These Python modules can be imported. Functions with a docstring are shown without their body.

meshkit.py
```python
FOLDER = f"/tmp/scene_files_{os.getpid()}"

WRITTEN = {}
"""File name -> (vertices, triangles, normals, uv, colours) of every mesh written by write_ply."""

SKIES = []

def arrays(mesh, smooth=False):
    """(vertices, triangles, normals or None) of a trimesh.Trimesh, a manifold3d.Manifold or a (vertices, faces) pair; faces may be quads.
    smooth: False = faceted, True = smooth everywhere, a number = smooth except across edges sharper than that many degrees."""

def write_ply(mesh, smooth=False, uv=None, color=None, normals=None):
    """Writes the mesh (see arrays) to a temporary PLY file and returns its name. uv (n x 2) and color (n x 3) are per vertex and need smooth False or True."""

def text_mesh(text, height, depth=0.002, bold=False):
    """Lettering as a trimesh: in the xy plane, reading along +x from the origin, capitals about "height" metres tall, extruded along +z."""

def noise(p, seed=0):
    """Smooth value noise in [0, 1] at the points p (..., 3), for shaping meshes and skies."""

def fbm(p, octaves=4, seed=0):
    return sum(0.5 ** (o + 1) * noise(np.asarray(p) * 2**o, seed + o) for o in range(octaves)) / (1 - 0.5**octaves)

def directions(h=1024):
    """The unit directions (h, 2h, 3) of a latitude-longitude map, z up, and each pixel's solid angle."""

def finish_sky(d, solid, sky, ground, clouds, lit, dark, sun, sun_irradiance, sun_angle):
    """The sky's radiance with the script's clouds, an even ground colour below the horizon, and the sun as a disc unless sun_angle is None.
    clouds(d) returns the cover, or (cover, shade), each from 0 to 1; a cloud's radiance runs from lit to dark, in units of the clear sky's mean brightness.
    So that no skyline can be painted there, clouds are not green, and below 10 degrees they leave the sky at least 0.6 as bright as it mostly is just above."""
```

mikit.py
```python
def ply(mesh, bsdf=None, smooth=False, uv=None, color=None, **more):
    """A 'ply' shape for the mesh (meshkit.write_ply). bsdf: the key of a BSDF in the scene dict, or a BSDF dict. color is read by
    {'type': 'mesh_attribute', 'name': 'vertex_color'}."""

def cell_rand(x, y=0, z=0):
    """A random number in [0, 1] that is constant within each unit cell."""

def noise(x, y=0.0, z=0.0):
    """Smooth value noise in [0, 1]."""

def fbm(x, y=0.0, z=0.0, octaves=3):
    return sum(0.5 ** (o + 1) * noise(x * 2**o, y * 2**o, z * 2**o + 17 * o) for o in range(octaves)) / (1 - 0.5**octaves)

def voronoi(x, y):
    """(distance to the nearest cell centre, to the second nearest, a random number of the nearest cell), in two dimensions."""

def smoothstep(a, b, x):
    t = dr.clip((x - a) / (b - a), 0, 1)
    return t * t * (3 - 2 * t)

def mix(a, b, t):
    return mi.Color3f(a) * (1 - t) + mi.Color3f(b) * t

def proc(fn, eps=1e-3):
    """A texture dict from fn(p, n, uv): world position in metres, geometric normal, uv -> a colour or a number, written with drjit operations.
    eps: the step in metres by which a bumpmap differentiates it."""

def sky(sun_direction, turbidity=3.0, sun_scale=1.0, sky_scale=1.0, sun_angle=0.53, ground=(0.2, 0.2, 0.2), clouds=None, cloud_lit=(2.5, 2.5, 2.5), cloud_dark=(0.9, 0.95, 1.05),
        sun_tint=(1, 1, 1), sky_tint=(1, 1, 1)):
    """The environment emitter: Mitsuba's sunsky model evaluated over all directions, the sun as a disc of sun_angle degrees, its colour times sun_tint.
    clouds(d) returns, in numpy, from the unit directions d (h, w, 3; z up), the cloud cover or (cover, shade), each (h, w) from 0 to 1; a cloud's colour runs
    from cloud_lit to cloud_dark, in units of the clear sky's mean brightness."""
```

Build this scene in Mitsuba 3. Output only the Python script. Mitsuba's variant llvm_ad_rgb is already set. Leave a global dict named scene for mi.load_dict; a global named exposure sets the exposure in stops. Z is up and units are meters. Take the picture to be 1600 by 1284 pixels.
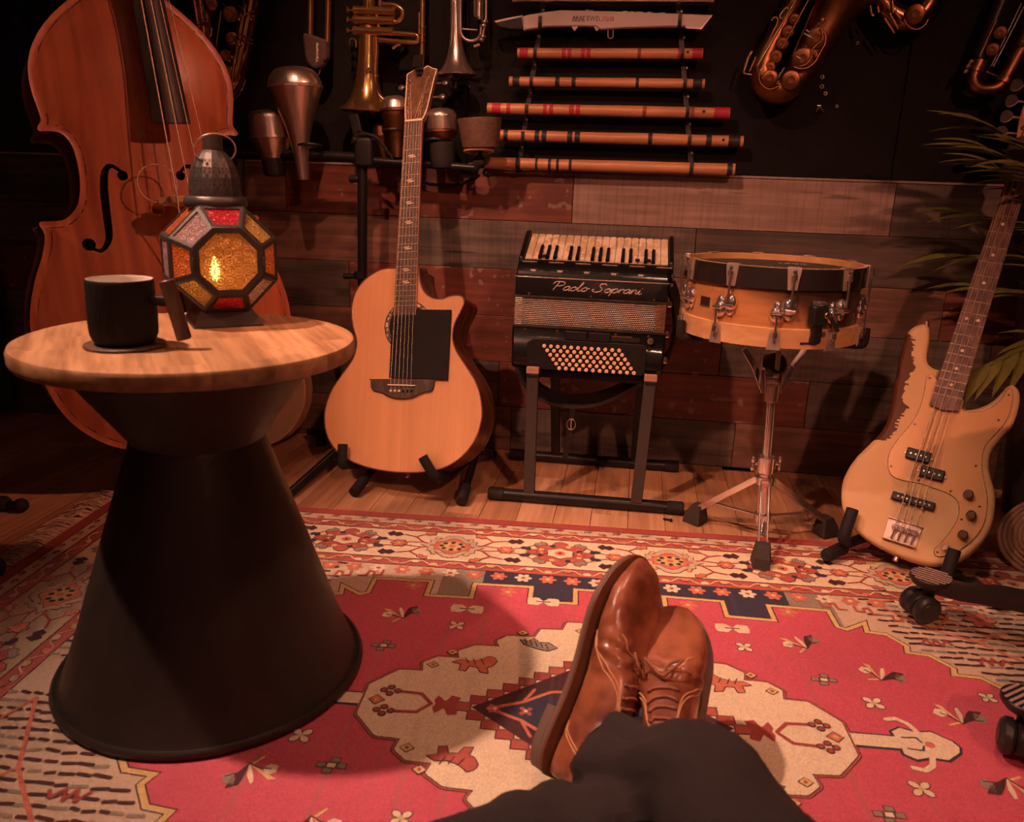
import math, random
import numpy as np
import trimesh
import manifold3d as m3
import shapely
from shapely import affinity
from shapely.geometry import Polygon, Point, LineString, box as sbox
import drjit as dr
import mitsuba as mi
import mikit, meshkit

T = mi.ScalarTransform4f
scene, labels = {}, {}
random.seed(7)
RNG = np.random.default_rng(7)
exposure = 0.0

# ------------------------------------------------------------------ camera
# world: the back wall is the plane y = 0, x runs along it to the right, z is up, the floor is z = 0
F_PX, PITCH, ROLL, CAM_H, YAW = 1275.2, 0.273, 0.035, 0.753, 0.141
CAM_D = 2.267 * math.cos(YAW)


def _axes():
    cp, sp, cr, sr, c, s = math.cos(PITCH), math.sin(PITCH), math.cos(ROLL), math.sin(ROLL), math.cos(YAW), math.sin(YAW)
    fw, rt, up = np.array([0, cp, -sp]), np.array([1.0, 0, 0]), np.array([0, sp, cp])
    R = np.array([[c, -s, 0], [s, c, 0], [0, 0, 1]])
    return R @ fw, R @ (cr * rt + sr * up), R @ (-sr * rt + cr * up)


FW, RT, UP = _axes()
EYE = np.array([0, -CAM_D, CAM_H])
scene['camera'] = {'type': 'thinlens', 'fov': 2 * math.degrees(math.atan(800 / F_PX)), 'fov_axis': 'x', 'near_clip': 0.02, 'far_clip': 50.0,
                   'aperture_radius': 0.0022, 'focus_distance': 1.85, 'to_world': T().look_at(origin=EYE.tolist(), target=(EYE + FW).tolist(), up=UP.tolist())}

# ------------------------------------------------------------------ lights: spot lamps on the ceiling behind and beside the viewer, a dim red wash
LAMPS = [  # position, target, disc radius, radiance, half angles of the full and of the whole beam, label
    ((-1.43, -1.47, 2.5), (-0.15, -1.08, 0.0), 0.045, np.array([1.0, 0.58, 0.43]) * 4200, 6, 21, 'black ceiling spot lamp above the side table, aimed at the middle of the rug'),
    ((-1.05, -2.45, 2.4), (0.0, -0.15, 0.25), 0.045, np.array([1.0, 0.45, 0.28]) * 3000, 9, 18, 'black ceiling spot lamp left of the viewer, aimed at the accordion'),
    ((1.00, -3.40, 2.1), (0.22, -0.35, 0.38), 0.050, np.array([1.0, 0.36, 0.22]) * 1500, 11, 22, 'black ceiling spot lamp behind the viewer, aimed at the back wall'),
    ((1.25, -1.30, 2.15), (-1.14, -0.58, 0.62), 0.035, np.array([1.0, 0.34, 0.20]) * 2500, 7, 17, 'black ceiling spot lamp at the right wall, aimed at the double bass'),
    ((-0.35, -1.75, 2.5), (-0.63, -0.10, 1.00), 0.030, np.array([1.0, 0.42, 0.26]) * 4400, 4, 11.5, 'black ceiling spot lamp before the wall, aimed at the brass instruments'),
    ((0.15, -1.35, 2.55), (0.10, -1.15, 0.0), 0.080, np.array([1.0, 0.50, 0.34]) * 310, 9, 29, 'wide black ceiling lamp straight above the rug'),
]
WASH = np.array([1.0, 0.36, 0.26]) * 0.52
""" the wash: two long soft panels of warm light on the ceiling behind the viewer """


def srgb(r, g, b):
    v = np.array([r, g, b]) / 255.0
    return [float(x) for x in np.where(v <= 0.04045, v / 12.92, ((v + 0.055) / 1.055) ** 2.4)]


def at(px, py, y):
    """the point in the vertical plane at depth y that the photograph shows at (px, py)"""
    d = FW + RT * (px - 800) / F_PX - UP * (py - 642) / F_PX
    return EYE + d * ((y - EYE[1]) / d[1])


def on_floor(px, py, z=0.0):
    d = FW + RT * (px - 800) / F_PX - UP * (py - 642) / F_PX
    return EYE + d * ((z - EYE[2]) / d[2])


def nrm(v):
    v = np.asarray(v, float)
    return v / max(np.linalg.norm(v), 1e-12)


# ------------------------------------------------------------------ materials
def mat(name, color=None, rough=0.5, metal=0.0, fn=None, bump=None, bscale=0.001, two=True, **k):
    d = {'type': 'principled', 'roughness': float(rough), 'metallic': float(metal)}
    d['base_color'] = mikit.proc(fn) if fn else {'type': 'rgb', 'value': list(map(float, color))}
    d.update(k)
    if bump:
        d = {'type': 'bumpmap', 'arbitrary': mikit.proc(bump), 'bsdf': d, 'scale': float(bscale)}
    scene['mat_' + name] = {'type': 'twosided', 'bsdf': d} if two else d
    return 'mat_' + name


def col(c):
    return mi.Color3f(*[float(x) for x in c])


def wood_fn(a, b, axis=2, scale=60.0, stretch=0.05, spots=0.0):
    """grain running along the axis of the object's place"""
    ca, cb = col(a), col(b)

    def fn(p, n, uv):
        q = [p.x, p.y, p.z]
        s = [scale, scale, scale]
        s[axis] = scale * stretch
        g = mikit.fbm(q[0] * s[0], q[1] * s[1], q[2] * s[2], 4)
        t = mikit.smoothstep(0.25, 0.75, g)
        return mikit.mix(ca, cb, t)
    return fn


# ------------------------------------------------------------------ meshes
def TM(v, f):
    f = np.asarray(f, int)
    if f.shape[1] == 4:
        f = np.vstack([f[:, [0, 1, 2]], f[:, [0, 2, 3]]])
    return trimesh.Trimesh(np.asarray(v, float), f, process=False)


def cat(*ms):
    ms = [m for x in ms for m in (x if isinstance(x, (list, tuple)) else [x])]
    v, f, o = [], [], 0
    for m in ms:
        v.append(np.asarray(m.vertices)); f.append(np.asarray(m.faces) + o); o += len(m.vertices)
    return TM(np.vstack(v), np.vstack(f))


def box(sx, sy, sz, c=(0, 0, 0), r=0.0):
    """a box of the given full size, edges chamfered by r"""
    h = np.array([sx, sy, sz]) / 2.0
    if r <= 0:
        pts = np.array([[a, b, d] for a in (-1, 1) for b in (-1, 1) for d in (-1, 1)]) * h
    else:
        r = min(r, h.min() * 0.98)
        pts = []
        for a in (-1, 1):
            for b in (-1, 1):
                for d in (-1, 1):
                    s = np.array([a, b, d])
                    for o in ((1, 0, 0), (0, 1, 0), (0, 0, 1), (.7, .7, 0), (.7, 0, .7), (0, .7, .7)):
                        pts.append(s * (h - r + r * np.array(o)))
        pts = np.array(pts)
    m = trimesh.convex.convex_hull(pts)
    return TM(m.vertices + np.asarray(c, float), m.faces)


def obox(c, ax, sx, sy, sz, r=0.0):
    """box with axes ax (rows: x, y, z directions) at c"""
    m = box(sx, sy, sz, r=r)
    return TM(m.vertices @ np.asarray(ax, float) + np.asarray(c, float), m.faces)


def basis(d, up=(0, 0, 1)):
    """rows x, y, z of a frame whose z is d"""
    z = nrm(d)
    u = np.asarray(up, float)
    if abs(z @ nrm(u)) > 0.98:
        u = np.array([1.0, 0, 0]) if abs(z[0]) < 0.9 else np.array([0, 1.0, 0])
    x = nrm(np.cross(u, z))
    return np.array([x, np.cross(z, x), z])


def bar(p, q, w, h, r=0.0, up=(0, 0, 1)):
    """a rectangular bar from p to q, w wide and h high"""
    p, q = np.asarray(p, float), np.asarray(q, float)
    return obox((p + q) / 2, basis(q - p, up), w, h, np.linalg.norm(q - p), r)


def spline(pts, n=8, closed=False):
    """Catmull-Rom through the points"""
    P = np.asarray(pts, float)
    N = len(P)
    out = []
    for i in range(N if closed else N - 1):
        if closed:
            a, b, c, d = P[(i - 1) % N], P[i], P[(i + 1) % N], P[(i + 2) % N]
        else:
            a, b, c, d = P[max(i - 1, 0)], P[i], P[i + 1], P[min(i + 2, N - 1)]
        for t in np.arange(n) / n:
            out.append(0.5 * (2 * b + (c - a) * t + (2 * a - 5 * b + 4 * c - d) * t * t + (3 * b - a - 3 * c + d) * t ** 3))
    if not closed:
        out.append(P[-1])
    return np.array(out)


def tube(pts, r, n=10, closed=False, caps=True, flat=None):
    """sweep of a circle (or ellipse with flat = height factor); r may vary"""
    P = np.asarray(pts, float)
    N = len(P)
    R = np.broadcast_to(np.asarray(r, float), (N,))
    t = np.roll(P, -1, 0) - np.roll(P, 1, 0) if closed else np.gradient(P, axis=0)
    t = t / np.maximum(np.linalg.norm(t, axis=1, keepdims=True), 1e-12)
    u = basis(t[0])[0]
    rows = []
    a = np.arange(n) * 2 * np.pi / n
    for i in range(N):
        u = nrm(u - t[i] * (u @ t[i]))
        w = np.cross(t[i], u)
        rows.append(P[i] + R[i] * (np.cos(a)[:, None] * u + np.sin(a)[:, None] * w * (flat or 1.0)))
    v = np.vstack(rows)
    i, j = np.meshgrid(np.arange(N if closed else N - 1), np.arange(n), indexing='ij')
    i, j = i.ravel(), j.ravel()
    k = (i + 1) % N
    f = np.stack([i * n + j, i * n + (j + 1) % n, k * n + (j + 1) % n, k * n + j], 1)
    f = np.vstack([f[:, [0, 1, 2]], f[:, [0, 2, 3]]])
    if caps and not closed:
        v = np.vstack([v, P[0], P[-1]])
        j = np.arange(n)
        f = np.vstack([f, np.stack([(j + 1) % n, j, j * 0 + N * n], 1), np.stack([(N - 1) * n + j, (N - 1) * n + (j + 1) % n, j * 0 + N * n + 1], 1)])
    return TM(v, f)


def rod(p, q, r, n=12, r2=None):
    return tube([p, q], [r, r if r2 is None else r2], n)


def lathe(prof, n=48, c=(0, 0, 0), ax=(0, 0, 1)):
    """profile rows (radius, height) turned about ax through c"""
    P = np.asarray(prof, float)
    a = np.arange(n) * 2 * np.pi / n
    v = np.stack([P[:, None, 0] * np.cos(a), P[:, None, 0] * np.sin(a), np.repeat(P[:, 1:2], n, 1)], -1).reshape(-1, 3)
    N = len(P)
    i, j = np.meshgrid(np.arange(N - 1), np.arange(n), indexing='ij')
    i, j = i.ravel(), j.ravel()
    f = np.stack([i * n + j, i * n + (j + 1) % n, (i + 1) * n + (j + 1) % n, (i + 1) * n + j], 1)
    f = np.vstack([f[:, [0, 1, 2]], f[:, [0, 2, 3]]])
    return TM(v @ basis(ax) + np.asarray(c, float), f)


def cyl(p, q, r, n=24, ch=0.0, r2=None):
    """a closed cylinder from p to q with chamfered rims"""
    p, q = np.asarray(p, float), np.asarray(q, float)
    L = np.linalg.norm(q - p)
    r2 = r if r2 is None else r2
    ch = min(ch, L / 2.2, r * 0.6)
    prof = [(0, 0), (r - ch, 0), (r, ch), (r2, L - ch), (r2 - ch, L), (0, L)] if ch > 0 else [(0, 0), (r, 0), (r2, L), (0, L)]
    return lathe(prof, n, p, q - p)


def ball(c, r, sub=2, s=(1, 1, 1)):
    m = trimesh.creation.icosphere(subdivisions=sub, radius=r)
    return TM(m.vertices * np.asarray(s) + np.asarray(c, float), m.faces)


def poly(pts):
    p = Polygon(np.asarray(pts)[:, :2])
    return p if p.is_valid else p.buffer(0)


def extrude(pg, h, z=0.0):
    gs = getattr(pg, 'geoms', [pg])
    out = []
    for g in gs:
        if g.area < 1e-10:
            continue
        m = trimesh.creation.extrude_polygon(g, h, engine='earcut')
        out.append(TM(m.vertices + [0, 0, z], m.faces))
    return cat(out)


def flat(pg, z=0.0):
    out = []
    for g in getattr(pg, 'geoms', [pg]):
        if g.geom_type != 'Polygon' or g.area < 1e-10:
            continue
        v, f = trimesh.creation.triangulate_polygon(g, engine='earcut')
        v = np.c_[v, np.full(len(v), z)]
        a, b, c = v[f[:, 0]], v[f[:, 1]], v[f[:, 2]]
        fl = np.cross(b - a, c - a)[:, 2] < 0
        f = np.asarray(f).copy()
        f[fl] = f[fl][:, ::-1]
        out.append(TM(v, f))
    return cat(out) if out else None


def slab(outline, h, r=0.004, z=0.0, k=3):
    """an extrusion whose top and bottom edges are rounded by r (outline: closed loop of points)"""
    P = np.asarray(outline, float)[:, :2]
    if Polygon(P).exterior.is_ccw is False:
        P = P[::-1]
    e = np.roll(P, -1, 0) - np.roll(P, 1, 0)
    nn = np.stack([e[:, 1], -e[:, 0]], 1)
    nn /= np.maximum(np.linalg.norm(nn, axis=1, keepdims=True), 1e-12)
    rings = []
    for i in range(k + 1):
        a = math.pi / 2 * i / k
        rings.append((P - nn * r * (1 - math.sin(a)), z + r * (1 - math.cos(a))))
    for i in range(k + 1):
        a = math.pi / 2 * i / k
        rings.append((P - nn * r * (1 - math.cos(a)), z + h - r * (1 - math.sin(a))))
    N = len(P)
    v = np.vstack([np.c_[q, np.full(N, zz)] for q, zz in rings])
    M = len(rings)
    i, j = np.meshgrid(np.arange(M - 1), np.arange(N), indexing='ij')
    i, j = i.ravel(), j.ravel()
    f = np.stack([i * N + j, i * N + (j + 1) % N, (i + 1) * N + (j + 1) % N, (i + 1) * N + j], 1)
    side = TM(v, f)
    caps = []
    for q, zz, flip in ((rings[0][0], z, True), (rings[-1][0], z + h, False)):
        pg = Polygon(q)
        if not pg.is_valid:
            pg = pg.buffer(0)
        c = flat(pg, zz)
        caps.append(TM(c.vertices, c.faces[:, ::-1] if flip else c.faces))
    return cat(side, *caps)


def man(m):
    """a trimesh as a Manifold"""
    v, f = np.asarray(m.vertices), np.asarray(m.faces)
    t = trimesh.Trimesh(v, f, process=True)
    t.merge_vertices()
    return m3.Manifold(m3.Mesh(np.asarray(t.vertices, np.float32), np.asarray(t.faces, np.uint32)))


def unman(M):
    m = M.to_mesh()
    return TM(np.array(m.vert_properties)[:, :3], np.array(m.tri_verts))


def chain(joints, bones, edge=0.02, it=12):
    """one smooth body: hulls of spheres along the bones, joined, refined and smoothed"""
    sph = {}
    parts = []
    for a, b in bones:
        hs = []
        for k in (a, b):
            c, r = joints[k]
            hs.append(m3.Manifold.sphere(float(r), 20).translate([float(x) for x in c]))
        parts.append(m3.Manifold.batch_hull(hs))
    M = m3.Manifold.batch_boolean(parts, m3.OpType.Add).refine_to_length(edge)
    t = unman(M)
    t = trimesh.Trimesh(t.vertices, t.faces, process=True)
    trimesh.smoothing.filter_taubin(t, iterations=it)
    return TM(t.vertices, t.faces)


def xf(m, o=(0, 0, 0), ax=None):
    """local to world: rows of ax are the local axes"""
    v = np.asarray(m.vertices)
    return TM((v @ np.asarray(ax) if ax is not None else v) + np.asarray(o, float), m.faces)


def rotz(m, a, c=(0, 0, 0)):
    s, k = math.sin(a), math.cos(a)
    R = np.array([[k, s, 0], [-s, k, 0], [0, 0, 1]])
    return TM((m.vertices - np.asarray(c)) @ R + np.asarray(c), m.faces)


# ------------------------------------------------------------------ scene entries
USED = {}


def key(name):
    """the name, or the name with the next number"""
    n = USED.get(name, -1) + 1
    USED[name] = n
    return name if n == 0 else f'{name}_{n:03d}'


def obj(k, mesh, m, smooth=30, uv=None):
    scene[k] = mikit.ply(mesh, m, smooth=smooth, uv=uv)
    return k


def thing(name, label, cat_, group=None):
    k = key(name)
    labels[k] = {'label': label, 'category': cat_}
    if group:
        labels[k]['group'] = group
    return k


def part(parent, name, mesh, m, smooth=30, label=None, stuff=False, uv=None):
    k = key(parent + '__' + name)
    obj(k, mesh, m, smooth, uv)
    if label or stuff:
        labels[k] = {}
        if label:
            labels[k]['label'] = label
        if stuff:
            labels[k]['kind'] = 'stuff'
    return k


def struct(name, mesh, m, smooth=False):
    obj(name, mesh, m, smooth)
    labels[name] = {'kind': 'structure'}
    return name


def piece(parent, name, ply, world):
    k = key(parent + '__' + name)
    scene[k] = {**ply, 'to_world': world}
    return k


def shared(mesh, m, smooth=30):
    return mikit.ply(mesh, m, smooth=smooth)


def curve_text(strokes, r, n=6):
    return cat([tube(s, r, n) for s in strokes])
# ================================================================== the room
XL, XR, YB, ZC = -1.95, 1.75, -4.3, 2.7


def plank_fn(a, b, fleck=0.0, saw=0.0, seed=0.0):
    ca, cb = col(a), col(b)

    def fn(p, n, uv):
        g = mikit.fbm(p.x * 5 + seed, p.z * 90, seed, 4)
        h = mikit.fbm(p.x * 14 + seed, p.z * 22 + 9, seed, 3)
        t = mikit.smoothstep(0.22, 0.78, 0.6 * g + 0.4 * h)
        c = mikit.mix(ca, cb, t)
        if saw:
            c = c * (1 - saw * mikit.smoothstep(0.45, 0.75, mikit.noise(p.x * 260, p.z * 6, seed)))
        if fleck:
            f = mikit.smoothstep(0.70, 0.76, mikit.fbm(p.x * 38, p.z * 46, seed + 3, 3))
            c = mikit.mix(c, mi.Color3f(0.36, 0.25, 0.2), f * fleck)
        k = mikit.smoothstep(0.72, 0.86, mikit.fbm(p.x * 6, p.z * 55, seed + 31, 3))
        return c * (0.82 - 0.5 * k)
    return fn


PL = {
    'pale': mat('plank_pale', fn=plank_fn((0.26, 0.16, 0.125), (0.40, 0.27, 0.215), saw=0.14), rough=0.55),
    'grey': mat('plank_grey', fn=plank_fn((0.075, 0.055, 0.045), (0.19, 0.14, 0.115), saw=0.16, seed=5), rough=0.55),
    'red': mat('plank_red', fn=plank_fn((0.13, 0.034, 0.022), (0.25, 0.072, 0.046), fleck=0.55, seed=11), rough=0.5),
    'dark': mat('plank_dark', fn=plank_fn((0.045, 0.032, 0.027), (0.13, 0.088, 0.07), seed=17), rough=0.55),
    'brown': mat('plank_brown', fn=plank_fn((0.12, 0.058, 0.04), (0.25, 0.125, 0.088), seed=23), rough=0.5),
}


def floor_fn(a, b, seed):
    ca, cb = col(a), col(b)

    def fn(p, n, uv):
        g = mikit.fbm(p.x * 110 + seed, p.y * 5, seed, 4)
        h = mikit.fbm(p.x * 20, p.y * 3, seed + 4, 3)
        return mikit.mix(ca, cb, mikit.smoothstep(0.25, 0.75, 0.6 * g + 0.4 * h))
    return fn


FL = [mat(f'floor_strip_{i}', fn=floor_fn(a, b, 7.0 * i), rough=0.38) for i, (a, b) in enumerate([
    ((0.38, 0.185, 0.095), (0.53, 0.28, 0.155)), ((0.31, 0.145, 0.073), (0.45, 0.225, 0.12)), ((0.43, 0.22, 0.12), (0.58, 0.33, 0.19))])]
M_GAP = mat('floor_gap', (0.03, 0.018, 0.012), 0.8)
M_FELT = mat('black_felt', fn=lambda p, n, uv: mi.Color3f(0.0095, 0.0078, 0.0080) * (0.7 + 0.6 * mikit.fbm(p.x * 9, p.z * 9, p.y * 9, 4)), rough=0.8, specular=0.12)
M_DRAPE = mat('black_drape', (0.012, 0.010, 0.010), 0.9)
M_CEIL = mat('ceiling_black', (0.03, 0.026, 0.025), 0.9)

struct('floor', box(XR - XL, -YB, 0.03, ((XL + XR) / 2, YB / 2, -0.021)), M_GAP)
# strips of the parquet, laid towards the back wall; under the rug none
W_ST = 0.086
strip_ply = {}
rs = random.Random(3)
nx = int((XR - XL) / W_ST)
for i in range(nx):
    x = XL + (i + 0.5) * W_ST
    y = -rs.uniform(0.0, 0.5)
    y1 = 0.0
    while y1 > -1.75:
        y0 = max(y, -2.0)
        inside = -1.02 < x < 0.98 and y1 < -0.66
        if not inside and y1 - y0 > 0.03 and not (x > 1.25):
            L = round(y1 - y0 - 0.0012, 3)
            m = FL[rs.choice([0, 0, 1, 2])]
            kk = (L, m)
            if kk not in strip_ply:
                strip_ply[kk] = shared(box(W_ST - 0.0012, L, 0.006, r=0.0006), m, False)
            piece('floor', 'strip', strip_ply[kk], T().translate([x, (y0 + y1) / 2, -0.003]))
        y1 = y0
        y = y0 - rs.uniform(0.35, 0.62)

# back wall: plank wainscot below, black felt panels above
struct('wall_back', box(XR - XL, 0.06, ZC, ((XL + XR) / 2, 0.046, ZC / 2)), M_GAP)
ROW = 0.1305
rows = [  # from the top row down: seams and the planks between them
    ([-1.95, -1.36, -0.98, -0.175, 0.636, 1.35, 1.75], ['dark', 'brown', 'red', 'pale', 'grey', 'dark']),
    ([-1.95, -1.2, -0.62, 0.155, 0.99, 1.75], ['grey', 'brown', 'grey', 'dark', 'brown']),
    ([-1.95, -1.5, -0.80, -0.03, 0.797, 1.3, 1.75], ['red', 'dark', 'red', 'brown', 'red', 'pale']),
    ([-1.95, -1.15, -0.55, 0.25, 0.93, 1.75], ['grey', 'brown', 'red', 'grey', 'brown']),
    ([-1.95, -1.4, -0.92, -0.36, 0.491, 1.2, 1.75], ['brown', 'dark', 'grey', 'red', 'grey', 'red']),
    ([-1.95, -1.0, -0.32, 0.31, 1.0, 1.75], ['dark', 'brown', 'grey', 'brown', 'dark']),
]
for r, (seams, kinds) in enumerate(rows):
    z = 0.783 - ROW * (r + 0.5)
    for (a, b), kd in zip(zip(seams, seams[1:]), kinds):
        m = box(b - a - 0.0016, 0.016, ROW - 0.0014, ((a + b) / 2, 0.008, z), 0.0009)
        part('wall_back', 'plank', m, PL[kd], False)
part('wall_back', 'ledge', box(XR - XL, 0.02, 0.006, ((XL + XR) / 2, 0.007, 0.7865), 0.001), PL['pale'], False)
for a, b in ((-1.95, -1.2), (-1.2, -0.466), (-0.466, 0.62), (0.62, 1.75)):
    part('wall_back', 'felt_panel', box(b - a - 0.002, 0.014, ZC - 0.79, ((a + b) / 2, 0.009, (ZC + 0.79) / 2), 0.0015), M_FELT, False)

# side walls, ceiling and the wall behind the viewer
struct('wall_left', box(0.05, -YB, ZC, (XL - 0.025, YB / 2, ZC / 2)), M_CEIL)
fold = []
for i in range(121):
    y = -0.02 - 3.2 * i / 120
    fold.append((XL + 0.045 + 0.022 * math.sin(i * 0.9) + 0.008 * math.sin(i * 2.3), y))
fv = np.array([(x, y, z) for z in (0.03, 2.6) for x, y in fold])
ff = [(i, i + 1, 121 + i + 1, 121 + i) for i in range(120)]
k = thing('black_curtain', 'black drape hanging in folds in the dark corner left of the double bass', 'curtain')
obj(k, TM(fv, ff), M_DRAPE, True)
struct('wall_right', box(0.05, -YB, ZC, (XR + 0.025, YB / 2, ZC / 2)), M_CEIL)
struct('wall_front', box(XR - XL, 0.05, ZC, ((XL + XR) / 2, YB - 0.025, ZC / 2)), mat('front_wall_paint', (0.10, 0.05, 0.04), 0.8))
struct('ceiling', box(XR - XL, -YB, 0.05, ((XL + XR) / 2, YB / 2, ZC + 0.025)), M_CEIL)

# ------------------------------------------------------------------ the lamps themselves
M_BLACK = mat('black_paint', (0.014, 0.013, 0.013), 0.4)
for p, t, r, c, a_in, a_out, lab in LAMPS:
    p, t = np.array(p), np.array(t)
    d = nrm(t - p)
    k = thing('spot_lamp', lab, 'lamp')
    ti, to = math.tan(math.radians(a_in)), math.tan(math.radians(a_out))
    L = 2 * r / (to - ti)
    R1 = L * (ti + to) / 2
    part(k, 'can', lathe([(0, -0.03), (max(R1, r + 0.004), -0.03), (max(R1, r + 0.004), 0.0), (R1, L), (R1 + 0.004, L), (max(R1, r + 0.004) + 0.004, -0.034), (0, -0.034)], 40, p, d), M_BLACK)
    part(k, 'arm', rod(p - d * 0.034, (p[0], p[1], ZC), 0.01), M_BLACK)
    v = lathe([(0, 0), (r, 0)], 40, p, d)
    v = TM(v.vertices, v.faces)
    nrmz = np.cross(v.vertices[v.faces[45, 1]] - v.vertices[v.faces[45, 0]], v.vertices[v.faces[45, 2]] - v.vertices[v.faces[45, 0]]) @ d
    if nrmz < 0:
        v = TM(v.vertices, v.faces[:, ::-1])
    kk = part(k, 'bulb_face', v, M_BLACK, False)
    scene[kk]['emitter'] = {'type': 'area', 'radiance': {'type': 'rgb', 'value': [float(x) for x in c]}}
for i, (x, y, sx, sy) in enumerate([(-0.9, -3.2, 0.04, 1.3), (0.9, -2.2, 0.04, 1.3)]):
    k = thing('ceiling_light', ['long warm ceiling light left of the viewer', 'long warm ceiling light right of the viewer'][i], 'light')
    part(k, 'housing', box(sx + 0.03, sy + 0.03, 0.03, (x, y, ZC - 0.016), 0.004), M_BLACK, False)
    v = TM([[x - sx / 2, y - sy / 2, ZC - 0.034], [x - sx / 2, y + sy / 2, ZC - 0.034], [x + sx / 2, y + sy / 2, ZC - 0.034], [x + sx / 2, y - sy / 2, ZC - 0.034]], [[0, 1, 2, 3]])
    kk = part(k, 'diffuser', v, M_BLACK, False)
    scene[kk]['emitter'] = {'type': 'area', 'radiance': {'type': 'rgb', 'value': [float(q) for q in WASH * 18]}}

for x, w_ in ((-1.5, 'left'), (-0.2, 'middle'), (1.3, 'right')):
    k = thing('light_tube', w_ + ' upright warm light tube on the wall behind the viewer', 'light')
    part(k, 'holder', box(0.07, 0.02, 1.66, (x, YB + 0.0105, 1.25), 0.003), M_BLACK, False)
    kk = part(k, 'tube', cyl((x, YB + 0.040, 0.45), (x, YB + 0.040, 2.05), 0.016, 12), M_BLACK, True)
    scene[kk]['emitter'] = {'type': 'area', 'radiance': {'type': 'rgb', 'value': [float(q) for q in WASH * 16]}}

# ================================================================== the rug: layers of pile in the colours of its wool
RUG_C, RUG_A, HX, HY = np.array([0.0, -1.212]), 0.065, 1.127, 0.697
PAL = [(0.52, 0.080, 0.115), (0.70, 0.55, 0.37), (0.34, 0.06, 0.05), (0.035, 0.03, 0.055), (0.56, 0.16, 0.10), (0.62, 0.42, 0.17), (0.27, 0.21, 0.16), (0.55, 0.40, 0.28), (0.06, 0.018, 0.02), (0.40, 0.09, 0.07)]
CRIM, CREAM, BRICK, NAVY, CORAL, GOLD, GREY, BEIGE, LINE, ROSE = range(10)
ra_c, ra_s = math.cos(RUG_A), math.sin(RUG_A)


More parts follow.
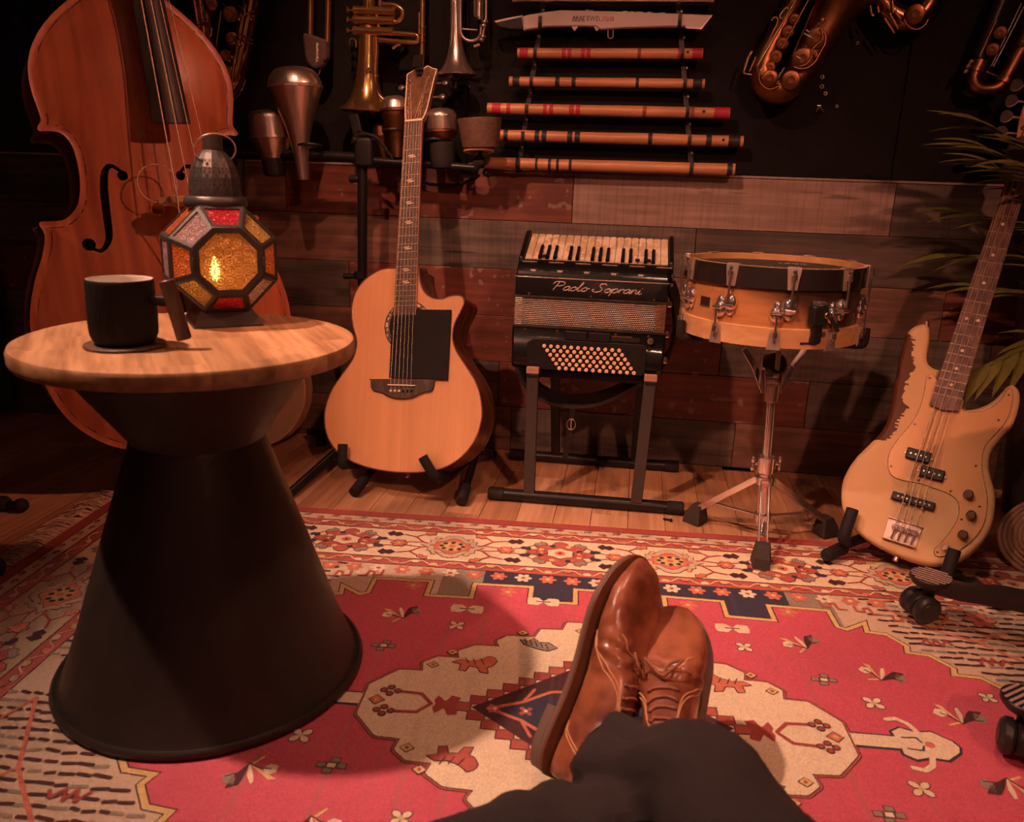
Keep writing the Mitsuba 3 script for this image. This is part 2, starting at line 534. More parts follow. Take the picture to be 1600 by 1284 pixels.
def rug_fn(p, n, uv):
    i = mi.Int32(dr.floor(uv.x + 0.5))
    c = mi.Color3f(0.5)
    for k_, v_ in enumerate(PAL):
        c = dr.select(i == k_, col(v_), c)
    x, y = p.x - float(RUG_C[0]), p.y - float(RUG_C[1])
    X, Y = x * ra_c + y * ra_s, y * ra_c - x * ra_s
    g = mikit.noise(p.x * 700, p.y * 700)
    ab = mikit.noise(X * 70, Y * 1.3, 3) * 0.6 + mikit.noise(X * 190, Y * 2, 7) * 0.4
    wear = mikit.fbm(X * 5, Y * 5, 11, 3)
    c = c * (0.74 + 0.34 * g) * (0.88 + 0.24 * wear)
    line = mikit.smoothstep(0.62, 0.85, ab)
    return mikit.mix(c, c * 0.5 + mi.Color3f(0.32, 0.13, 0.10) * 0.5, line * dr.select(i == CRIM, 0.85, 0.15))


M_RUG = mat('rug_wool', fn=rug_fn, rough=0.85, sheen=0.9, sheen_tint=0.2)
LAY = []  # (level, colour, polygon)


def put(level, c, g):
    LAY.append((level, c, g))


def sym(level, c, pts, mx=True, my=True, outline=None, grow=0.004):
    g = pts if hasattr(pts, 'geom_type') else poly(pts)
    vs = [g]
    if mx:
        vs += [affinity.scale(v, -1, 1, origin=(0, 0)) for v in vs]
    if my:
        vs += [affinity.scale(v, 1, -1, origin=(0, 0)) for v in vs]
    for v in vs:
        if outline is not None:
            put(level - 1, outline, v.buffer(grow, join_style=2))
        put(level, c, v)


def rect(a, b, c, d):
    return sbox(min(a, c), min(b, d), max(a, c), max(b, d))


def frame(d0, d1):
    return rect(-HX + d0, -HY + d0, HX - d0, HY - d0).difference(rect(-HX + d1, -HY + d1, HX - d1, HY - d1))


# borders
put(0, BRICK, frame(0, 0.028))
put(0, BEIGE, frame(0.028, 0.058))
put(0, ROSE, frame(0.058, 0.090))
put(0, CREAM, frame(0.090, 0.225))
put(0, ROSE, frame(0.225, 0.257))
for d in (0.028, 0.058, 0.090, 0.225, 0.257):
    put(1, LINE, frame(d - 0.0012, d + 0.0012))
# field and spandrels
put(0, BEIGE, rect(-HX + 0.257, -HY + 0.257, HX - 0.257, HY - 0.257))
TOP = HY - 0.257
xs = []
n_t = 4
fieldp = [(0.0, TOP - 0.058)]
step = 0.105
x = -0.0
q = [(-0.02, TOP - 0.058)]
prof = []
xx, up = 0.0, True
edge = []
e0 = [0.035 + 0.0965 * i for i in range(5)]
cur = TOP - 0.058
pts = [(0, TOP - 0.058)]
for i, ex in enumerate(e0):
    hi = TOP - 0.058 - 0.012 * (i / 4)
    lo = hi - 0.055
    a, b = (hi, lo) if i % 2 == 0 else (lo, hi)
    pts += [(ex, a), (ex, b)]
crx = pts[-1][0]
cry = pts[-1][1]
pts += [(crx + 0.02, cry - 0.012), (0.472, 0.325), (0.468, 0.302), (0.503, 0.298), (0.522, 0.268), (0.515, 0.243), (0.553, 0.238), (0.575, 0.208), (0.566, 0.184), (0.612, 0.180), (0.634, 0.152),
        (0.626, 0.128), (0.674, 0.122), (0.698, 0.094), (0.690, 0.074), (0.735, 0.068), (0.752, 0.03), (0.752, 0.0)]
half = pts + [(a, -b) for a, b in pts[::-1][1:]]
field = poly([(a, b) for a, b in half] + [(-a, b) for a, b in half[::-1]]).buffer(0)
put(1, LINE, field.buffer(0.0125, join_style=2))
put(2, GOLD, field.buffer(0.0105, join_style=2))
put(3, LINE, field.buffer(0.002, join_style=2))
put(4, CRIM, field)
inner = rect(-HX + 0.257, -HY + 0.257, HX - 0.257, HY - 0.257)
for sgn in (1, -1):
    nav = rect(-0.22, sgn * (TOP - 0.13), 0.36, sgn * TOP)
    put(0.5, NAVY, nav.intersection(inner))
    put(0.4, GREY, rect(-0.30, sgn * (TOP - 0.13), 0.44, sgn * TOP).intersection(inner))


def rosette(x, y, r, petals=6, c=CREAM, c2=CORAL, a0=0.0, out=LINE, level=6):
    for j in range(petals):
        a = a0 + 2 * math.pi * j / petals
        e = affinity.translate(affinity.rotate(affinity.scale(Point(0, 0).buffer(1, 6), r * 0.42, r * 0.3), math.degrees(a)), x + r * 0.6 * math.cos(a), y + r * 0.6 * math.sin(a))
        if out is not None:
            put(level - 1, out, e.buffer(0.0014, 3))
        put(level, c, e)
    put(level + 1, c2, Point(x, y).buffer(r * 0.26, 6))


def stroke(level, c, pts, w):
    put(level, c, LineString(pts).buffer(w / 2, 3))


# crenel band flowers, guard vines, small outer motifs
for sgn in (1, -1):
    for i in range(-15, 16):
        x = i * 0.048
        rosette(x, sgn * (TOP - 0.021), 0.017, 6, [CREAM, CORAL, CORAL][i % 3], [ROSE, CREAM, GOLD][i % 3], out=None, level=5)
    for ex in (-0.372, -0.179, 0.0, 0.179, 0.372):
        rosette(ex * 0.94, sgn * (TOP - 0.082), 0.018, 5, CORAL if abs(ex) < 0.4 else ROSE, GOLD, out=None, level=5)


def vine(d, horizontal, sgn):
    Lh = (HX if horizontal else HY) - d
    N = int(Lh / 0.038)
    pts = []
    off = (HY if horizontal else HX) - d
    for i in range(-N * 6, N * 6 + 1):
        s = i * Lh / (N * 6)
        w = off + 0.0085 * max(-1, min(1, 1.6 * math.sin(s * 2 * math.pi / 0.076)))
        pts.append((s, sgn * w) if horizontal else (sgn * w, s))
    stroke(4, CREAM, pts, 0.0028)
    for i in range(-N, N):
        s = (i + 0.5) * Lh / N
        w = off - 0.003 * (1 if i % 2 else -1)
        x, y = (s, sgn * w) if horizontal else (sgn * w, s)
        e = affinity.translate(affinity.scale(Point(0, 0).buffer(1, 3), 0.0085 if horizontal else 0.0055, 0.0055 if horizontal else 0.0085), x, y)
        put(3, LINE, e.buffer(0.0012))
        put(4.2, [GOLD, CORAL, CREAM][i % 3], e)


for d in (0.074, 0.241):
    for h in (True, False):
        for sgn in (1, -1):
            vine(d, h, sgn)
for h in (True, False):
    for sgn in (1, -1):
        Lh = (HX if h else HY) - 0.043
        N = int(Lh / 0.031)
        off = (HY if h else HX) - 0.043
        for i in range(-N, N):
            s = (i + 0.5) * Lh / N
            zz = 0.004 * (1 if i % 2 else -1)
            P = [(-0.011, -0.004), (-0.003, 0.003), (0.002, -0.006), (0.011, 0.004), (0.005, 0.009), (-0.006, 0.007)]
            g = poly([(s + a, sgn * (off + zz + b * (1 if i % 2 else -1))) if h else (sgn * (off + zz + b), s + a) for a, b in P])
            put(3, [ROSE, BRICK, CORAL, GREY][i % 4], g)
            stroke(4, LINE, [(s - 0.009, sgn * off), (s + 0.006, sgn * (off + zz))] if h else [(sgn * off, s - 0.009), (sgn * (off + zz), s + 0.006)], 0.0016)


# main border: red rosette palmettes and diamonds in turn, joined by branching stems with leaves
def mv(pts, o, ax):
    return [(o[0] + a * ax[0][0] + b * ax[1][0], o[1] + a * ax[0][1] + b * ax[1][1]) for a, b in pts]


def palmette(o, ax):
    out = []
    for j in range(32):
        a = 2 * math.pi * j / 32
        r = 0.052 * (1 + 0.20 * math.cos(a * 8)) * (1 if j % 2 else 0.93)
        out.append((1.22 * r * math.cos(a), r * math.sin(a)))
    g = poly(mv(out, o, ax))
    put(3, LINE, g.buffer(0.0016, join_style=2))
    put(4, ROSE, g)
    for j in range(8):
        a = 2 * math.pi * (j + 0.5) / 8
        c = mv([(1.2 * 0.036 * math.cos(a), 0.036 * math.sin(a))], o, ax)[0]
        put(5, [LINE, GOLD, NAVY, GOLD][j % 4], Point(c).buffer(0.0062, 3))
        c = mv([(1.2 * 0.037 * math.cos(a + 0.25), 0.037 * math.sin(a + 0.25))], o, ax)[0]
        put(6, CORAL, Point(c).buffer(0.0032, 3))
    ring = [(1.25 * 0.022 * math.cos(2 * math.pi * j / 12) * (1.15 if j % 2 else 0.9), 0.022 * math.sin(2 * math.pi * j / 12) * (1.15 if j % 2 else 0.9)) for j in range(12)]
    put(5.5, LINE, poly(mv(ring, o, ax)).buffer(0.0015))
    put(6, CREAM, poly(mv(ring, o, ax)))
    put(7, CORAL, Point(o).buffer(0.011, 4))
    put(8, LINE, Point(o).buffer(0.004, 3))


def diamond(o, ax):
    D = [(0.066, 0), (0.048, 0.012), (0.05, 0.026), (0.03, 0.03), (0.014, 0.05), (0, 0.054)]
    full = D + [(-a, b) for a, b in D[::-1][1:]] + [(-a, -b) for a, b in D[1:]] + [(a, -b) for a, b in D[::-1][1:-1]]
    g = poly(mv(full, o, ax))
    put(3, LINE, g.buffer(0.0014, join_style=2))
    put(4, BEIGE, g)
    put(4.5, LINE, poly(mv([(a * 0.75, b * 0.72) for a, b in full], o, ax)))
    put(5, CORAL, poly(mv([(a * 0.72, b * 0.69) for a, b in full], o, ax)))
    ell = [(0.030 * math.cos(t), 0.022 * math.sin(t)) for t in np.arange(10) * 2 * math.pi / 10]
    put(5.5, GOLD, poly(mv(ell, o, ax)))
    for j in range(8):
        a = 2 * math.pi * j / 8
        c = mv([(0.023 * math.cos(a), 0.0165 * math.sin(a))], o, ax)[0]
        put(6, LINE if j % 2 == 0 else NAVY, Point(c).buffer(0.0052, 3))
    put(6.5, CORAL, Point(o).buffer(0.007, 4))


LEAF = [(0, 0), (0.008, 0.008), (0.018, 0.005), (0.022, 0.011), (0.03, 0.0), (0.022, -0.010), (0.016, -0.004), (0.009, -0.009)]


def leaf(o, ax, x, y, a, c, s=1.0):
    ca, sa = math.cos(a), math.sin(a)
    g = poly(mv([(x + s * (p * ca - q_ * sa), y + s * (p * sa + q_ * ca)) for p, q_ in LEAF], o, ax))
    put(4, LINE, g.buffer(0.0013))
    put(5, c, g)


def sprays(o, ax):
    """the stems and leaves between two big motifs"""
    for sy in (1, -1):
        stroke(3.5, BRICK, mv([(-0.085, sy * 0.002), (-0.05, sy * 0.012), (-0.03, sy * 0.036), (-0.005, sy * 0.044)], o, ax), 0.0045)
        stroke(3.5, BRICK, mv([(-0.03, sy * 0.036), (-0.045, sy * 0.05)], o, ax), 0.004)
        stroke(3.5, BRICK, mv([(-0.05, sy * 0.012), (0.0, sy * 0.006), (0.03, sy * 0.014), (0.06, sy * 0.034)], o, ax), 0.003)
        leaf(o, ax, 0.0, sy * 0.043, 0.1 * sy, LINE, 1.15)
        leaf(o, ax, -0.047, sy * 0.05, 2.6 * sy, CORAL, 0.9)
        leaf(o, ax, 0.058, sy * 0.034, 0.5 * sy, GREY, 1.0)
        leaf(o, ax, 0.03, sy * 0.02, -0.3 * sy, NAVY, 0.75)
        leaf(o, ax, -0.075, sy * 0.026, 2.0 * sy, GOLD, 0.6)
    rosette(*mv([(0.0, 0.0)], o, ax)[0], 0.017, 6, CORAL, GOLD, level=6)
    rosette(*mv([(0.075, 0.0)], o, ax)[0], 0.012, 5, ROSE, CREAM, level=6)


PITCH_B = 0.228
for sgn in (1, -1):
    for i in range(-4, 5):
        x = i * PITCH_B - 0.075
        o = (x, sgn * (HY - 0.1575))
        ax = ((1, 0), (0, sgn))
        (palmette if i % 2 == 0 else diamond)(o, ax)
        if i < 4:
            sprays((x + PITCH_B / 2, o[1]), ((-1 if i % 2 == 0 else 1, 0), (0, sgn)))
    for i in range(-2, 3):
        y = i * PITCH_B
        o = (sgn * (HX - 0.1575), y)
        ax = ((0, 1), (sgn, 0))
        (palmette if i % 2 == 0 else diamond)(o, ax)
        if i < 2:
            sprays((o[0], y + PITCH_B / 2), ((0, -1 if i % 2 == 0 else 1), (sgn, 0)))

# the medallion: a cream lobed shape with a stepped inner diamond, bar and pendant at each end
MED = [(0.0, 0.262), (0.055, 0.262), (0.062, 0.235), (0.10, 0.232), (0.108, 0.205), (0.155, 0.203), (0.172, 0.185), (0.165, 0.168), (0.205, 0.166), (0.232, 0.145), (0.226, 0.125), (0.262, 0.124), (0.282, 0.105), (0.278, 0.082),
       (0.315, 0.080), (0.352, 0.036), (0.352, 0.0)]
med_full = MED + [(a, -b) for a, b in MED[::-1][1:]]
med = poly(med_full + [(-a, b) for a, b in med_full[::-1]]).buffer(0)
med = med.buffer(-0.006).buffer(0.006)
put(5, LINE, med.buffer(0.0055, 3))
put(6, ROSE, med.buffer(0.004, 3))
put(7, LINE, med.buffer(0.0015, 3))
put(8, CREAM, med)
for i in range(9):  # stepped chain round the inner diamond
    t = i / 9.0
    cx, cy = 0.205 * (1 - t), 0.165 * t
    sym(10, [ROSE, BRICK][i % 2], rect(cx - 0.013, cy - 0.0095, cx + 0.011, cy + 0.0095), outline=LINE, grow=0.0018)
dia = poly([(0.19, 0), (0, 0.152), (-0.19, 0), (0, -0.152)])
put(10.5, LINE, dia)
for i, (sx, w) in enumerate([(0.0, 0.075), (0.085, 0.06), (0.14, 0.035), (-0.085, 0.06), (-0.14, 0.035)]):
    put(10.8, NAVY if abs(sx) < 0.1 else LINE, poly([(sx + w, 0), (sx, w * 0.8), (sx - w, 0), (sx, -w * 0.8)]))
for sx in (1, -1):
    for sy in (1, -1):
        stroke(11, CORAL, [(sx * 0.165, 0.0), (sx * 0.115, sy * 0.022), (sx * 0.075, sy * 0.052), (sx * 0.030, sy * 0.058), (0, sy * 0.10)], 0.006)
        stroke(11, CORAL, [(sx * 0.115, sy * 0.022), (sx * 0.10, sy * 0.055)], 0.005)
        stroke(11, ROSE, [(sx * 0.03, sy * 0.058), (sx * 0.05, sy * 0.085)], 0.005)
        for lx_, ly_, la_ in ((0.10, 0.052, 1.2), (0.05, 0.083, 0.9), (0.07, 0.03, -0.4), (0.015, 0.03, 0.6), (0.0, 0.098, 1.4)):
            leaf((0, 0), ((sx, 0), (0, sy)), lx_, ly_, la_, [ROSE, CORAL][int(lx_ * 100) % 2], 0.8)
for sx in (1, -1):
    for i in range(4):
        rosette(sx * (0.02 + 0.045 * i), 0, 0.012, 4, ROSE, CREAM, math.pi / 4, out=None, level=12)
# medallion ornaments: bow, heart stem with leaves, beasts
for sx in (1, -1):
    A = ((sx, 0), (0, 1))
    o = (0, 0)
    put(11, BRICK, poly(mv([(0.222, 0.024), (0.208, 0.020), (0.214, 0), (0.208, -0.02), (0.222, -0.024), (0.23, -0.008), (0.242, -0.022), (0.247, -0.008), (0.243, 0), (0.247, 0.008), (0.242, 0.022), (0.23, 0.008)], o, A)))
    stroke(11, BRICK, mv([(0.30, 0.024), (0.268, 0.022), (0.25, 0.0), (0.268, -0.022), (0.30, -0.024)], o, A), 0.006)
    for sy in (1, -1):
        for (x, y) in ((0.305, 0.024), (0.316, 0.016), (0.316, 0.032), (0.326, 0.024)):
            put(12, LINE, Point(sx * x, sy * y).buffer(0.0062, 3))
            put(13, BRICK, Point(sx * x, sy * y).buffer(0.0042, 3))
        leaf(o, ((sx, 0), (0, sy)), 0.272, 0.028, 0.9, GREY, 0.8)
        leaf(o, ((sx, 0), (0, sy)), 0.286, 0.012, -0.4, GREY, 0.7)
        B = ((sx, 0), (0, sy))
        beast = [(0.165, 0.122), (0.172, 0.108), (0.18, 0.104), (0.176, 0.088), (0.188, 0.09), (0.194, 0.103), (0.208, 0.104), (0.212, 0.09), (0.222, 0.092), (0.221, 0.108), (0.235, 0.112), (0.224, 0.12), (0.206, 0.118), (0.19, 0.124), (0.178, 0.136), (0.17, 0.132)]
        put(10, LINE, poly(mv(beast, o, B)).buffer(0.0016))
        put(11, CORAL if sy > 0 else ROSE, poly(mv(beast, o, B)))
        for q_ in ((0.185, 0.112), (0.198, 0.110), (0.21, 0.112)):
            stroke(12, LINE, mv([q_, (q_[0] + 0.006, q_[1] + 0.014)], o, B), 0.0018)
        bird = [(0.07, 0.175), (0.085, 0.165), (0.10, 0.168), (0.125, 0.18), (0.132, 0.192), (0.118, 0.19), (0.11, 0.2), (0.1, 0.188), (0.085, 0.19)]
        put(10, LINE, poly(mv(bird, o, B)).buffer(0.0018))
        put(11, GREY, poly(mv(bird, o, B)))
        for j in range(5):
            stroke(12, LINE, mv([(0.085 + 0.009 * j, 0.17 + 0.003 * j), (0.089 + 0.009 * j, 0.184 + 0.003 * j)], o, B), 0.002)
        for (x, y) in ((0.24, 0.14), (0.13, 0.215), (0.03, 0.235), (0.265, 0.10)):
            g = poly([(sx * (x + 0.009), sy * y), (sx * x, sy * (y + 0.008)), (sx * (x - 0.009), sy * y), (sx * x, sy * (y - 0.008))])
            put(10, LINE, g.buffer(0.0015))
            put(11, GOLD, g)
            put(12, BRICK, Point(sx * x, sy * y).buffer(0.003, 3))
    g = poly(mv([(0.332, 0.011), (0.343, 0), (0.332, -0.011), (0.32, 0)], o, A))
    put(10, LINE, g.buffer(0.0014)); put(11, CORAL, g); put(12, GOLD, Point(sx * 0.332, 0).buffer(0.004, 3))
    bar_ = rect(sx * 0.355, -0.013, sx * 0.43, 0.013)
    put(5, NAVY, bar_.buffer(0.004, join_style=2)); put(8.5, CREAM, bar_)
    pend = poly(mv([(0.42, 0.006), (0.418, 0.024), (0.432, 0.034), (0.452, 0.027), (0.475, 0.03), (0.497, 0.012), (0.502, 0.0), (0.497, -0.012), (0.475, -0.03), (0.452, -0.027), (0.432, -0.034), (0.418, -0.024), (0.42, -0.006)], o, A))
    put(5, NAVY, pend.buffer(0.004, join_style=2)); put(8.6, CREAM, pend)
    for sy in (1, -1):
        stroke(9, CREAM, mv([(0.455, sy * 0.026), (0.448, sy * 0.045), (0.434, sy * 0.056), (0.42, sy * 0.052)], o, A), 0.008)
        stroke(9.5, NAVY, mv([(0.428, sy * 0.012), (0.448, sy * 0.014), (0.452, sy * 0.004)], o, A), 0.003)
    put(9.6, CORAL, Point(sx * 0.462, 0).buffer(0.007, 4))


# small motifs scattered over the crimson field, the same in its four quarters
def sprig(x, y, a, s=1.0):
    ca, sa = math.cos(a) * s, math.sin(a) * s
    A = ((ca, sa), (-sa, ca))
    for u, c in ((-1, GOLD), (0, CREAM), (1, LINE)):
        p = [(0, -0.018), (u * 0.020 + 0.003, 0.004), (u * 0.030, 0.020), (u * 0.018 - 0.003, 0.018), (u * 0.012 - 0.003, 0.006)]
        put(6, c, poly(mv(p, (x, y), A)).buffer(0.0008))
    stroke(7, LINE, mv([(-0.026, 0.0), (-0.012, -0.006), (0, -0.018), (0.014, -0.004), (0.03, -0.002)], (x, y), A), 0.0022)
    put(6, CREAM, poly(mv([(-0.02, 0.01), (-0.032, 0.008), (-0.036, -0.004), (-0.026, -0.01), (-0.016, -0.004)], (x, y), A)))
    put(6, GREY, poly(mv([(0.02, 0.016), (0.033, 0.010), (0.034, -0.004), (0.026, -0.008), (0.018, 0.002)], (x, y), A)))
    stroke(6, GOLD, mv([(-0.004, -0.016), (-0.018, -0.026)], (x, y), A), 0.004)


def quatre(x, y, s=1.0):
    rosette(x, y, 0.017 * s, 4, CREAM, GOLD, math.pi / 4, level=6)


def lattice(x, y):
    for i in (-1, 0, 1):
        for j in (-1, 0, 1):
            if abs(i) + abs(j) < 2 or (i + j) % 2 == 0 and j != 0 and i == 0:
                g = rect(x + i * 0.0135 - 0.0055 + j * 0.003, y + j * 0.0105 - 0.004, x + i * 0.0135 + 0.0055 + j * 0.003, y + j * 0.0105 + 0.004)
                put(5, LINE, g.buffer(0.0014, join_style=2)); put(6, GREY if (i + j) % 2 else CREAM, g)


def moth(x, y):
    for sx in (1, -1):
        g = poly([(x, y), (x + sx * 0.010, y + 0.013), (x + sx * 0.027, y + 0.012), (x + sx * 0.029, y), (x + sx * 0.027, y - 0.012), (x + sx * 0.010, y - 0.013)])
        put(6, CREAM, g.buffer(0.001))
    stroke(7, LINE, [(x - 0.012, y), (x + 0.012, y)], 0.003)


for sx in (1, -1):
    for sy in (1, -1):
        moth(sx * 0.233, sy * 0.286) if False else moth(sx * 0.236, sy * 0.284)
        quatre(sx * 0.246, sy * 0.225, 0.9)
        sprig(sx * 0.348, sy * 0.252, (0.3 if sy > 0 else math.pi + 0.3) * 1.0)
        lattice(sx * 0.356, sy * 0.145)
        sprig(sx * 0.455, sy * 0.172, (-0.4 if sx > 0 else 0.4) + (0 if sy > 0 else math.pi), 1.0)
        quatre(sx * 0.415, sy * 0.092, 1.0)
        sprig(sx * 0.535, sy * 0.075, (-0.2 if sx > 0 else 0.2) + (0 if sy > 0 else math.pi), 1.05)
        quatre(sx * 0.60, sy * 0.13, 0.8)
        moth(sx * 0.10, sy * 0.33)
# spandrel ornaments: coral branches, rows of dark dashes, angular red hooks
for sx in (1, -1):
    for sy in (1, -1):
        A = ((sx, 0), (0, sy))
        sp = [(0.52, 0.42), (0.60, 0.33), (0.66, 0.30), (0.75, 0.20), (0.82, 0.06)]
        stroke(5, CORAL, mv(sp, (0, 0), A), 0.006)
        for (x, y), (u, v) in zip(sp, ((0.06, 0.02), (0.05, 0.06), (0.07, 0.04), (0.05, 0.06), (0.03, 0.08))):
            stroke(5, CORAL, mv([(x, y), (x + u, y + v)], (0, 0), A), 0.005)
        for x, y in ((0.70, 0.38), (0.78, 0.33), (0.80, 0.23), (0.62, 0.40)):
            rosette(sx * x, sy * y, 0.028, 6, CORAL, ROSE, level=6)
        for x, y in ((0.44, 0.395), (0.50, 0.385), (0.56, 0.36)):
            hook = [(-0.02, 0.014), (-0.02, -0.004), (-0.006, -0.006), (-0.004, 0.008), (0.006, 0.010), (0.008, -0.012), (0.022, -0.012)]
            stroke(6, ROSE, mv([(x + a, y + b) for a, b in hook], (0, 0), A), 0.005)
        for x, y in ((0.585, 0.285), (0.66, 0.235)):
            hook = [(-0.025, -0.005), (-0.015, 0.012), (-0.008, -0.008), (0.0, 0.012), (0.008, -0.008), (0.018, 0.010), (0.026, -0.002)]
            stroke(6, BRICK, mv([(x + a, y + b) for a, b in hook], (0, 0), A), 0.005)
        rl = random.Random(5)
        for row in range(21):
            yy = 0.43 - row * 0.019
            x = 0.50 + 0.012 * (row % 3)
            while x < 0.865:
                L = rl.uniform(0.008, 0.022)
                ctr = Point(x + L / 2, yy)
                if field.buffer(0.016).distance(ctr) > 0.006 and yy > 0.005:
                    stroke(4, LINE if rl.random() < 0.75 else GREY, mv([(x, yy), (x + L, yy + rl.uniform(-0.003, 0.003))], (0, 0), A), 0.0062)
                x += L + rl.uniform(0.005, 0.011)
rug_v, rug_f, rug_u, off = [], [], [], 0
for lev, c, g in LAY:
    m = flat(g if g.is_valid else g.buffer(0), 0.0070 + 0.00022 * lev)
    if m is None:
        continue
    rug_v.append(m.vertices); rug_f.append(m.faces + off); off += len(m.vertices)
    rug_u.append(np.c_[np.full(len(m.vertices), c), np.zeros(len(m.vertices))])
base = box(2 * HX, 2 * HY, 0.0066, (0, 0, 0.0036), 0.002)
rug_v.append(base.vertices); rug_f.append(base.faces + off); rug_u.append(np.c_[np.full(len(base.vertices), BRICK), np.zeros(len(base.vertices))])
rv = np.vstack(rug_v)
rug_ax = np.array([[ra_c, ra_s, 0], [-ra_s, ra_c, 0], [0, 0, 1]])
rug_mesh = TM(rv @ rug_ax + [RUG_C[0], RUG_C[1], 0.0003], np.vstack(rug_f))
k = thing('rug', 'crimson oriental wool rug with cream medallion and patterned border on the parquet floor', 'rug')
part(k, 'pile', rug_mesh, M_RUG, False, uv=np.vstack(rug_u))
fr = []
rf = random.Random(11)
for sx in (-1, 1):
    for i in range(240):
        y = -HY + (i + 0.5) * 2 * HY / 240
        for j in range(2):
            L = rf.uniform(0.045, 0.075)
            a = rf.uniform(-0.7, 0.7)
            p0 = np.array([sx * (HX - 0.004), y, 0.004])
            pts_ = [p0, p0 + [sx * L * 0.35, L * 0.2 * a, 0.004 + rf.uniform(0, 0.008)], p0 + [sx * L * 0.7, L * 0.5 * a, rf.uniform(0, 0.008)], p0 + [sx * L, L * 0.9 * a + rf.uniform(-0.01, 0.01), -0.0015]]
            fr.append(tube(spline(pts_, 2), 0.0014, 4))
fringe = cat(fr)
part(k, 'fringe', TM(fringe.vertices @ rug_ax + [RUG_C[0], RUG_C[1], 0.0003], fringe.faces), mat('fringe_cotton', (0.62, 0.45, 0.32), 0.9), False, label='pale knotted cotton fringe', stuff=True)
# ================================================================== shared materials of the things
M_CHROME = mat('chrome', (0.88, 0.78, 0.72), 0.15, 0.95)
M_STEEL = mat('brushed_aluminium', (0.76, 0.62, 0.54), 0.27, 0.95)
M_BRASS = mat('lacquered_brass', (0.88, 0.52, 0.20), 0.18, 0.95)
M_OLDBRASS = mat('aged_brass', fn=lambda p, n, uv: mikit.mix(mi.Color3f(0.20, 0.085, 0.035), mi.Color3f(0.36, 0.16, 0.068), mikit.fbm(p.x * 40, p.y * 40, p.z * 40, 3)), rough=0.40, metal=1.0)
M_SILVER = mat('satin_silver', (0.74, 0.60, 0.53), 0.24, 0.95)
M_STRING = mat('steel_string', (0.78, 0.60, 0.45), 0.45, 0.35)
M_TUBE = mat('black_tube', (0.010, 0.009, 0.009), 0.35, specular=0.3)
M_FOAM = mat('black_rubber', (0.016, 0.013, 0.013), 0.7, specular=0.25)
M_PLASTIC = mat('black_plastic', (0.012, 0.010, 0.010), 0.4, specular=0.35)
M_GLOSS = mat('black_gloss', (0.006, 0.005, 0.005), 0.14, specular=0.25, clearcoat=0.8, clearcoat_gloss=0.97)
M_EBONY = mat('ebony', fn=wood_fn((0.016, 0.012, 0.010), (0.035, 0.025, 0.02), 2, 120), rough=0.42, specular=0.3)
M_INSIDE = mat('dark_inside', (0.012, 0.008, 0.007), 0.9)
M_BONE = mat('bone', (0.72, 0.62, 0.45), 0.4)

# ------------------------------------------------------------------ side table
TX, TY, TZ = -0.606, -1.195, 0.53
k = thing('side_table', 'hourglass side table with round wooden top on a black metal cone base', 'table')


def top_fn(p, n, uv):
    x, y = p.x - TX, p.y - TY
    a = x * 0.82 + y * 0.57
    b = -x * 0.57 + y * 0.82
    i = dr.floor(a / 0.075)
    r = mikit.cell_rand(i, 3, 1)
    s = dr.floor(b / 0.28 + r)
    r2 = mikit.cell_rand(i, s, 5)
    g = mikit.fbm(a * 70 + r2 * 30, b * 5 + r2 * 9, p.z * 50, 4)
    c = mikit.mix(mi.Color3f(0.25, 0.115, 0.052), mi.Color3f(0.42, 0.225, 0.112), mikit.smoothstep(0.2, 0.8, g))
    c = c * (0.78 + 0.4 * r2)
    st = mikit.smoothstep(0.62, 0.8, mikit.fbm(x * 11, y * 11, 4, 3))
    return c * (1 - 0.35 * st)


M_TOP = mat('table_top_wood', fn=top_fn, rough=0.42)
R = 0.225
part(k, 'tabletop', lathe([(0, -0.026), (R - 0.008, -0.026), (R - 0.002, -0.0235), (R, -0.018), (R, -0.006), (R - 0.0022, -0.0016), (R - 0.006, 0), (0, 0)], 128, (TX, TY, TZ)), M_TOP, 40)
M_TIN = mat('blackened_metal', fn=lambda p, n, uv: mikit.mix(mi.Color3f(0.018, 0.013, 0.012), mi.Color3f(0.040, 0.028, 0.024), mikit.fbm(p.x * 22, p.y * 22, p.z * 9, 4)), rough=0.45, metal=0.15, specular=0.35)
part(k, 'upper_cone', lathe([(0, 0.503), (0.166, 0.503), (0.168, 0.498), (0.160, 0.482), (0.096, 0.392), (0.093, 0.386), (0.0, 0.386)], 96, (TX, TY, 0)), M_TIN, 30)
part(k, 'lower_cone', lathe([(0.0, 0.386), (0.091, 0.386), (0.0945, 0.380), (0.134, 0.262), (0.190, 0.092), (0.213, 0.030), (0.2215, 0.018)], 96, (TX, TY, 0)), M_TIN, 30)
part(k, 'base_rim', lathe([(0.219, 0.020), (0.2235, 0.0235), (0.2275, 0.020), (0.2285, 0.0155), (0.2265, 0.0105), (0.220, 0.0095), (0.217, 0.014), (0.219, 0.020)], 96, (TX, TY, 0)), M_TIN, 40)

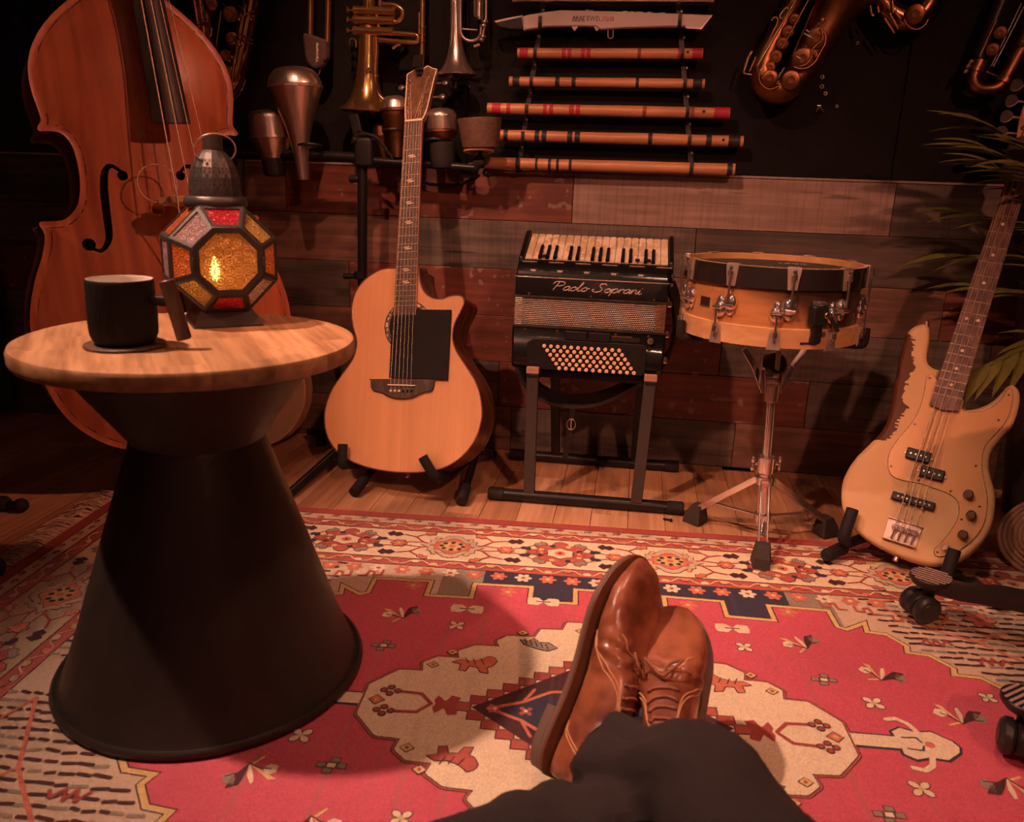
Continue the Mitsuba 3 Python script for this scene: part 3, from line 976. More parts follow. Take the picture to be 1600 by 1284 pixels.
# ------------------------------------------------------------------ mug on its coaster
c = on_floor(196, 536, TZ + 0.004)
cx, cy = c[0], c[1]
k = thing('coaster', 'thin round dark coaster under the black mug', 'coaster')
M_WALNUT = mat('walnut', fn=wood_fn((0.055, 0.024, 0.014), (0.12, 0.055, 0.03), 2, 90), rough=0.5)
obj(k, lathe([(0, 0), (0.049, 0), (0.05, 0.001), (0.05, 0.003), (0.049, 0.004), (0, 0.004)], 64, (cx, cy, TZ + 0.0004)), M_WALNUT, 40)
k = thing('mug', 'black ribbed mug with white inside and round wooden bar handle on the side table', 'mug')
M_MUG = mat('mug_glaze', (0.011, 0.009, 0.009), 0.6, specular=0.25)
M_MUGIN = mat('mug_white_glaze', (0.80, 0.72, 0.64), 0.25)
zb, hm = TZ + 0.0048, 0.083
NN = 240
a = np.arange(NN) * 2 * math.pi / NN
prof = [(0.0, 0.0), (0.034, 0.0), (0.036, 0.002), (0.0385, 0.006), (0.0405, 0.012), (0.0412, 0.02), (0.0414, 0.042), (0.0412, 0.06), (0.0410, 0.078), (0.0404, 0.0822), (0.0395, 0.083)]
rows = []
for r, z in prof:
    rib = 0.00055 * np.cos(a * 60) * (1 if 0.009 < z < 0.05 else 0)
    rows.append(np.stack([(r + rib) * np.cos(a), (r + rib) * np.sin(a), np.full(NN, z)], 1))
i, j = np.meshgrid(np.arange(len(prof) - 1), np.arange(NN), indexing='ij')
i, j = i.ravel(), j.ravel()
mm = TM(np.vstack(rows) + [cx, cy, zb], np.stack([i * NN + j, i * NN + (j + 1) % NN, (i + 1) * NN + (j + 1) % NN, (i + 1) * NN + j], 1))
part(k, 'body', mm, M_MUG, 50)
part(k, 'inside', lathe([(0.0396, 0.083), (0.0385, 0.0828), (0.0378, 0.080), (0.0372, 0.012), (0.034, 0.006), (0, 0.005)], 64, (cx, cy, zb)), M_MUGIN, 50, label='glossy white inside')
hd = nrm(RT * [1, 1, 0] + np.array([0.0, -0.10, 0]))
h0 = np.array([cx, cy, zb + 0.058])
hand = part(k, 'handle', bar(h0 + hd * 0.037, h0 + hd * 0.072 + [0, 0, -0.002], 0.010, 0.013, 0.003), M_MUG, 30)
hp = h0 + hd * 0.072
M_BAR = mat('handle_wood', fn=wood_fn((0.045, 0.022, 0.014), (0.11, 0.052, 0.03), 2, 110), rough=0.5)
part(hand, 'grip', cyl(hp + np.array([0, 0, 0.026]) - hd * 0.009, hp + np.array([0, 0, -0.050]) + hd * 0.009, 0.0095, 28, 0.0015), M_BAR, 40, label='dark wooden bar')

# ------------------------------------------------------------------ Moroccan lantern
lc = on_floor(349, 503, TZ)
lc[2] = TZ
LA = 0.66
lx, ly = np.array([math.cos(LA), math.sin(LA), 0]), np.array([-math.sin(LA), math.cos(LA), 0])
lax = np.array([lx, ly, [0, 0, 1]])
k = thing('lantern', 'black metal Moroccan lantern with coloured glass panes and a burning candle on the side table', 'lantern')
M_IRON = mat('lantern_iron', (0.050, 0.040, 0.036), 0.42, 0.5)
S = 1.0
part(k, 'base', xf(TM(*(lambda h: (h.vertices, h.faces))(trimesh.convex.convex_hull(np.array([[x * 0.050, y * 0.050, 0] for x in (-1, 1) for y in (-1, 1)] + [[x * 0.050, y * 0.050, 0.002] for x in (-1, 1) for y in (-1, 1)] + [[x * 0.034, y * 0.034, 0.030] for x in (-1, 1) for y in (-1, 1)])))), lc, lax), M_IRON, False)
zc, rf_, rm = 0.099, 0.0475, 0.0745          # height of the body's centre, inner and outer octagon (apothem)
df, dm = 0.072, 0.040                       # depth of front octagon and of the middle ring


def octo(ap, y, rot=0.0):
    r = ap / math.cos(math.pi / 8)
    return [np.array([r * math.cos(math.pi / 8 + j * math.pi / 4), y, zc + r * math.sin(math.pi / 8 + j * math.pi / 4)]) for j in range(8)]


FO, MO, MB, BO = octo(rf_, -df), octo(rm, -dm), octo(rm, dm), octo(rf_, df)


def glass_mat(nm, c):
    d = {'type': 'principledthin', 'base_color': {'type': 'rgb', 'value': list(c)}, 'roughness': 0.22, 'spec_trans': 0.35, 'diff_trans': 0.8, 'eta': 1.5}
    scene['mat_glass_' + nm] = {'type': 'bumpmap', 'arbitrary': mikit.proc(lambda p, n, uv: mikit.voronoi(p.x * 95 + p.y * 55, p.z * 95 + p.y * 35)[0] + 0.6 * mikit.fbm(p.x * 160, p.z * 160, p.y * 160, 2)), 'bsdf': d, 'scale': 0.004}
    return 'mat_glass_' + nm


G_GOLD, G_ORANGE, G_RED, G_PURPLE, G_YELLOW = glass_mat('gold', (0.62, 0.33, 0.12)), glass_mat('orange', (0.50, 0.15, 0.06)), glass_mat('red', (0.48, 0.03, 0.05)), glass_mat('purple', (0.40, 0.27, 0.31)), glass_mat('yellow', (0.50, 0.31, 0.11))


def pane(pts, g, inset=0.0075):
    P = np.array(pts)
    cen = P.mean(0)
    nn_ = nrm(np.cross(P[1] - P[0], P[2] - P[1]))
    # inset polygon in its plane
    b = basis(nn_)
    q = (P - cen) @ b.T
    pg = Polygon(q[:, :2]).buffer(-inset, join_style=2)
    if pg.is_empty:
        return
    fp = part(k, 'pane_frame', xf(extrude(Polygon(q[:, :2]).buffer(-0.0006, join_style=2).difference(pg), 0.005, -0.0025), cen, b) if False else TM(xf(extrude(Polygon(q[:, :2]).buffer(-0.0006, join_style=2).difference(pg), 0.005, -0.0025), (0, 0, 0), b).vertices @ lax + (cen @ lax + lc), xf(extrude(Polygon(q[:, :2]).buffer(-0.0006, join_style=2).difference(pg), 0.005, -0.0025)).faces), M_IRON, False)
    gl = extrude(pg.buffer(0.001, join_style=2), 0.0016, -0.0008)
    fl_ = flat(pg.buffer(0.0012, join_style=2), 0.0)
    rel = []
    sp_ = 0.0135
    for gi in range(-5, 6):
        for gj in range(-5, 6):
            for rr_ in (sp_ * 0.5, sp_ * 0.22):
                ln = LineString([(gi * sp_ + rr_ * math.cos(t), gj * sp_ + rr_ * math.sin(t)) for t in np.arange(17) * math.pi / 8]).intersection(pg)
                for g_ in getattr(ln, 'geoms', [ln]):
                    if g_.length > 0.003 and g_.geom_type == 'LineString':
                        c2_ = np.asarray(g_.coords)
                        rel.append(tube(np.c_[c2_, np.full(len(c2_), 0.0)], 0.0006, 5))
    fl_ = cat(fl_, *rel)
    fl_ = TM(fl_.vertices @ b @ lax + (cen @ lax + lc), fl_.faces)
    part(fp, 'pane', fl_, g, False)


pane(FO, G_GOLD)
pane(BO, G_YELLOW)
side_cols = [G_ORANGE, G_YELLOW, G_RED, G_PURPLE, G_ORANGE, G_YELLOW, G_RED, G_PURPLE]
for j in range(8):
    # edge j runs from corner j to j + 1; its middle is at angle (j + 1) * 45 degrees
    nm_ = {0: G_YELLOW, 1: G_RED, 2: G_PURPLE, 3: G_ORANGE, 4: G_YELLOW, 5: G_RED, 6: G_PURPLE, 7: G_ORANGE}[j]
    j2 = (j + 1) % 8
    pane([FO[j], FO[j2], MO[j2], MO[j]], nm_, 0.0046)
    pane([BO[j], MB[j], MB[j2], BO[j2]], nm_, 0.0046)
    if j != 5:
        pane([MO[j], MO[j2], MB[j2], MB[j]], [G_ORANGE, G_PURPLE][j % 2] if j != 1 else G_RED, 0.0046)
for ring in (FO, MO, MB, BO):
    part(k, 'edge_wire', TM(tube(np.array(ring) @ lax + lc, 0.0022, 6, closed=True).vertices, tube(np.array(ring) @ lax + lc, 0.0022, 6, closed=True).faces), M_IRON, True)
for r1, r2 in ((FO, MO), (MO, MB), (MB, BO)):
    for A, B in zip(r1, r2):
        part(k, 'edge_strip', rod(A @ lax + lc, B @ lax + lc, 0.0022, 6), M_IRON, True)
for sx in (-1, 1):
    part(k, 'latch', xf(box(0.004, 0.006, 0.013, (sx * 0.0485, -df - 0.004, zc), 0.001), lc, lax), M_IRON, False)
zt = zc + rm
part(k, 'collar', lathe([(0, zt - 0.002), (0.041, zt - 0.002), (0.0445, zt + 0.001), (0.0455, zt + 0.0065), (0.0445, zt + 0.012), (0.041, zt + 0.015), (0, zt + 0.015)], 48, lc), M_IRON, 40)
zd = zt + 0.014
dome_p = [(0.0375, 0), (0.0372, 0.012), (0.0355, 0.028), (0.0318, 0.042), (0.026, 0.054), (0.0195, 0.062), (0.0145, 0.066)]
dm_ = part(k, 'dome', lathe([(r, zd + h) for r, h in dome_p], 16, lc), M_IRON, False)
cuts = []
for q in range(16):
    an = (q + 0.5) * 2 * math.pi / 16
    for h, s_ in ((0.012, 1.0), (0.030, 0.9), (0.046, 0.7)):
        r = np.interp(h, [b for a_, b in dome_p], [a_ for a_, b in dome_p]) * math.cos(math.pi / 16) + 0.0003
        sl = np.interp(h, [0.006, 0.02, 0.035, 0.05], [0.03, 0.12, 0.26, 0.55])
        nn_ = nrm([math.cos(an), math.sin(an), math.tan(sl)])
        bb = basis(nn_)
        cpt = np.array([r * math.cos(an), r * math.sin(an), zd + h])
        for du, dv, sz in ((0, 0, 0.0034), (-0.0042, 0.0055, 0.0022), (0.0042, 0.0055, 0.0022), (-0.0042, -0.0055, 0.0022), (0.0042, -0.0055, 0.0022)):
            sh = poly([(du * s_ + sz * s_ * 0.9, dv), (du * s_, dv + sz * 1.25), (du * s_ - sz * s_ * 0.9, dv), (du * s_, dv - sz * 1.25)])
            f_ = flat(sh, 0.0)
            cuts.append(TM(f_.vertices @ bb + cpt + lc, f_.faces))
part(dm_, 'piercing', cat(cuts), M_INSIDE, False, label='diamond pierced openings', stuff=True)
part(k, 'chimney', lathe([(0.0142, zd + 0.064), (0.0142, zd + 0.088), (0.0130, zd + 0.0885), (0.0130, zd + 0.066)], 32, lc), M_IRON, 40)
rc = lc + np.array([0, 0, zd + 0.0665]) - ly * 0.016
t_ = np.arange(48) * 2 * math.pi / 48
part(k, 'ring_handle', tube([rc + 0.029 * (math.cos(q) * lx + math.sin(q) * (0.74 * np.array([0, 0, 1.0]) - 0.62 * ly)) for q in t_], 0.0013, 8, closed=True), M_STEEL, True)
cd = lc - lx * 0.012 - ly * 0.028
part(k, 'candle', cyl(cd + [0, 0, 0.028], cd + [0, 0, 0.062], 0.014, 24, 0.002), mat('candle_wax', (0.8, 0.62, 0.42), 0.6), 40)
fl_ = lathe([(0, 0.0), (0.0045, 0.005), (0.0062, 0.012), (0.0052, 0.021), (0.0025, 0.031), (0, 0.038)], 16, cd + np.array([0, 0, 0.066]))
kf = part(k, 'flame', fl_, M_BONE, True)
scene[kf]['emitter'] = {'type': 'area', 'radiance': {'type': 'rgb', 'value': [130.0, 66.0, 17.0]}}

# ------------------------------------------------------------------ double bass
DB_A, DB_B, DB_R = 0.75, 0.12, 0.035
DB_P = at(240, 318, -0.5)
w0 = np.array([math.cos(DB_A), math.sin(DB_A), 0]); n0 = np.array([math.sin(DB_A), -math.cos(DB_A), 0]); z0 = np.array([0, 0, 1.0])
u0 = math.cos(DB_B) * z0 - math.sin(DB_B) * n0
db_n = math.cos(DB_B) * n0 + math.sin(DB_B) * z0
db_w = math.cos(DB_R) * w0 + math.sin(DB_R) * u0
db_u = -math.sin(DB_R) * w0 + math.cos(DB_R) * u0
DBX = np.array([db_w, db_u, db_n])


def dbw(m):
    return xf(m, DB_P, DBX)


segA = spline([(0.0, 0.462), (0.04, 0.452), (0.075, 0.434), (0.112, 0.406), (0.148, 0.375), (0.178, 0.340), (0.198, 0.305), (0.208, 0.268), (0.208, 0.228), (0.201, 0.190), (0.200, 0.170), (0.209, 0.155)], 5)
segB = spline([(0.209, 0.155), (0.192, 0.156), (0.172, 0.153), (0.156, 0.140), (0.145, 0.115), (0.141, 0.070), (0.145, 0.030), (0.155, -0.002), (0.173, -0.024), (0.197, -0.037), (0.236, -0.038)], 5)
segC = spline([(0.236, -0.038), (0.229, -0.062), (0.240, -0.102), (0.261, -0.150), (0.278, -0.200), (0.287, -0.250), (0.287, -0.315), (0.272, -0.392), (0.235, -0.465), (0.168, -0.522), (0.08, -0.552), (0.0, -0.558)], 5)
halfb = np.vstack([segA[:-1], segB[:-1], segC]) * [0.955, 1.0]
outl = np.vstack([halfb, (halfb * [-1, 1])[::-1][1:-1]])
DBO = poly(outl)
db_wood = lambda a_, b_: (lambda p, n, uv: mikit.mix(col(a_), col(b_), mikit.smoothstep(0.2, 0.8, mikit.fbm((p.x * 0.58 + p.y * 0.81) * 55, p.z * 3.0, 3, 4) * 0.6 + 0.4 * mikit.fbm(p.x * 9, p.y * 9, p.z * 7, 3))))
M_DBTOP = mat('double_bass_varnish', fn=db_wood((0.30, 0.065, 0.024), (0.50, 0.15, 0.062)), rough=0.38, clearcoat=0.35, clearcoat_gloss=0.6, specular=0.35)
M_DBRIB = mat('double_bass_ribs', fn=db_wood((0.11, 0.022, 0.010), (0.20, 0.045, 0.02)), rough=0.3, clearcoat=0.5)
k = thing('double_bass', 'reddish brown double bass leaning in the dark corner behind the side table', 'double bass')
# f holes
fpts = [(-0.100 + 0.043, 0.062), (-0.078, 0.079), (-0.092, 0.068), (-0.099, 0.036), (-0.101, 0.006), (-0.103, -0.036), (-0.106, -0.074), (-0.124, -0.098), (-0.145, -0.090)]
fs = spline(fpts, 6)
wid = np.interp(np.linspace(0, 1, len(fs)), [0, 0.12, 0.3, 0.5, 0.7, 0.88, 1], [0.003, 0.004, 0.0075, 0.0085, 0.0075, 0.004, 0.003])
fh = shapely.union_all([Point(p_).buffer(w_, 6) for p_, w_ in zip(spline(fpts, 24), np.interp(np.linspace(0, 1, len(spline(fpts, 24))), np.linspace(0, 1, len(fs)), wid))] + [Point(-0.060, 0.058).buffer(0.0105, 8), Point(-0.146, -0.084).buffer(0.0135, 8)])
fh = fh.simplify(0.0006)
fboth = shapely.union_all([fh, affinity.scale(fh, -1, 1, origin=(0, 0))])


def arch(pg_out, holes, th, z, dome, edge, lip=0.03):
    pg = pg_out.difference(holes) if holes is not None else pg_out
    cs = m3.CrossSection([np.asarray(r.coords)[:-1] for r in [pg.exterior, *pg.interiors]], m3.FillRule.EvenOdd)
    M = m3.Manifold.extrude(cs, th).refine_to_length(edge)
    t = unman(M)
    v = t.vertices.copy()
    bd = pg_out.exterior
    d = shapely.distance(shapely.points(v[:, :2]), bd)
    mx = 0.2
    s = np.clip((d - lip * 0.35) / (mx - lip * 0.35), 0, 1)
    lift = dome * (1 - (1 - s) ** 2.2) - 0.003 * np.exp(-((d - lip * 0.4) / (lip * 0.35)) ** 2)
    v[:, 2] += z + lift
    return TM(v, t.faces)


part(k, 'top', dbw(arch(DBO.buffer(0.006), fboth, 0.006, 0.0, 0.030, 0.012)), M_DBTOP, 40)
part(k, 'ribs', dbw(slab(outl, 0.165, 0.002, -0.172)), M_DBRIB, 50)
bk = arch(DBO.buffer(0.006), None, 0.006, 0.0, 0.022, 0.02)
part(k, 'back', dbw(TM(bk.vertices * [1, 1, -1] + [0, 0, -0.172], bk.faces[:, ::-1])), M_DBRIB, 40)
part(k, 'inside', dbw(extrude(DBO.buffer(-0.02), 0.003, -0.0055)), M_INSIDE, False)
pf = DBO.buffer(-0.008)
pz = []
for q in np.asarray(pf.exterior.coords):
    pz.append((q[0], q[1], 0.0048 - 0.0012))
pur = flat(DBO.buffer(-0.0065).difference(DBO.buffer(-0.0085)), 0.0)
dd = shapely.distance(shapely.points(pur.vertices[:, :2]), DBO.buffer(0.006).exterior)
s_ = np.clip((dd - 0.0105) / (0.2 - 0.0105), 0, 1)
part(k, 'purfling', dbw(TM(np.c_[pur.vertices[:, :2], 0.0064 + 0.030 * (1 - (1 - s_) ** 2.2) - 0.003 * np.exp(-((dd - 0.012) / 0.0105) ** 2)], pur.faces)), M_EBONY, False)
FBC = 0.040
fb_prof = lambda u: np.interp(u, [0.158, 0.80], [0.0385, 0.021])
rows = []
for u in np.linspace(0.158, 0.82, 24):
    hw = fb_prof(u)
    zz = np.interp(u, [0.158, 0.47, 0.82], [0.098, 0.072, 0.046])
    cxw = FBC - (u - 0.158) * 0.035
    sec = []
    for q in np.linspace(-1, 1, 11):
        sec.append((cxw + q * hw, u, zz + 0.010 * (1 - q * q)))
    sec += [(cxw + hw, u, zz - 0.010), (cxw - hw, u, zz - 0.010)]
    rows.append(sec)
V = np.array(rows); n_s = V.shape[1]
i, j = np.meshgrid(np.arange(len(rows) - 1), np.arange(n_s), indexing='ij'); i, j = i.ravel(), j.ravel()
fq = np.stack([i * n_s + j, i * n_s + (j + 1) % n_s, (i + 1) * n_s + (j + 1) % n_s, (i + 1) * n_s + j], 1)
side = TM(V.reshape(-1, 3), fq)
caps = [TM(V[e], [[0, a_, a_ + 1] for a_ in range(1, n_s - 1)]) for e in (0, -1)]
part(k, 'fingerboard', dbw(cat(side, *caps)), M_EBONY, 30, label='long black fingerboard')
neck = part(k, 'neck', dbw(cat(bar((FBC - 0.010, 0.44, 0.028), (FBC - 0.0235, 0.84, 0.020), 0.04, 0.05, 0.016, up=(0, 0, 1)), bar((FBC - 0.009, 0.43, -0.10), (FBC - 0.010, 0.47, 0.05), 0.045, 0.06, 0.01))), M_DBRIB, 40)
part(k, 'pegbox', dbw(cat(bar((FBC - 0.0235, 0.82, 0.022), (FBC - 0.028, 1.02, -0.02), 0.045, 0.05, 0.008), cyl((FBC - 0.06, 1.05, -0.03), (FBC + 0.004, 1.05, -0.03), 0.034, 28, 0.008))), M_DBRIB, 40)
for q in range(4):
    s_ = 1 if q % 2 else -1
    pu = 0.86 + 0.04 * q
    part(k, 'tuning_peg', dbw(cat(rod((FBC - 0.025, pu, 0.012), (FBC - 0.025 + s_ * 0.065, pu, 0.008), 0.004), obox((FBC - 0.025 + s_ * 0.075, pu, 0.007), np.eye(3), 0.022, 0.026, 0.006, 0.002))), M_OLDBRASS, 40)
BRC = 0.079
brd = [(-0.062, 0.0), (-0.058, 0.016), (-0.040, 0.02), (-0.030, 0.044), (-0.044, 0.062), (-0.068, 0.066), (-0.071, 0.080), (-0.054, 0.090), (-0.052, 0.108), (-0.02, 0.119), (0.02, 0.119), (0.052, 0.108), (0.054, 0.090), (0.071, 0.080), (0.068, 0.066), (0.044, 0.062), (0.030, 0.044), (0.040, 0.02), (0.058, 0.016), (0.062, 0.0), (0.03, 0.0), (0.022, 0.012), (0, 0.024), (-0.022, 0.012), (-0.03, 0.0)]
bm = slab(brd, 0.014, 0.002, -0.007)
M_MAPLE = mat('maple', fn=wood_fn((0.52, 0.30, 0.15), (0.70, 0.44, 0.25), 2, 80), rough=0.5)
part(k, 'bridge', dbw(TM(np.c_[bm.vertices[:, 0] + BRC - 0.02, bm.vertices[:, 2] - 0.003, bm.vertices[:, 1] + 0.033], bm.faces[:, ::-1])), M_MAPLE, 30, label='pale maple bridge')
for q in range(4):
    xo = (q - 1.5)
    b_ = np.array([BRC - 0.02 + xo * 0.027, -0.003, 0.152 - 0.003 * abs(xo)])
    nt = np.array([FBC - 0.0235 + xo * 0.0095, 0.82, 0.060])
    tl = np.array([BRC - 0.02 + xo * 0.018, -0.16, 0.075])
    part(k, 'string', dbw(tube([tl, b_, nt], [0.0016 - 0.00025 * q] * 3, 6)), M_STRING, True)
part(k, 'tailpiece', dbw(slab([(-0.045 + BRC - 0.02, -0.155), (0.045 + BRC - 0.02, -0.155), (0.022 + BRC - 0.025, -0.44), (-0.022 + BRC - 0.025, -0.44)], 0.012, 0.003, 0.062)), M_EBONY, 30)
part(k, 'endpin', cat(rod(DB_P + DBX[1] * -0.55 - DBX[2] * 0.09, np.array([*(DB_P + DBX[1] * -0.66 - DBX[2] * 0.09)[:2], 0.012]), 0.006), cyl(np.array([*(DB_P + DBX[1] * -0.66 - DBX[2] * 0.09)[:2], 0.0]), np.array([*(DB_P + DBX[1] * -0.66 - DBX[2] * 0.09)[:2], 0.02]), 0.011, 16, 0.003)), M_STEEL, 30)
part(k, 'end_block', dbw(cyl((0, -0.545, -0.085), (0, -0.575, -0.085), 0.02, 20, 0.004)), M_EBONY, 30)
ck = thing('pickup_cable', 'pale thin cable looped at the bridge of the double bass', 'cable')
c0 = np.array([-0.002, -0.010, 0.066])
loop = [c0 + np.array([0.0, 0.004, 0.012])]
lp = []
for q in range(25):
    t = -0.55 * math.pi - q / 24 * 1.9 * math.pi
    lp.append(np.array([-0.002 + 0.040 * math.cos(t), 0.036 + 0.040 * math.sin(t), 0.075]))
lp += [np.array([0.038, -0.02, 0.07]), np.array([0.030, -0.055, 0.06]), np.array([0.012, -0.085, 0.05]), np.array([0.012, -0.14, 0.048])]
part(ck, 'wire', dbw(tube(spline(lp, 3), 0.0013, 6)), mat('cable_white', (0.66, 0.55, 0.45), 0.5), True)
part(ck, 'pickup_disc', dbw(cyl((-0.006, -0.018, 0.062), (-0.006, -0.018, 0.072), 0.013, 24, 0.002)), M_BRASS, 30)

# ------------------------------------------------------------------ round frame drum leaning on the wall behind the table
k = thing('frame_drum', 'pale round frame drum leaning on the wall between the double bass and the acoustic guitar', 'drum')
fc = at(388, 589, -0.155)
RD = 0.166
lean = 0.17
fax = np.array([[1, 0, 0], [0, math.sin(lean), math.cos(lean)], [0, -math.cos(lean), math.sin(lean)]])
fc[2] = RD * math.cos(lean) + 0.006
part(k, 'skin', xf(lathe([(0, 0.0), (RD - 0.006, 0.0), (RD - 0.002, -0.002)], 96), fc, fax), mat('drum_skin', fn=lambda p, n, uv: mikit.mix(mi.Color3f(0.40, 0.25, 0.14), mi.Color3f(0.56, 0.38, 0.23), mikit.fbm(p.x * 12, p.y * 12, p.z * 12, 4)), rough=0.6), 40)
part(k, 'rim', xf(lathe([(RD - 0.004, -0.001), (RD, -0.003), (RD, -0.052), (RD - 0.008, -0.052), (RD - 0.008, -0.004)], 96), fc, fax), M_MAPLE, 40)
# ================================================================== acoustic guitar on its floor stand
G_S, G_A = np.array([-.534, -.39, .272]), np.array([-.536, -.182, .886])
ga = nrm(G_A - G_S)
gh = nrm(np.array([1.0, 0, 0]) - ga * ga[0])
gk = np.cross(ga, gh)
gt = math.radians(-9)
gw_ = math.cos(gt) * gh + math.sin(gt) * gk
gn = np.cross(gw_, ga)
TLT = 0.043
gu = math.cos(TLT) * ga - math.sin(TLT) * gw_
gw = math.cos(TLT) * gw_ + math.sin(TLT) * ga
GX = np.array([gw, gu, gn])
G_O = G_S + 0.003 * gw_


def gl(m):
    return xf(m, G_O, GX)


def gp(x, y, z):
    return G_O + x * gw + y * gu + z * gn


raw = [(-.050, .287), (-.083, .283), (-.124, .257), (-.147, .222), (-.153, .180), (-.145, .140), (-.131, .101), (-.137, .061), (-.163, .020), (-.190, -.025), (-.202, -.078), (-.190, -.133), (-.153, -.175), (-.098, -.198), (-.032, -.208), (.032, -.208), (.105, -.197),
       (.159, -.168), (.196, -.122), (.210, -.069), (.205, -.024), (.189, .017), (.159, .057), (.132, .092), (.121, .124), (.124, .155), (.137, .186), (.1435, .207), (.134, .221), (.111, .222), (.085, .214), (.060, .216), (.037, .232), (.024, .262), (.020, .287)]
ct, st = math.cos(TLT), math.sin(TLT)
raw = [((x - .003) * ct + y * st, y * ct - (x - .003) * st) for x, y in raw]
gout = np.vstack([spline(raw, 5), [[raw[0][0], raw[0][1]]]])[:-1]
GO = poly(gout)
k = thing('acoustic_guitar', 'acoustic guitar with pale spruce top, cutaway and dark square plate under its strings', 'guitar')
HOLE = Point(0.006, 0.145)


def spruce_fn(p, n, uv):
    a_ = (p.x - float(G_O[0])) * float(gw[0]) + (p.y - float(G_O[1])) * float(gw[1]) + (p.z - float(G_O[2])) * float(gw[2])
    b_ = (p.x - float(G_O[0])) * float(gu[0]) + (p.y - float(G_O[1])) * float(gu[1]) + (p.z - float(G_O[2])) * float(gu[2])
    g = mikit.fbm(a_ * 260, b_ * 5, 2, 3)
    h = mikit.noise(dr.abs(a_) * 42, b_ * 1.2, 8)
    c = mikit.mix(mi.Color3f(0.54, 0.255, 0.115), mi.Color3f(0.66, 0.34, 0.16), 0.5 * g + 0.5 * h)
    return c * dr.select(a_ > 0.0, 0.93, 1.0)


M_SPRUCE = mat('spruce_top', fn=spruce_fn, rough=0.4, clearcoat=0.25, clearcoat_gloss=0.8)
M_ROSEW = mat('rosewood', fn=wood_fn((0.055, 0.018, 0.010), (0.13, 0.045, 0.022), 2, 70), rough=0.25, clearcoat=0.6)
M_BIND = mat('binding', (0.16, 0.05, 0.025), 0.35)
M_FRET = mat('fretboard_wood', fn=wood_fn((0.040, 0.022, 0.016), (0.085, 0.048, 0.034), 2, 150), rough=0.5)
top = GO.difference(HOLE.buffer(0.048, 24))
part(k, 'top', gl(extrude(top.buffer(-0.0018), 0.0025, -0.0025)), M_SPRUCE, False, label='pale straight-grained spruce top')
part(k, 'sides', gl(slab(gout, 0.098, 0.0012, -0.0988)), M_ROSEW, 40)
part(k, 'binding', gl(extrude(GO.buffer(0.0006).difference(GO.buffer(-0.0022)), 0.0016, -0.0012)), M_BIND, False)
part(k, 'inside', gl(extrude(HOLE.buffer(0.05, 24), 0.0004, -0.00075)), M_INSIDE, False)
ros = cat([extrude(HOLE.buffer(r1, 32).difference(HOLE.buffer(r0, 32)), 0.0004, 0.0) for r0, r1 in ((0.0505, 0.0525), (0.0595, 0.0615))])
rs_ = part(k, 'rosette', gl(ros), M_EBONY, False)
part(rs_, 'inlay_ring', gl(extrude(HOLE.buffer(0.0595, 40).difference(HOLE.buffer(0.0525, 40)), 0.0004, 0.0)), mat('shell_inlay', fn=lambda p, n, uv: mikit.mix(mi.Color3f(0.13, 0.09, 0.06), mi.Color3f(0.55, 0.46, 0.34), mikit.smoothstep(0.45, 0.6, mikit.noise(p.x * 190, p.z * 190, p.y * 190))), rough=0.3), False)
SC = 0.650


def fret_at(i, sc=SC):
    return sc * 2 ** (-i / 12.0)


fbw = lambda y: np.interp(y, [0.165, SC], [0.0285, 0.0215])
fbp = [(-fbw(0.170), 0.170), (fbw(0.170), 0.170), (fbw(SC), SC), (-fbw(SC), SC)]
fb = part(k, 'fretboard', gl(extrude(poly(fbp), 0.006, 0.0035)), M_FRET, False)
for sx in (-1, 1):
    part(fb, 'edge_binding', gl(extrude(poly([(sx * fbw(.170), .170), (sx * (fbw(.170) + .0009), .170), (sx * (fbw(SC) + .0009), SC), (sx * fbw(SC), SC)]), 0.0066, 0.0031)), mat('fretboard_binding', (0.42, 0.23, 0.13), 0.4) if sx < 0 else 'mat_fretboard_binding', False)
for i in range(1, 22):
    y = fret_at(i)
    if y < 0.174:
        break
    part(fb, 'fret', gl(bar((-fbw(y), y, 0.0099), (fbw(y), y, 0.0099), 0.0019, 0.0011, 0.0004)), M_STEEL, False)
M_PEARL = mat('pearl', (0.72, 0.60, 0.45), 0.3)
for i in (3, 5, 7, 9, 12, 15, 17):
    y = (fret_at(i) + fret_at(i - 1)) / 2
    par = cat([extrude(poly([(-.0095 + dx, y + dy - .0024), (.0055 + dx, y + dy - .0010), (.0095 + dx, y + dy + .0024), (-.0055 + dx, y + dy + .0010)]), 0.0003, 0.0095) for dx, dy in ((-.0022, .002), (.0022, -.002))])
    part(fb, 'inlay', gl(par), M_PEARL, False, stuff=False)
part(k, 'neck', gl(cat(bar((0, 0.232, -0.006), (0, SC + .01, -0.004), 0.044, 0.020, 0.007), bar((0, 0.23, -0.05), (0, 0.292, -0.03), 0.052, 0.075, 0.008, up=(0, 0, 1)))), M_ROSEW, 30)
part(k, 'nut', gl(box(0.046, 0.005, 0.009, (0, SC + 0.0025, 0.0065), 0.001)), M_BONE, False)
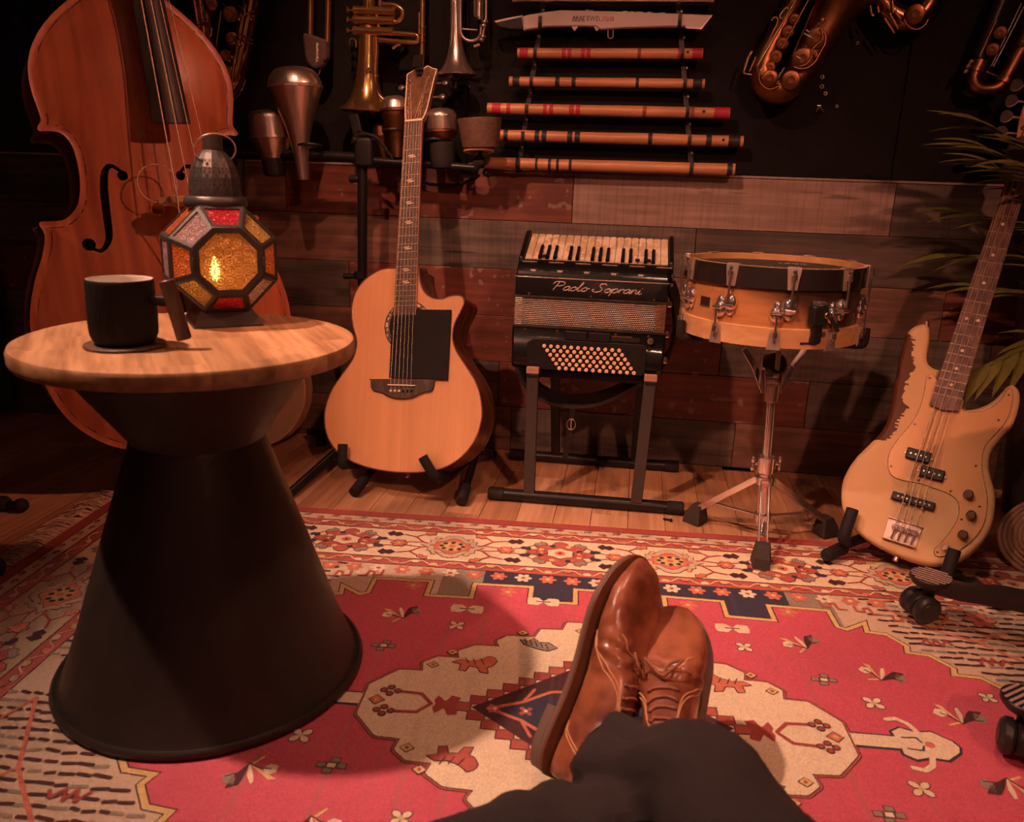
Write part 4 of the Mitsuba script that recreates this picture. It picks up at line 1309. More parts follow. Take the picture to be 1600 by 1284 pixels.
# headstock, tilted back
ha = 0.23
hx = np.array([gw, math.cos(ha) * gu - math.sin(ha) * gn, math.sin(ha) * gu + math.cos(ha) * gn])
hO = gp(0, SC + 0.006, 0.004)
hs = [(-.0225, 0.0), (.0225, 0.0), (.0265, .010), (.031, .030), (.0345, .075), (.038, .118), (.0415, .144), (.028, .149), (.014, .158), (.004, .150), (-.004, .145), (-.017, .151), (-.0395, .138), (-.0355, .100), (-.0315, .050), (-.027, .014)]
hd_ = part(k, 'headstock', xf(slab(hs, 0.015, 0.0015, -0.016), hO, hx), mat('headstock_veneer', fn=wood_fn((0.10, 0.05, 0.028), (0.19, 0.10, 0.055), 2, 110), rough=0.35), 30)
part(hd_, 'edge', xf(extrude(poly(hs).buffer(0.0005).difference(poly(hs).buffer(-0.0022)), 0.0015, -0.001), hO, hx), M_PEARL, False)
posts = []
for sx in (-1, 1):
    for q in range(3):
        y = 0.036 + 0.040 * q
        px_ = sx * (0.0185 + 0.003 * q)
        posts.append((sx, px_, y))
        tn = part(hd_, 'tuner', xf(cat(cyl((px_, y, -0.001), (px_, y, 0.003), 0.0052, 18, 0.001), cyl((px_, y, 0.003), (px_, y, 0.012), 0.0031, 14, 0.0008), rod((px_, y, -0.019), (sx * (abs(px_) + 0.030), y, -0.019), 0.0028), box(0.018, 0.012, 0.006, (px_, y, -0.019), 0.002), ball((sx * (abs(px_) + 0.036), y, -0.019), 0.0095, 2, (0.9, 0.75, 0.45)) if False else TM(ball((0, 0, 0), 0.0095, 2, (0.95, 0.8, 0.45)).vertices + [sx * (abs(px_) + 0.035), y, -0.019], ball((0, 0, 0), 0.0095, 2).faces)), hO, hx), M_CHROME, 40)
BP = [(x_, 0.0) for x_ in np.linspace(-0.0265, 0.0265, 6)]
for q in range(6):
    sx = -1 if q < 3 else 1
    post = posts[(q if q < 3 else 3 + (5 - q))]
    p_end = hO + post[1] * hx[0] + post[2] * hx[1] + 0.007 * hx[2]
    pts = [gp(BP[q][0] * 1.02, -0.011, 0.004), gp(BP[q][0], 0.0, 0.0135), gp(np.linspace(-0.0178, 0.0178, 6)[q], SC + 0.002, 0.0118), p_end]
    part(k, 'string', tube(pts, [0.00062 - 0.00005 * q] * 4, 5), M_STRING, True)
brp = [(-0.083, 0.0115), (-0.073, 0.015), (0.073, 0.015), (0.083, 0.0115), (0.078, -0.012), (0.055, -0.017), (0.032, -0.028), (0, -0.033), (-0.032, -0.028), (-0.055, -0.017), (-0.078, -0.012)]
br = part(k, 'bridge', gl(slab(spline(brp, 3, True), 0.0075, 0.002, 0.0)), M_FRET, 30)
part(br, 'saddle', gl(bar((-0.036, 0.0007, 0.0098), (0.036, -0.0007, 0.0098), 0.003, 0.0062, 0.001)), M_BONE, False)
for q in range(6):
    part(br, 'bridge_pin', gl(cat(cyl((BP[q][0] * 1.02, -0.0125, 0.006), (BP[q][0] * 1.02, -0.0145, 0.0115), 0.0031, 14, 0.0012))), M_PEARL if q in (0, 1, 2) else M_EBONY, 30)
part(k, 'plate', gl(slab([(-0.034, 0.0185), (0.117, 0.0135), (0.119, 0.181), (-0.033, 0.186)], 0.0055, 0.0008, 0.0022)), mat('plate_black', fn=lambda p, n, uv: mi.Color3f(0.017, 0.015, 0.015) * (0.8 + 0.5 * mikit.noise(p.x * 900, p.y * 900, p.z * 900)), rough=0.8, specular=0.1), 30, label='flat black square plate')
part(k, 'strap_button', gl(cyl((0, -0.2075, -0.05), (0, -0.222, -0.05), 0.0055, 16, 0.002)), M_STEEL, 30)

tk = thing('tuner_clip', 'small black tuner clipped on the top of the acoustic guitar headstock', 'tuner')
tO = hO + 0.145 * hx[1] - 0.004 * hx[0]
part(tk, 'body', xf(box(0.024, 0.036, 0.009, (-0.006, 0.020, 0.010), 0.002), tO, hx), M_PLASTIC, False)
part(tk, 'clip', xf(cat(box(0.018, 0.014, 0.010, (0.001, 0.0, 0.007), 0.002), box(0.014, 0.022, 0.004, (0.001, -0.006, 0.0035), 0.001)), tO, hx), M_PLASTIC, False)

# the stand: two side tubes with rubber feet, a cross tube, two padded arms
k = thing('guitar_stand', 'black folding floor stand holding the acoustic guitar', 'guitar stand')
fl1, fl2 = on_floor(556, 776), on_floor(722, 790)
bk1, bk2 = on_floor(560, 692), on_floor(768, 718)
zr = np.array([0, 0, 0.014])
apex = [np.array([-0.60, -0.27, 0.075]), np.array([-0.37, -0.27, 0.075])]
for s_, (a_, ap, b_) in enumerate(((fl1, apex[0], bk1), (fl2, apex[1], bk2))):
    lg = part(k, 'leg', tube(spline([a_ + zr, a_ * 0.6 + ap * 0.4 + zr * 0.5, ap], 6), 0.0095, 14), M_TUBE, 40)
    part(lg, 'foot', tube([a_ + zr + nrm(a_ - ap) * 0.010 * [1, 1, 0], a_ + zr + nrm(ap - a_) * 0.045], [0.0135, 0.0135], 16), M_FOAM, 40)
    lg = part(k, 'leg', rod(ap, b_ + zr, 0.0095, 14), M_TUBE, 40)
    part(lg, 'foot', tube([b_ + zr + nrm(b_ - ap) * 0.010 * [1, 1, 0], b_ + zr + nrm(ap - b_) * 0.045], [0.0135, 0.0135], 16), M_FOAM, 40)
part(k, 'cross_tube', rod(apex[0], apex[1], 0.009, 14), M_TUBE, 40)
for px_, tip in ((552, (551, 708)), (700, (684, 716))):
    gpx = (np.array(at(px_, 735, -0.40)) - G_O) @ gw
    q0 = apex[0] if px_ < 600 else apex[1]
    yb = GO.exterior.intersection(LineString([(gpx, -0.4), (gpx, 0.0)]))
    yy = min(p_.y for p_ in getattr(yb, 'geoms', [yb])) if not yb.is_empty else -0.18
    q1 = gp(gpx, yy - 0.014, -0.085)
    q2 = gp(gpx + (0.0), yy - 0.014, 0.012)
    q3 = gp(gpx + (0.002 if px_ < 600 else -0.028), yy + (0.034 if px_ < 600 else 0.030), 0.022)
    am = part(k, 'arm', tube(spline([q0, (q0 + q1) / 2 + [0, 0, -0.004], q1, q1 * 0.4 + q2 * 0.6], 5), 0.0075, 12), M_TUBE, 40)
    part(am, 'pad', tube(spline([q1 * 0.8 + q2 * 0.2, q1 * 0.25 + q2 * 0.75, q2 * 0.95 + q3 * 0.05 + gn * 0.002, q3], 6), 0.0118, 14), M_FOAM, 40)

# a slim folded stand leg reaching out past the table, and the low bar behind it
k = thing('folding_stand', 'flat black folding stand with a slanted leg between the table and the acoustic guitar', 'stand')
a_, b_ = on_floor(452, 772, 0.012), at(530, 702, -0.20)
part(k, 'leg', bar(a_, b_, 0.024, 0.011, 0.003, up=(0.3, -0.2, 1)), M_TUBE, 30)
part(k, 'groove', bar(a_ + [0, -0.004, 0.0068], b_ + [0, -0.004, 0.0068], 0.0015, 0.0012, 0, up=(0.3, -0.2, 1)), M_STEEL, False)
c_ = np.array([-0.80, -0.10, 0.040])
part(k, 'rear_bar', bar(c_ + [-0.10, 0, 0], c_ + [0.19, 0.0, 0.0], 0.014, 0.018, 0.003), M_TUBE, 30)
part(k, 'hinge', cat(bar(b_, np.array([b_[0] + 0.05, -0.10, 0.040]), 0.016, 0.012, 0.003)), M_TUBE, 30)
for xo in (-0.06, 0.17):
    part(k, 'foot', box(0.022, 0.03, 0.034, (c_[0] + xo, c_[1] + 0.005, 0.0175), 0.004), M_FOAM, 30)

# ================================================================== accordion
AX0, AX1, AY = -0.268, 0.081, -0.400
AXC, AW = (AX0 + AX1) / 2, AX1 - AX0
k = thing('accordion', 'black piano accordion with pearly keys and silver script resting on a black stand', 'accordion')
M_KEY = mat('pearl_keys', fn=lambda p, n, uv: mikit.mix(mi.Color3f(0.60, 0.44, 0.27), mi.Color3f(0.90, 0.76, 0.56), mikit.smoothstep(0.3, 0.75, mikit.fbm(p.x * 60 + 5 * mikit.noise(p.x * 90, p.y * 50, p.z * 50), p.y * 30, p.z * 30, 3))), rough=0.25, clearcoat=0.6)


def rbx(x0, x1, y0, y1, z0, z1, r):
    return box(x1 - x0, y1 - y0, z1 - z0, ((x0 + x1) / 2, (y0 + y1) / 2, (z0 + z1) / 2), r)


def yzprism(prof, x0, x1, r=0.002):
    """a profile in (y, z) drawn out along x"""
    m = slab(prof, x1 - x0, r, 0.0)
    v = m.vertices
    return TM(np.c_[v[:, 2] + x0, v[:, 0], v[:, 1]], m.faces)


D1 = -0.205
bass = yzprism([(AY, 0.352), (AY + 0.008, 0.338), (AY + 0.03, 0.332), (D1, 0.332), (D1, 0.436), (AY, 0.436)], AX0, AX1, 0.006)
part(k, 'bass_box', bass, M_GLOSS, 35)
part(k, 'treble_box', yzprism([(AY, 0.505), (D1, 0.505), (D1, 0.60), (AY + 0.075, 0.592), (AY + 0.046, 0.588), (AY + 0.018, 0.572), (AY, 0.549)], AX0 + 0.004, AX1 - 0.002, 0.005), M_GLOSS, 35)
part(k, 'trim', cat(rbx(AX0 - 0.001, AX1 + 0.001, AY - 0.002, D1, 0.434, 0.4395, 0.001)), M_EBONY, False)
part(k, 'trim', cat(rbx(AX0 - 0.001, AX1 + 0.001, AY - 0.002, D1, 0.5025, 0.507, 0.001)), M_EBONY, False)
part(k, 'trim', cat(rbx(AX0 + 0.002, AX1 - 0.001, AY - 0.0015, AY + 0.006, 0.5475, 0.5500, 0.0008)), M_STEEL, False)


def bellow_fn(p, n, uv):
    f = dr.abs(p.z * 230.0 - dr.floor(p.z * 230.0) - 0.5) * 2
    row = dr.floor(p.z * 230.0)
    xx = p.x * 230 + 0.5 * row
    d = dr.abs(xx - dr.floor(xx) - 0.5) * 2
    t = mikit.smoothstep(0.45, 0.6, 1 - (0.55 * f + 0.55 * d))
    return mikit.mix(mi.Color3f(0.025, 0.020, 0.019), mi.Color3f(0.66, 0.52, 0.45), t)


M_BEL = mat('bellows_cloth', fn=bellow_fn, rough=0.45)
M_COPPER = mat('bellows_metal', (0.80, 0.52, 0.36), 0.25, 1.0)
prof = []
NF = 15
for i in range(NF * 2 + 1):
    z = 0.4395 + (0.5025 - 0.4395) * i / (NF * 2)
    prof.append((z, 0.0 if i % 2 else 0.0042))
bv, bf, o = [], [], 0
ring = lambda ins: [(AX0 + 0.004 + ins, AY + ins), (AX1 - 0.004 - ins, AY + ins), (AX1 - 0.004 - ins, D1 - ins), (AX0 + 0.004 + ins, D1 - ins)]
for z, ins in prof:
    bv += [(x, y, z) for x, y in ring(ins)]
for i in range(len(prof) - 1):
    for j in range(4):
        bf.append((i * 4 + j, i * 4 + (j + 1) % 4, (i + 1) * 4 + (j + 1) % 4, (i + 1) * 4 + j))
be = part(k, 'bellows', TM(bv, bf), M_BEL, False, label='narrow pleated bellows with fine dotted pattern')
for x, w_ in ((AX0 + 0.013, 0.018), (AX1 - 0.015, 0.022)):
    cs_ = cat([rbx(x - w_ / 2, x + w_ / 2, AY - 0.0012, AY + 0.012, 0.4395 + i * 0.0042 + 0.0004, 0.4395 + i * 0.0042 + 0.0034, 0.0008) for i in range(NF)])
    part(be, 'corner_guards', cs_, M_COPPER, False, label='coppery metal corner guards', stuff=True)
# keyboard: 19 pearly keys and the black keys between them, the deck leaning back
KX0, KX1 = AX0 + 0.018, AX1 - 0.006
kA, kB = np.array([AY + 0.040, 0.586]), np.array([AY + 0.158, 0.634])
kd = nrm(np.array([0, *(kB - kA)])); kn = np.array([0, -kd[2], kd[1]])
kax = np.array([[1, 0, 0], kd, kn])
NK = 19
kw = (KX1 - KX0) / NK
Lk = np.linalg.norm(kB - kA)
part(k, 'key_deck', xf(box(KX1 - KX0 + 0.006, Lk + 0.02, 0.03, ((KX0 + KX1) / 2, Lk / 2, -0.024), 0.003), (0, *kA), kax), M_GLOSS, False)
wk = slab([(-kw / 2 + 0.0004, 0), (kw / 2 - 0.0004, 0), (kw / 2 - 0.0004, Lk - 0.004), (kw / 2 - 0.003, Lk), (-kw / 2 + 0.003, Lk), (-kw / 2 + 0.0004, Lk - 0.004)], 0.009, 0.0016, -0.007)
for i in range(NK):
    part(k, 'white_key', xf(wk, (KX0 + (i + 0.5) * kw, *kA), kax), M_KEY, 40)
bkey = slab([(-0.0042, 0), (0.0042, 0), (0.0036, 0.056), (-0.0036, 0.056)], 0.011, 0.0018, -0.002)
for i in (1, 2, 3, 5, 6, 8, 9, 10, 12, 13, 15, 16):
    part(k, 'black_key', xf(bkey, (KX0 + (i + 1.03) * kw, *(kA + 0.0 * kd[1:])), kax), M_GLOSS, 40)
chk = [(AY + 0.03, 0.535), (AY + 0.05, 0.56), (AY + 0.14, 0.60), (AY + 0.163, 0.615), (AY + 0.168, 0.630), (AY + 0.158, 0.643), (AY + 0.14, 0.640), (AY + 0.05, 0.598), (AY + 0.03, 0.588)]
part(k, 'key_cheek', yzprism(chk, KX1 + 0.001, KX1 + 0.012, 0.003), M_GLOSS, 35)
part(k, 'key_cheek', yzprism(chk, KX0 - 0.013, KX0 - 0.001, 0.003), M_GLOSS, 35)
# register switches and ornaments along the slanted grille
sl0, sl1 = np.array([0, AY + 0.002, 0.5535]), np.array([0, AY + 0.044, 0.589])
sd = nrm(sl1 - sl0); sn = np.array([0, -sd[2], sd[1]])
sax = np.array([[1, 0, 0], sd, sn])
M_LACE = mat('grille_lace', (0.56, 0.42, 0.35), 0.45, 0.2)
for i in range(6):
    x = AX0 + 0.022 + i * 0.0605
    if i < 5:
        fl_ = cat([extrude(shapely.union_all([Point(0, 0).buffer(0.0052, 5), *[Point(0.0058 * math.cos(t), 0.0058 * math.sin(t)).buffer(0.0026, 4) for t in np.arange(6) * math.pi / 3], sbox(-0.022, -0.0016, 0.022, 0.0016)]), 0.0008, 0.0)])
        part(k, 'ornament', xf(fl_, sl0 + [x + 0.02 if i else x + 0.02, 0, 0] + sd * 0.017 + sn * 0.0012, sax), M_LACE, False)
    part(k, 'register_switch', xf(box(0.040, 0.007, 0.004, (0, 0, 0.002), 0.0015), sl0 + [x + 0.010, 0, 0] + sd * 0.036 + sn * 0.001, sax), M_GLOSS, False)
    part(k, 'register_line', xf(box(0.034, 0.0016, 0.001, (0, 0, 0.0045), 0.0003), sl0 + [x + 0.010, 0, 0] + sd * 0.036 + sn * 0.001, sax), M_LACE, False)
for x in (AX0 + 0.062, AX0 + 0.088, AX1 - 0.075, AX1 - 0.05):
    part(k, 'register_knob', box(0.010, 0.006, 0.006, (x, AY + 0.037, 0.594), 0.0015), M_GLOSS, False)
# the maker's name in silver script on the treble box
LET = {
    'P': (0.95, [[(0.15, 0), (0.28, 0.5), (0.42, 1.0)], [(-0.05, 0.72), (0.1, 0.98), (0.5, 1.05), (0.85, 0.95), (0.88, 0.7), (0.6, 0.52), (0.32, 0.5)]]),
    'S': (0.95, [[(0.98, 0.82), (0.85, 1.0), (0.58, 1.02), (0.42, 0.85), (0.5, 0.64), (0.7, 0.45), (0.7, 0.2), (0.45, 0.0), (0.15, 0.02), (-0.05, 0.2), (0.1, 0.32)]]),
    'a': (0.55, [[(0.5, 0.45), (0.28, 0.5), (0.06, 0.32), (0.04, 0.08), (0.2, 0.0), (0.38, 0.15), (0.5, 0.45), (0.44, 0.1), (0.55, 0.0), (0.66, 0.12)]]),
    'o': (0.55, [[(0.3, 0.48), (0.08, 0.3), (0.1, 0.04), (0.3, 0.0), (0.48, 0.2), (0.42, 0.45), (0.3, 0.46), (0.5, 0.36), (0.66, 0.4)]]),
    'l': (0.36, [[(0.0, 0.1), (0.2, 0.55), (0.36, 0.98), (0.28, 1.04), (0.18, 0.7), (0.1, 0.12), (0.22, 0.0), (0.42, 0.16)]]),
    'p': (0.58, [[(0.0, 0.12), (0.2, 0.5), (0.1, 0.1), (-0.02, -0.42)], [(0.14, 0.3), (0.34, 0.5), (0.52, 0.4), (0.46, 0.1), (0.26, 0.0), (0.16, 0.08)], [(0.46, 0.1), (0.66, 0.16)]]),
    'r': (0.45, [[(0.0, 0.1), (0.14, 0.48), (0.1, 0.0), (0.16, 0.3), (0.32, 0.5), (0.44, 0.42), (0.46, 0.3)]]),
    'n': (0.6, [[(0.0, 0.12), (0.14, 0.48), (0.1, 0.0), (0.18, 0.3), (0.36, 0.5), (0.46, 0.38), (0.42, 0.08), (0.54, 0.0), (0.68, 0.14)]]),
    'i': (0.3, [[(0.0, 0.12), (0.14, 0.46), (0.1, 0.08), (0.22, 0.0), (0.36, 0.14)], [(0.2, 0.68), (0.22, 0.72)]]),
    ' ': (0.4, [])}
sv = [sum(LET[c_][0] for c_ in 'Paolo Soprani')]
H_ = 0.0195
sc_ = 0.200 / (sv[0] * H_ * 0.93)
x_ = AX0 + 0.086
z_ = 0.5225
stk = []
for c_ in 'Paolo Soprani':
    adv, ss = LET[c_]
    for s_ in ss:
        q = spline(s_, 5)
        stk.append(np.c_[x_ + (q[:, 0] + 0.28 * q[:, 1]) * H_ * sc_ * 0.93, np.full(len(q), AY - 0.0012), z_ + q[:, 1] * H_ * 0.95])
    x_ += adv * H_ * sc_ * 0.93
part(k, 'script_name', curve_text(stk, 0.00125, 6), mat('script_silver', (0.86, 0.70, 0.60), 0.3, 0.7), True, label='silver script lettering')
for x, z in ((AX0 + 0.036, 0.5115), (AX0 + 0.176, 0.5115), (AX1 - 0.032, 0.5115), (AX0 + 0.030, 0.429), (AX0 + 0.104, 0.429), (AX1 - 0.112, 0.429), (AX1 - 0.038, 0.429)):
    part(k, 'screw', cyl((x, AY + 0.002, z), (x, AY - 0.0025, z), 0.0028, 12, 0.001), M_COPPER, 30)
# bass panel with 72 buttons
pn = slab([(AX0 + 0.040, 0.338), (AX1 - 0.048, 0.338), (AX1 - 0.040, 0.346), (AX1 - 0.040, 0.402), (AX1 - 0.048, 0.409), (AX0 + 0.050, 0.409), (AX0 + 0.036, 0.398), (AX0 + 0.036, 0.346)], 0.004, 0.001, 0.0)
v = pn.vertices
part(k, 'bass_panel', TM(np.c_[v[:, 0], AY + 0.001 - v[:, 2], v[:, 1]], pn.faces), M_PLASTIC, 30)
bt = shared(cyl((0, 0, 0), (0, -0.0052, 0), 0.0046, 14, 0.0012), mat('button_pearl', (0.74, 0.50, 0.33), 0.35), 40)
for r in range(6):
    for c_ in range(12):
        piece(k, 'bass_button', bt, T().translate([AX0 + 0.0765 + c_ * 0.01555 + r * 0.0074, AY - 0.0028, 0.3935 - r * 0.0100]))
for x0_, w_ in ((AX0 + 0.122, 0.050), (AX0 + 0.176, 0.050)):
    part(k, 'bass_register', rbx(x0_, x0_ + w_, AY - 0.004, AY + 0.002, 0.411, 0.431, 0.0015), M_PLASTIC, False)
part(k, 'air_slot', rbx(AX0 + 0.228, AX0 + 0.292, AY - 0.0015, AY + 0.001, 0.413, 0.424, 0.0004), M_INSIDE, False)
part(k, 'slot_rim', rbx(AX0 + 0.228, AX0 + 0.275, AY - 0.0022, AY, 0.4242, 0.4254, 0.0004), M_BRASS, False)
part(k, 'air_button', cyl((AX1 - 0.033, AY + 0.004, 0.419), (AX1 - 0.033, AY - 0.010, 0.419), 0.0072, 18, 0.003), M_CHROME, 40)
for z in (0.565, 0.50, 0.43, 0.37):
    part(k, 'strap_bracket', rbx(AX1 - 0.002, AX1 + 0.010, AY + 0.03, AY + 0.055, z - 0.008, z + 0.004, 0.003), M_CHROME, False)
for x in (AX0 - 0.0035, AX1 + 0.0035):
    part(k, 'bellows_latch', cyl((x, AY + 0.02, 0.54), (x, AY + 0.02, 0.548), 0.004, 12, 0.001), M_CHROME, 30)
M_LEATHER = mat('black_leather', fn=lambda p, n, uv: mi.Color3f(0.020, 0.017, 0.016) * (0.7 + 0.7 * mikit.fbm(p.x * 60, p.y * 60, p.z * 60, 3)), rough=0.42)


def band(pts, w, th, side=(0, 1, 0)):
    """a strap: flat band along the points, its width towards side"""
    P = spline(pts, 8)
    t = np.gradient(P, axis=0); t /= np.linalg.norm(t, axis=1, keepdims=True)
    sd_ = np.broadcast_to(np.asarray(side, float), P.shape)
    sd_ = sd_ - t * (sd_ * t).sum(1, keepdims=True); sd_ /= np.linalg.norm(sd_, axis=1, keepdims=True)
    nn_ = np.cross(t, sd_)
    sec = [(-1, -1), (-0.92, 1), (0.92, 1), (1, -1)]
    V = np.stack([P + sd_ * (w / 2 * a_) + nn_ * (th / 2 * b_) for a_, b_ in sec], 1)
    N_ = len(P)
    f = []
    for i in range(N_ - 1):
        for j in range(4):
            f.append((i * 4 + j, i * 4 + (j + 1) % 4, (i + 1) * 4 + (j + 1) % 4, (i + 1) * 4 + j))
    f += [(0, 3, 2, 1), ((N_ - 1) * 4, (N_ - 1) * 4 + 1, (N_ - 1) * 4 + 2, (N_ - 1) * 4 + 3)]
    return TM(V.reshape(-1, 3), f)


def leather_strap(nm, pts, w, label):
    q = part(k, nm, band(pts, w, 0.009, (0.25, 0.9, 0.55)), M_LEATHER, 40, label=label)
    return q


yb_ = -0.26
leather_strap('shoulder_strap', [(AX0 + 0.005, yb_, 0.36), (AX0 + 0.010, yb_ - 0.01, 0.31), (AX0 + 0.05, yb_ - 0.02, 0.258), (AX0 + 0.115, yb_ - 0.02, 0.236), (AX0 + 0.20, yb_ - 0.02, 0.245), (AX0 + 0.28, yb_ - 0.01, 0.285), (AX1 + 0.005, yb_, 0.345), (AX1 + 0.028, yb_, 0.42), (AX1 + 0.022, yb_, 0.49), (AX1 + 0.004, yb_, 0.535)], 0.046, 'wide black leather strap hanging below')
part(k, 'strap_tail', band([(AX0 + 0.15, yb_, 0.245), (AX0 + 0.142, yb_ + 0.005, 0.215), (AX0 + 0.136, yb_ + 0.005, 0.17), (AX0 + 0.128, yb_, 0.075)], 0.014, 0.003, (1, 0.1, 0)), M_LEATHER, 40)
part(k, 'buckle', cat(tube(np.array([(AX0 + 0.139 + 0.011 * math.cos(t), yb_ - 0.006, 0.170 + 0.014 * math.sin(t)) for t in np.arange(16) * 2 * math.pi / 16]), 0.0016, 6, closed=True), rod((AX0 + 0.139, yb_ - 0.006, 0.156), (AX0 + 0.139, yb_ - 0.008, 0.186), 0.0014)), M_CHROME, 40)

# ------------------------------------------------------------------ accordion stand
k = thing('accordion_stand', 'black metal stand with two wide floor bars holding the accordion', 'stand')
yF, yR = -0.392, -0.085
M_STAND = mat('stand_grey', fn=lambda p, n, uv: mi.Color3f(0.040, 0.033, 0.030) * (0.75 + 0.5 * mikit.noise(p.x * 800, p.y * 800, p.z * 800)), rough=0.45)
for y, x0_, x1_ in ((yF, -0.302, 0.146), (yR, -0.296, 0.148)):
    b_ = part(k, 'floor_bar', cyl((x0_, y, 0.0165), (x1_, y + 0.008, 0.0165), 0.0145, 24), M_TUBE, 40)
    for xa, xb in ((x0_ - 0.012, x0_ + 0.028), (x1_ - 0.028, x1_ + 0.012)):
        part(b_, 'end_cap', cyl((xa, y + (0 if xa < 0 else 0.008), 0.0165), (xb, y + (0 if xa < 0 else 0.008), 0.0165), 0.0162, 24, 0.003), M_FOAM, 40)
LX = (-0.2135, 0.0455)
for i, x in enumerate(LX):
    xt = x + (0.0 if i == 0 else 0.009)
    p0, p1 = np.array([x, yF, 0.026]), np.array([xt, AY - 0.022, 0.345])
    lg = part(k, 'front_leg', bar(p0, p1, 0.027, 0.016, 0.002, up=(0, 1, 0)), M_STAND, 30)
    part(lg, 'clip_band', bar(p1 - [0, 0, 0.013], p1 + [0, 0, 0.001], 0.0285, 0.0175, 0.001, up=(0, 1, 0)), mat('clip_band', (0.36, 0.20, 0.13), 0.5) if i == 0 else 'mat_clip_band', False)
    part(lg, 'hook', cat(rbx(xt - 0.012, xt + 0.012, AY - 0.030, AY + 0.05, 0.3225, 0.3305, 0.002)), M_TUBE, 30)
    part(k, 'rear_leg', bar((x + (0.034 if i == 0 else -0.005), yR, 0.026), (x + (0.034 if i == 0 else -0.005), -0.235, 0.328), 0.024, 0.016, 0.002, up=(0, 1, 0)), M_TUBE, 30)
    part(k, 'wing_bolt', cat(cyl((x - 0.022, yF - 0.006, 0.185), (x + 0.0, yF - 0.012, 0.185), 0.004, 12)) if i == 0 else cyl((x + 0.014, yF - 0.01, 0.165), (x + 0.026, yF - 0.01, 0.165), 0.004, 12), M_TUBE, 30)
part(k, 'top_bar', rbx(LX[0] - 0.01, LX[1] + 0.02, -0.345, -0.325, 0.305, 0.323, 0.002), M_TUBE, 30)
part(k, 'top_bar', rbx(LX[0] + 0.02, LX[1] + 0.01, -0.245, -0.227, 0.312, 0.328, 0.002), M_TUBE, 30)
for x in (LX[0] + 0.002, LX[1] + 0.008):
    part(k, 'side_bar', rbx(x - 0.008, x + 0.008, -0.425, -0.23, 0.306, 0.322, 0.002), M_TUBE, 30)
b0 = on_floor(1036, 810, 0.004)
k = thing('bolt', 'small black bolt lying on the floor beside the accordion stand', 'bolt')
obj(k, cat(cyl(b0, b0 + [0.018, -0.006, 0.0], 0.0022, 10), cyl(b0 + [0.016, -0.0054, 0.0], b0 + [0.021, -0.007, 0], 0.004, 10, 0.001)), M_TUBE, 30)
# ================================================================== snare drum on its stand
SCX, SCY, SZ, SR = 0.281, -0.500, 0.619, 0.178
C0 = np.array([SCX, SCY, 0])
k = thing('snare_drum', 'snare drum with dark upper hoop, amber sunburst shell and chrome lugs on a chrome stand', 'snare drum')


def shell_fn(p, n, uv):
    t = mikit.smoothstep(SZ - 0.115, SZ - 0.045, p.z + 0.02 * mikit.noise(p.x * 14, p.y * 14, 2) + 0.10 * (p.x - SCX) / SR - 0.02)
    g = mikit.fbm(p.x * 24, p.y * 24, p.z * 160, 3)
    return mikit.mix(mi.Color3f(0.46, 0.20, 0.075), mi.Color3f(0.05, 0.022, 0.014), t) * (0.8 + 0.35 * g)


M_SHELL = mat('sunburst_shell', fn=shell_fn, rough=0.2, clearcoat=0.8)
M_AMBER = mat('amber_hoop', fn=wood_fn((0.50, 0.26, 0.115), (0.60, 0.34, 0.155), 0, 70, 0.3), rough=0.25, clearcoat=0.7)
M_CLAW = mat('claw_steel', (0.72, 0.58, 0.50), 0.38, 0.8)
M_HOOPBLK = mat('black_hoop', (0.014, 0.010, 0.009), 0.18, clearcoat=0.8)
cc = (SCX, SCY, 0)
part(k, 'shell', lathe([(SR - 0.014, SZ - 0.115), (SR - 0.008, SZ - 0.115), (SR - 0.008, SZ - 0.034), (SR - 0.014, SZ - 0.034)], 128, cc), M_SHELL, 40)
uh = part(k, 'upper_hoop', lathe([(SR - 0.008, SZ - 0.040), (SR, SZ - 0.040), (SR, SZ - 0.002), (SR - 0.0015, SZ - 0.0005)], 128, cc), M_HOOPBLK, 40, label='black varnished upper hoop')
part(uh, 'hoop_edge', lathe([(SR - 0.0015, SZ - 0.0005), (SR - 0.003, SZ), (SR - 0.007, SZ), (SR - 0.008, SZ - 0.001), (SR - 0.008, SZ - 0.015)], 128, cc), M_AMBER, 40, label='bare wood inner edge')
part(k, 'lower_hoop', lathe([(SR - 0.008, SZ - 0.112), (SR - 0.001, SZ - 0.112), (SR, SZ - 0.113), (SR, SZ - 0.149), (SR - 0.001, SZ - 0.141), (SR - 0.007, SZ - 0.141), (SR - 0.008, SZ - 0.149)], 128, cc), M_AMBER, 40, label='amber wooden lower hoop')
hd_ = part(k, 'drumhead', lathe([(0, SZ - 0.013), (SR - 0.009, SZ - 0.013), (SR - 0.0085, SZ - 0.016)], 96, cc), mat('dark_drumhead', fn=lambda p, n, uv: mi.Color3f(0.045, 0.038, 0.036) * (0.75 + 0.5 * mikit.fbm(p.x * 40, p.y * 40, 0, 3)), rough=0.6), 40)
part(k, 'snare_head', lathe([(0, SZ - 0.141), (SR - 0.009, SZ - 0.141)], 64, cc), mat('clear_head', (0.5, 0.4, 0.32), 0.4), 40)
bits = []
for i, (u, w_) in enumerate([(0, .006), (.009, .004), (.016, .007), (.026, .003), (.032, .006), (.041, .004), (.048, .005)]):
    bits.append(box(w_, 0.007, 0.0004, (SCX + 0.028 + u, SCY + 0.088 - 0.0035 * i * 0.2, SZ - 0.0127)))
part(hd_, 'print', cat(bits), M_BONE, False, label='small pale print near the far rim', stuff=True)
cam_ang = math.atan2(EYE[1] - SCY, EYE[0] - SCX)
up0, lo0 = cam_ang + math.radians(-24), cam_ang + math.radians(5)


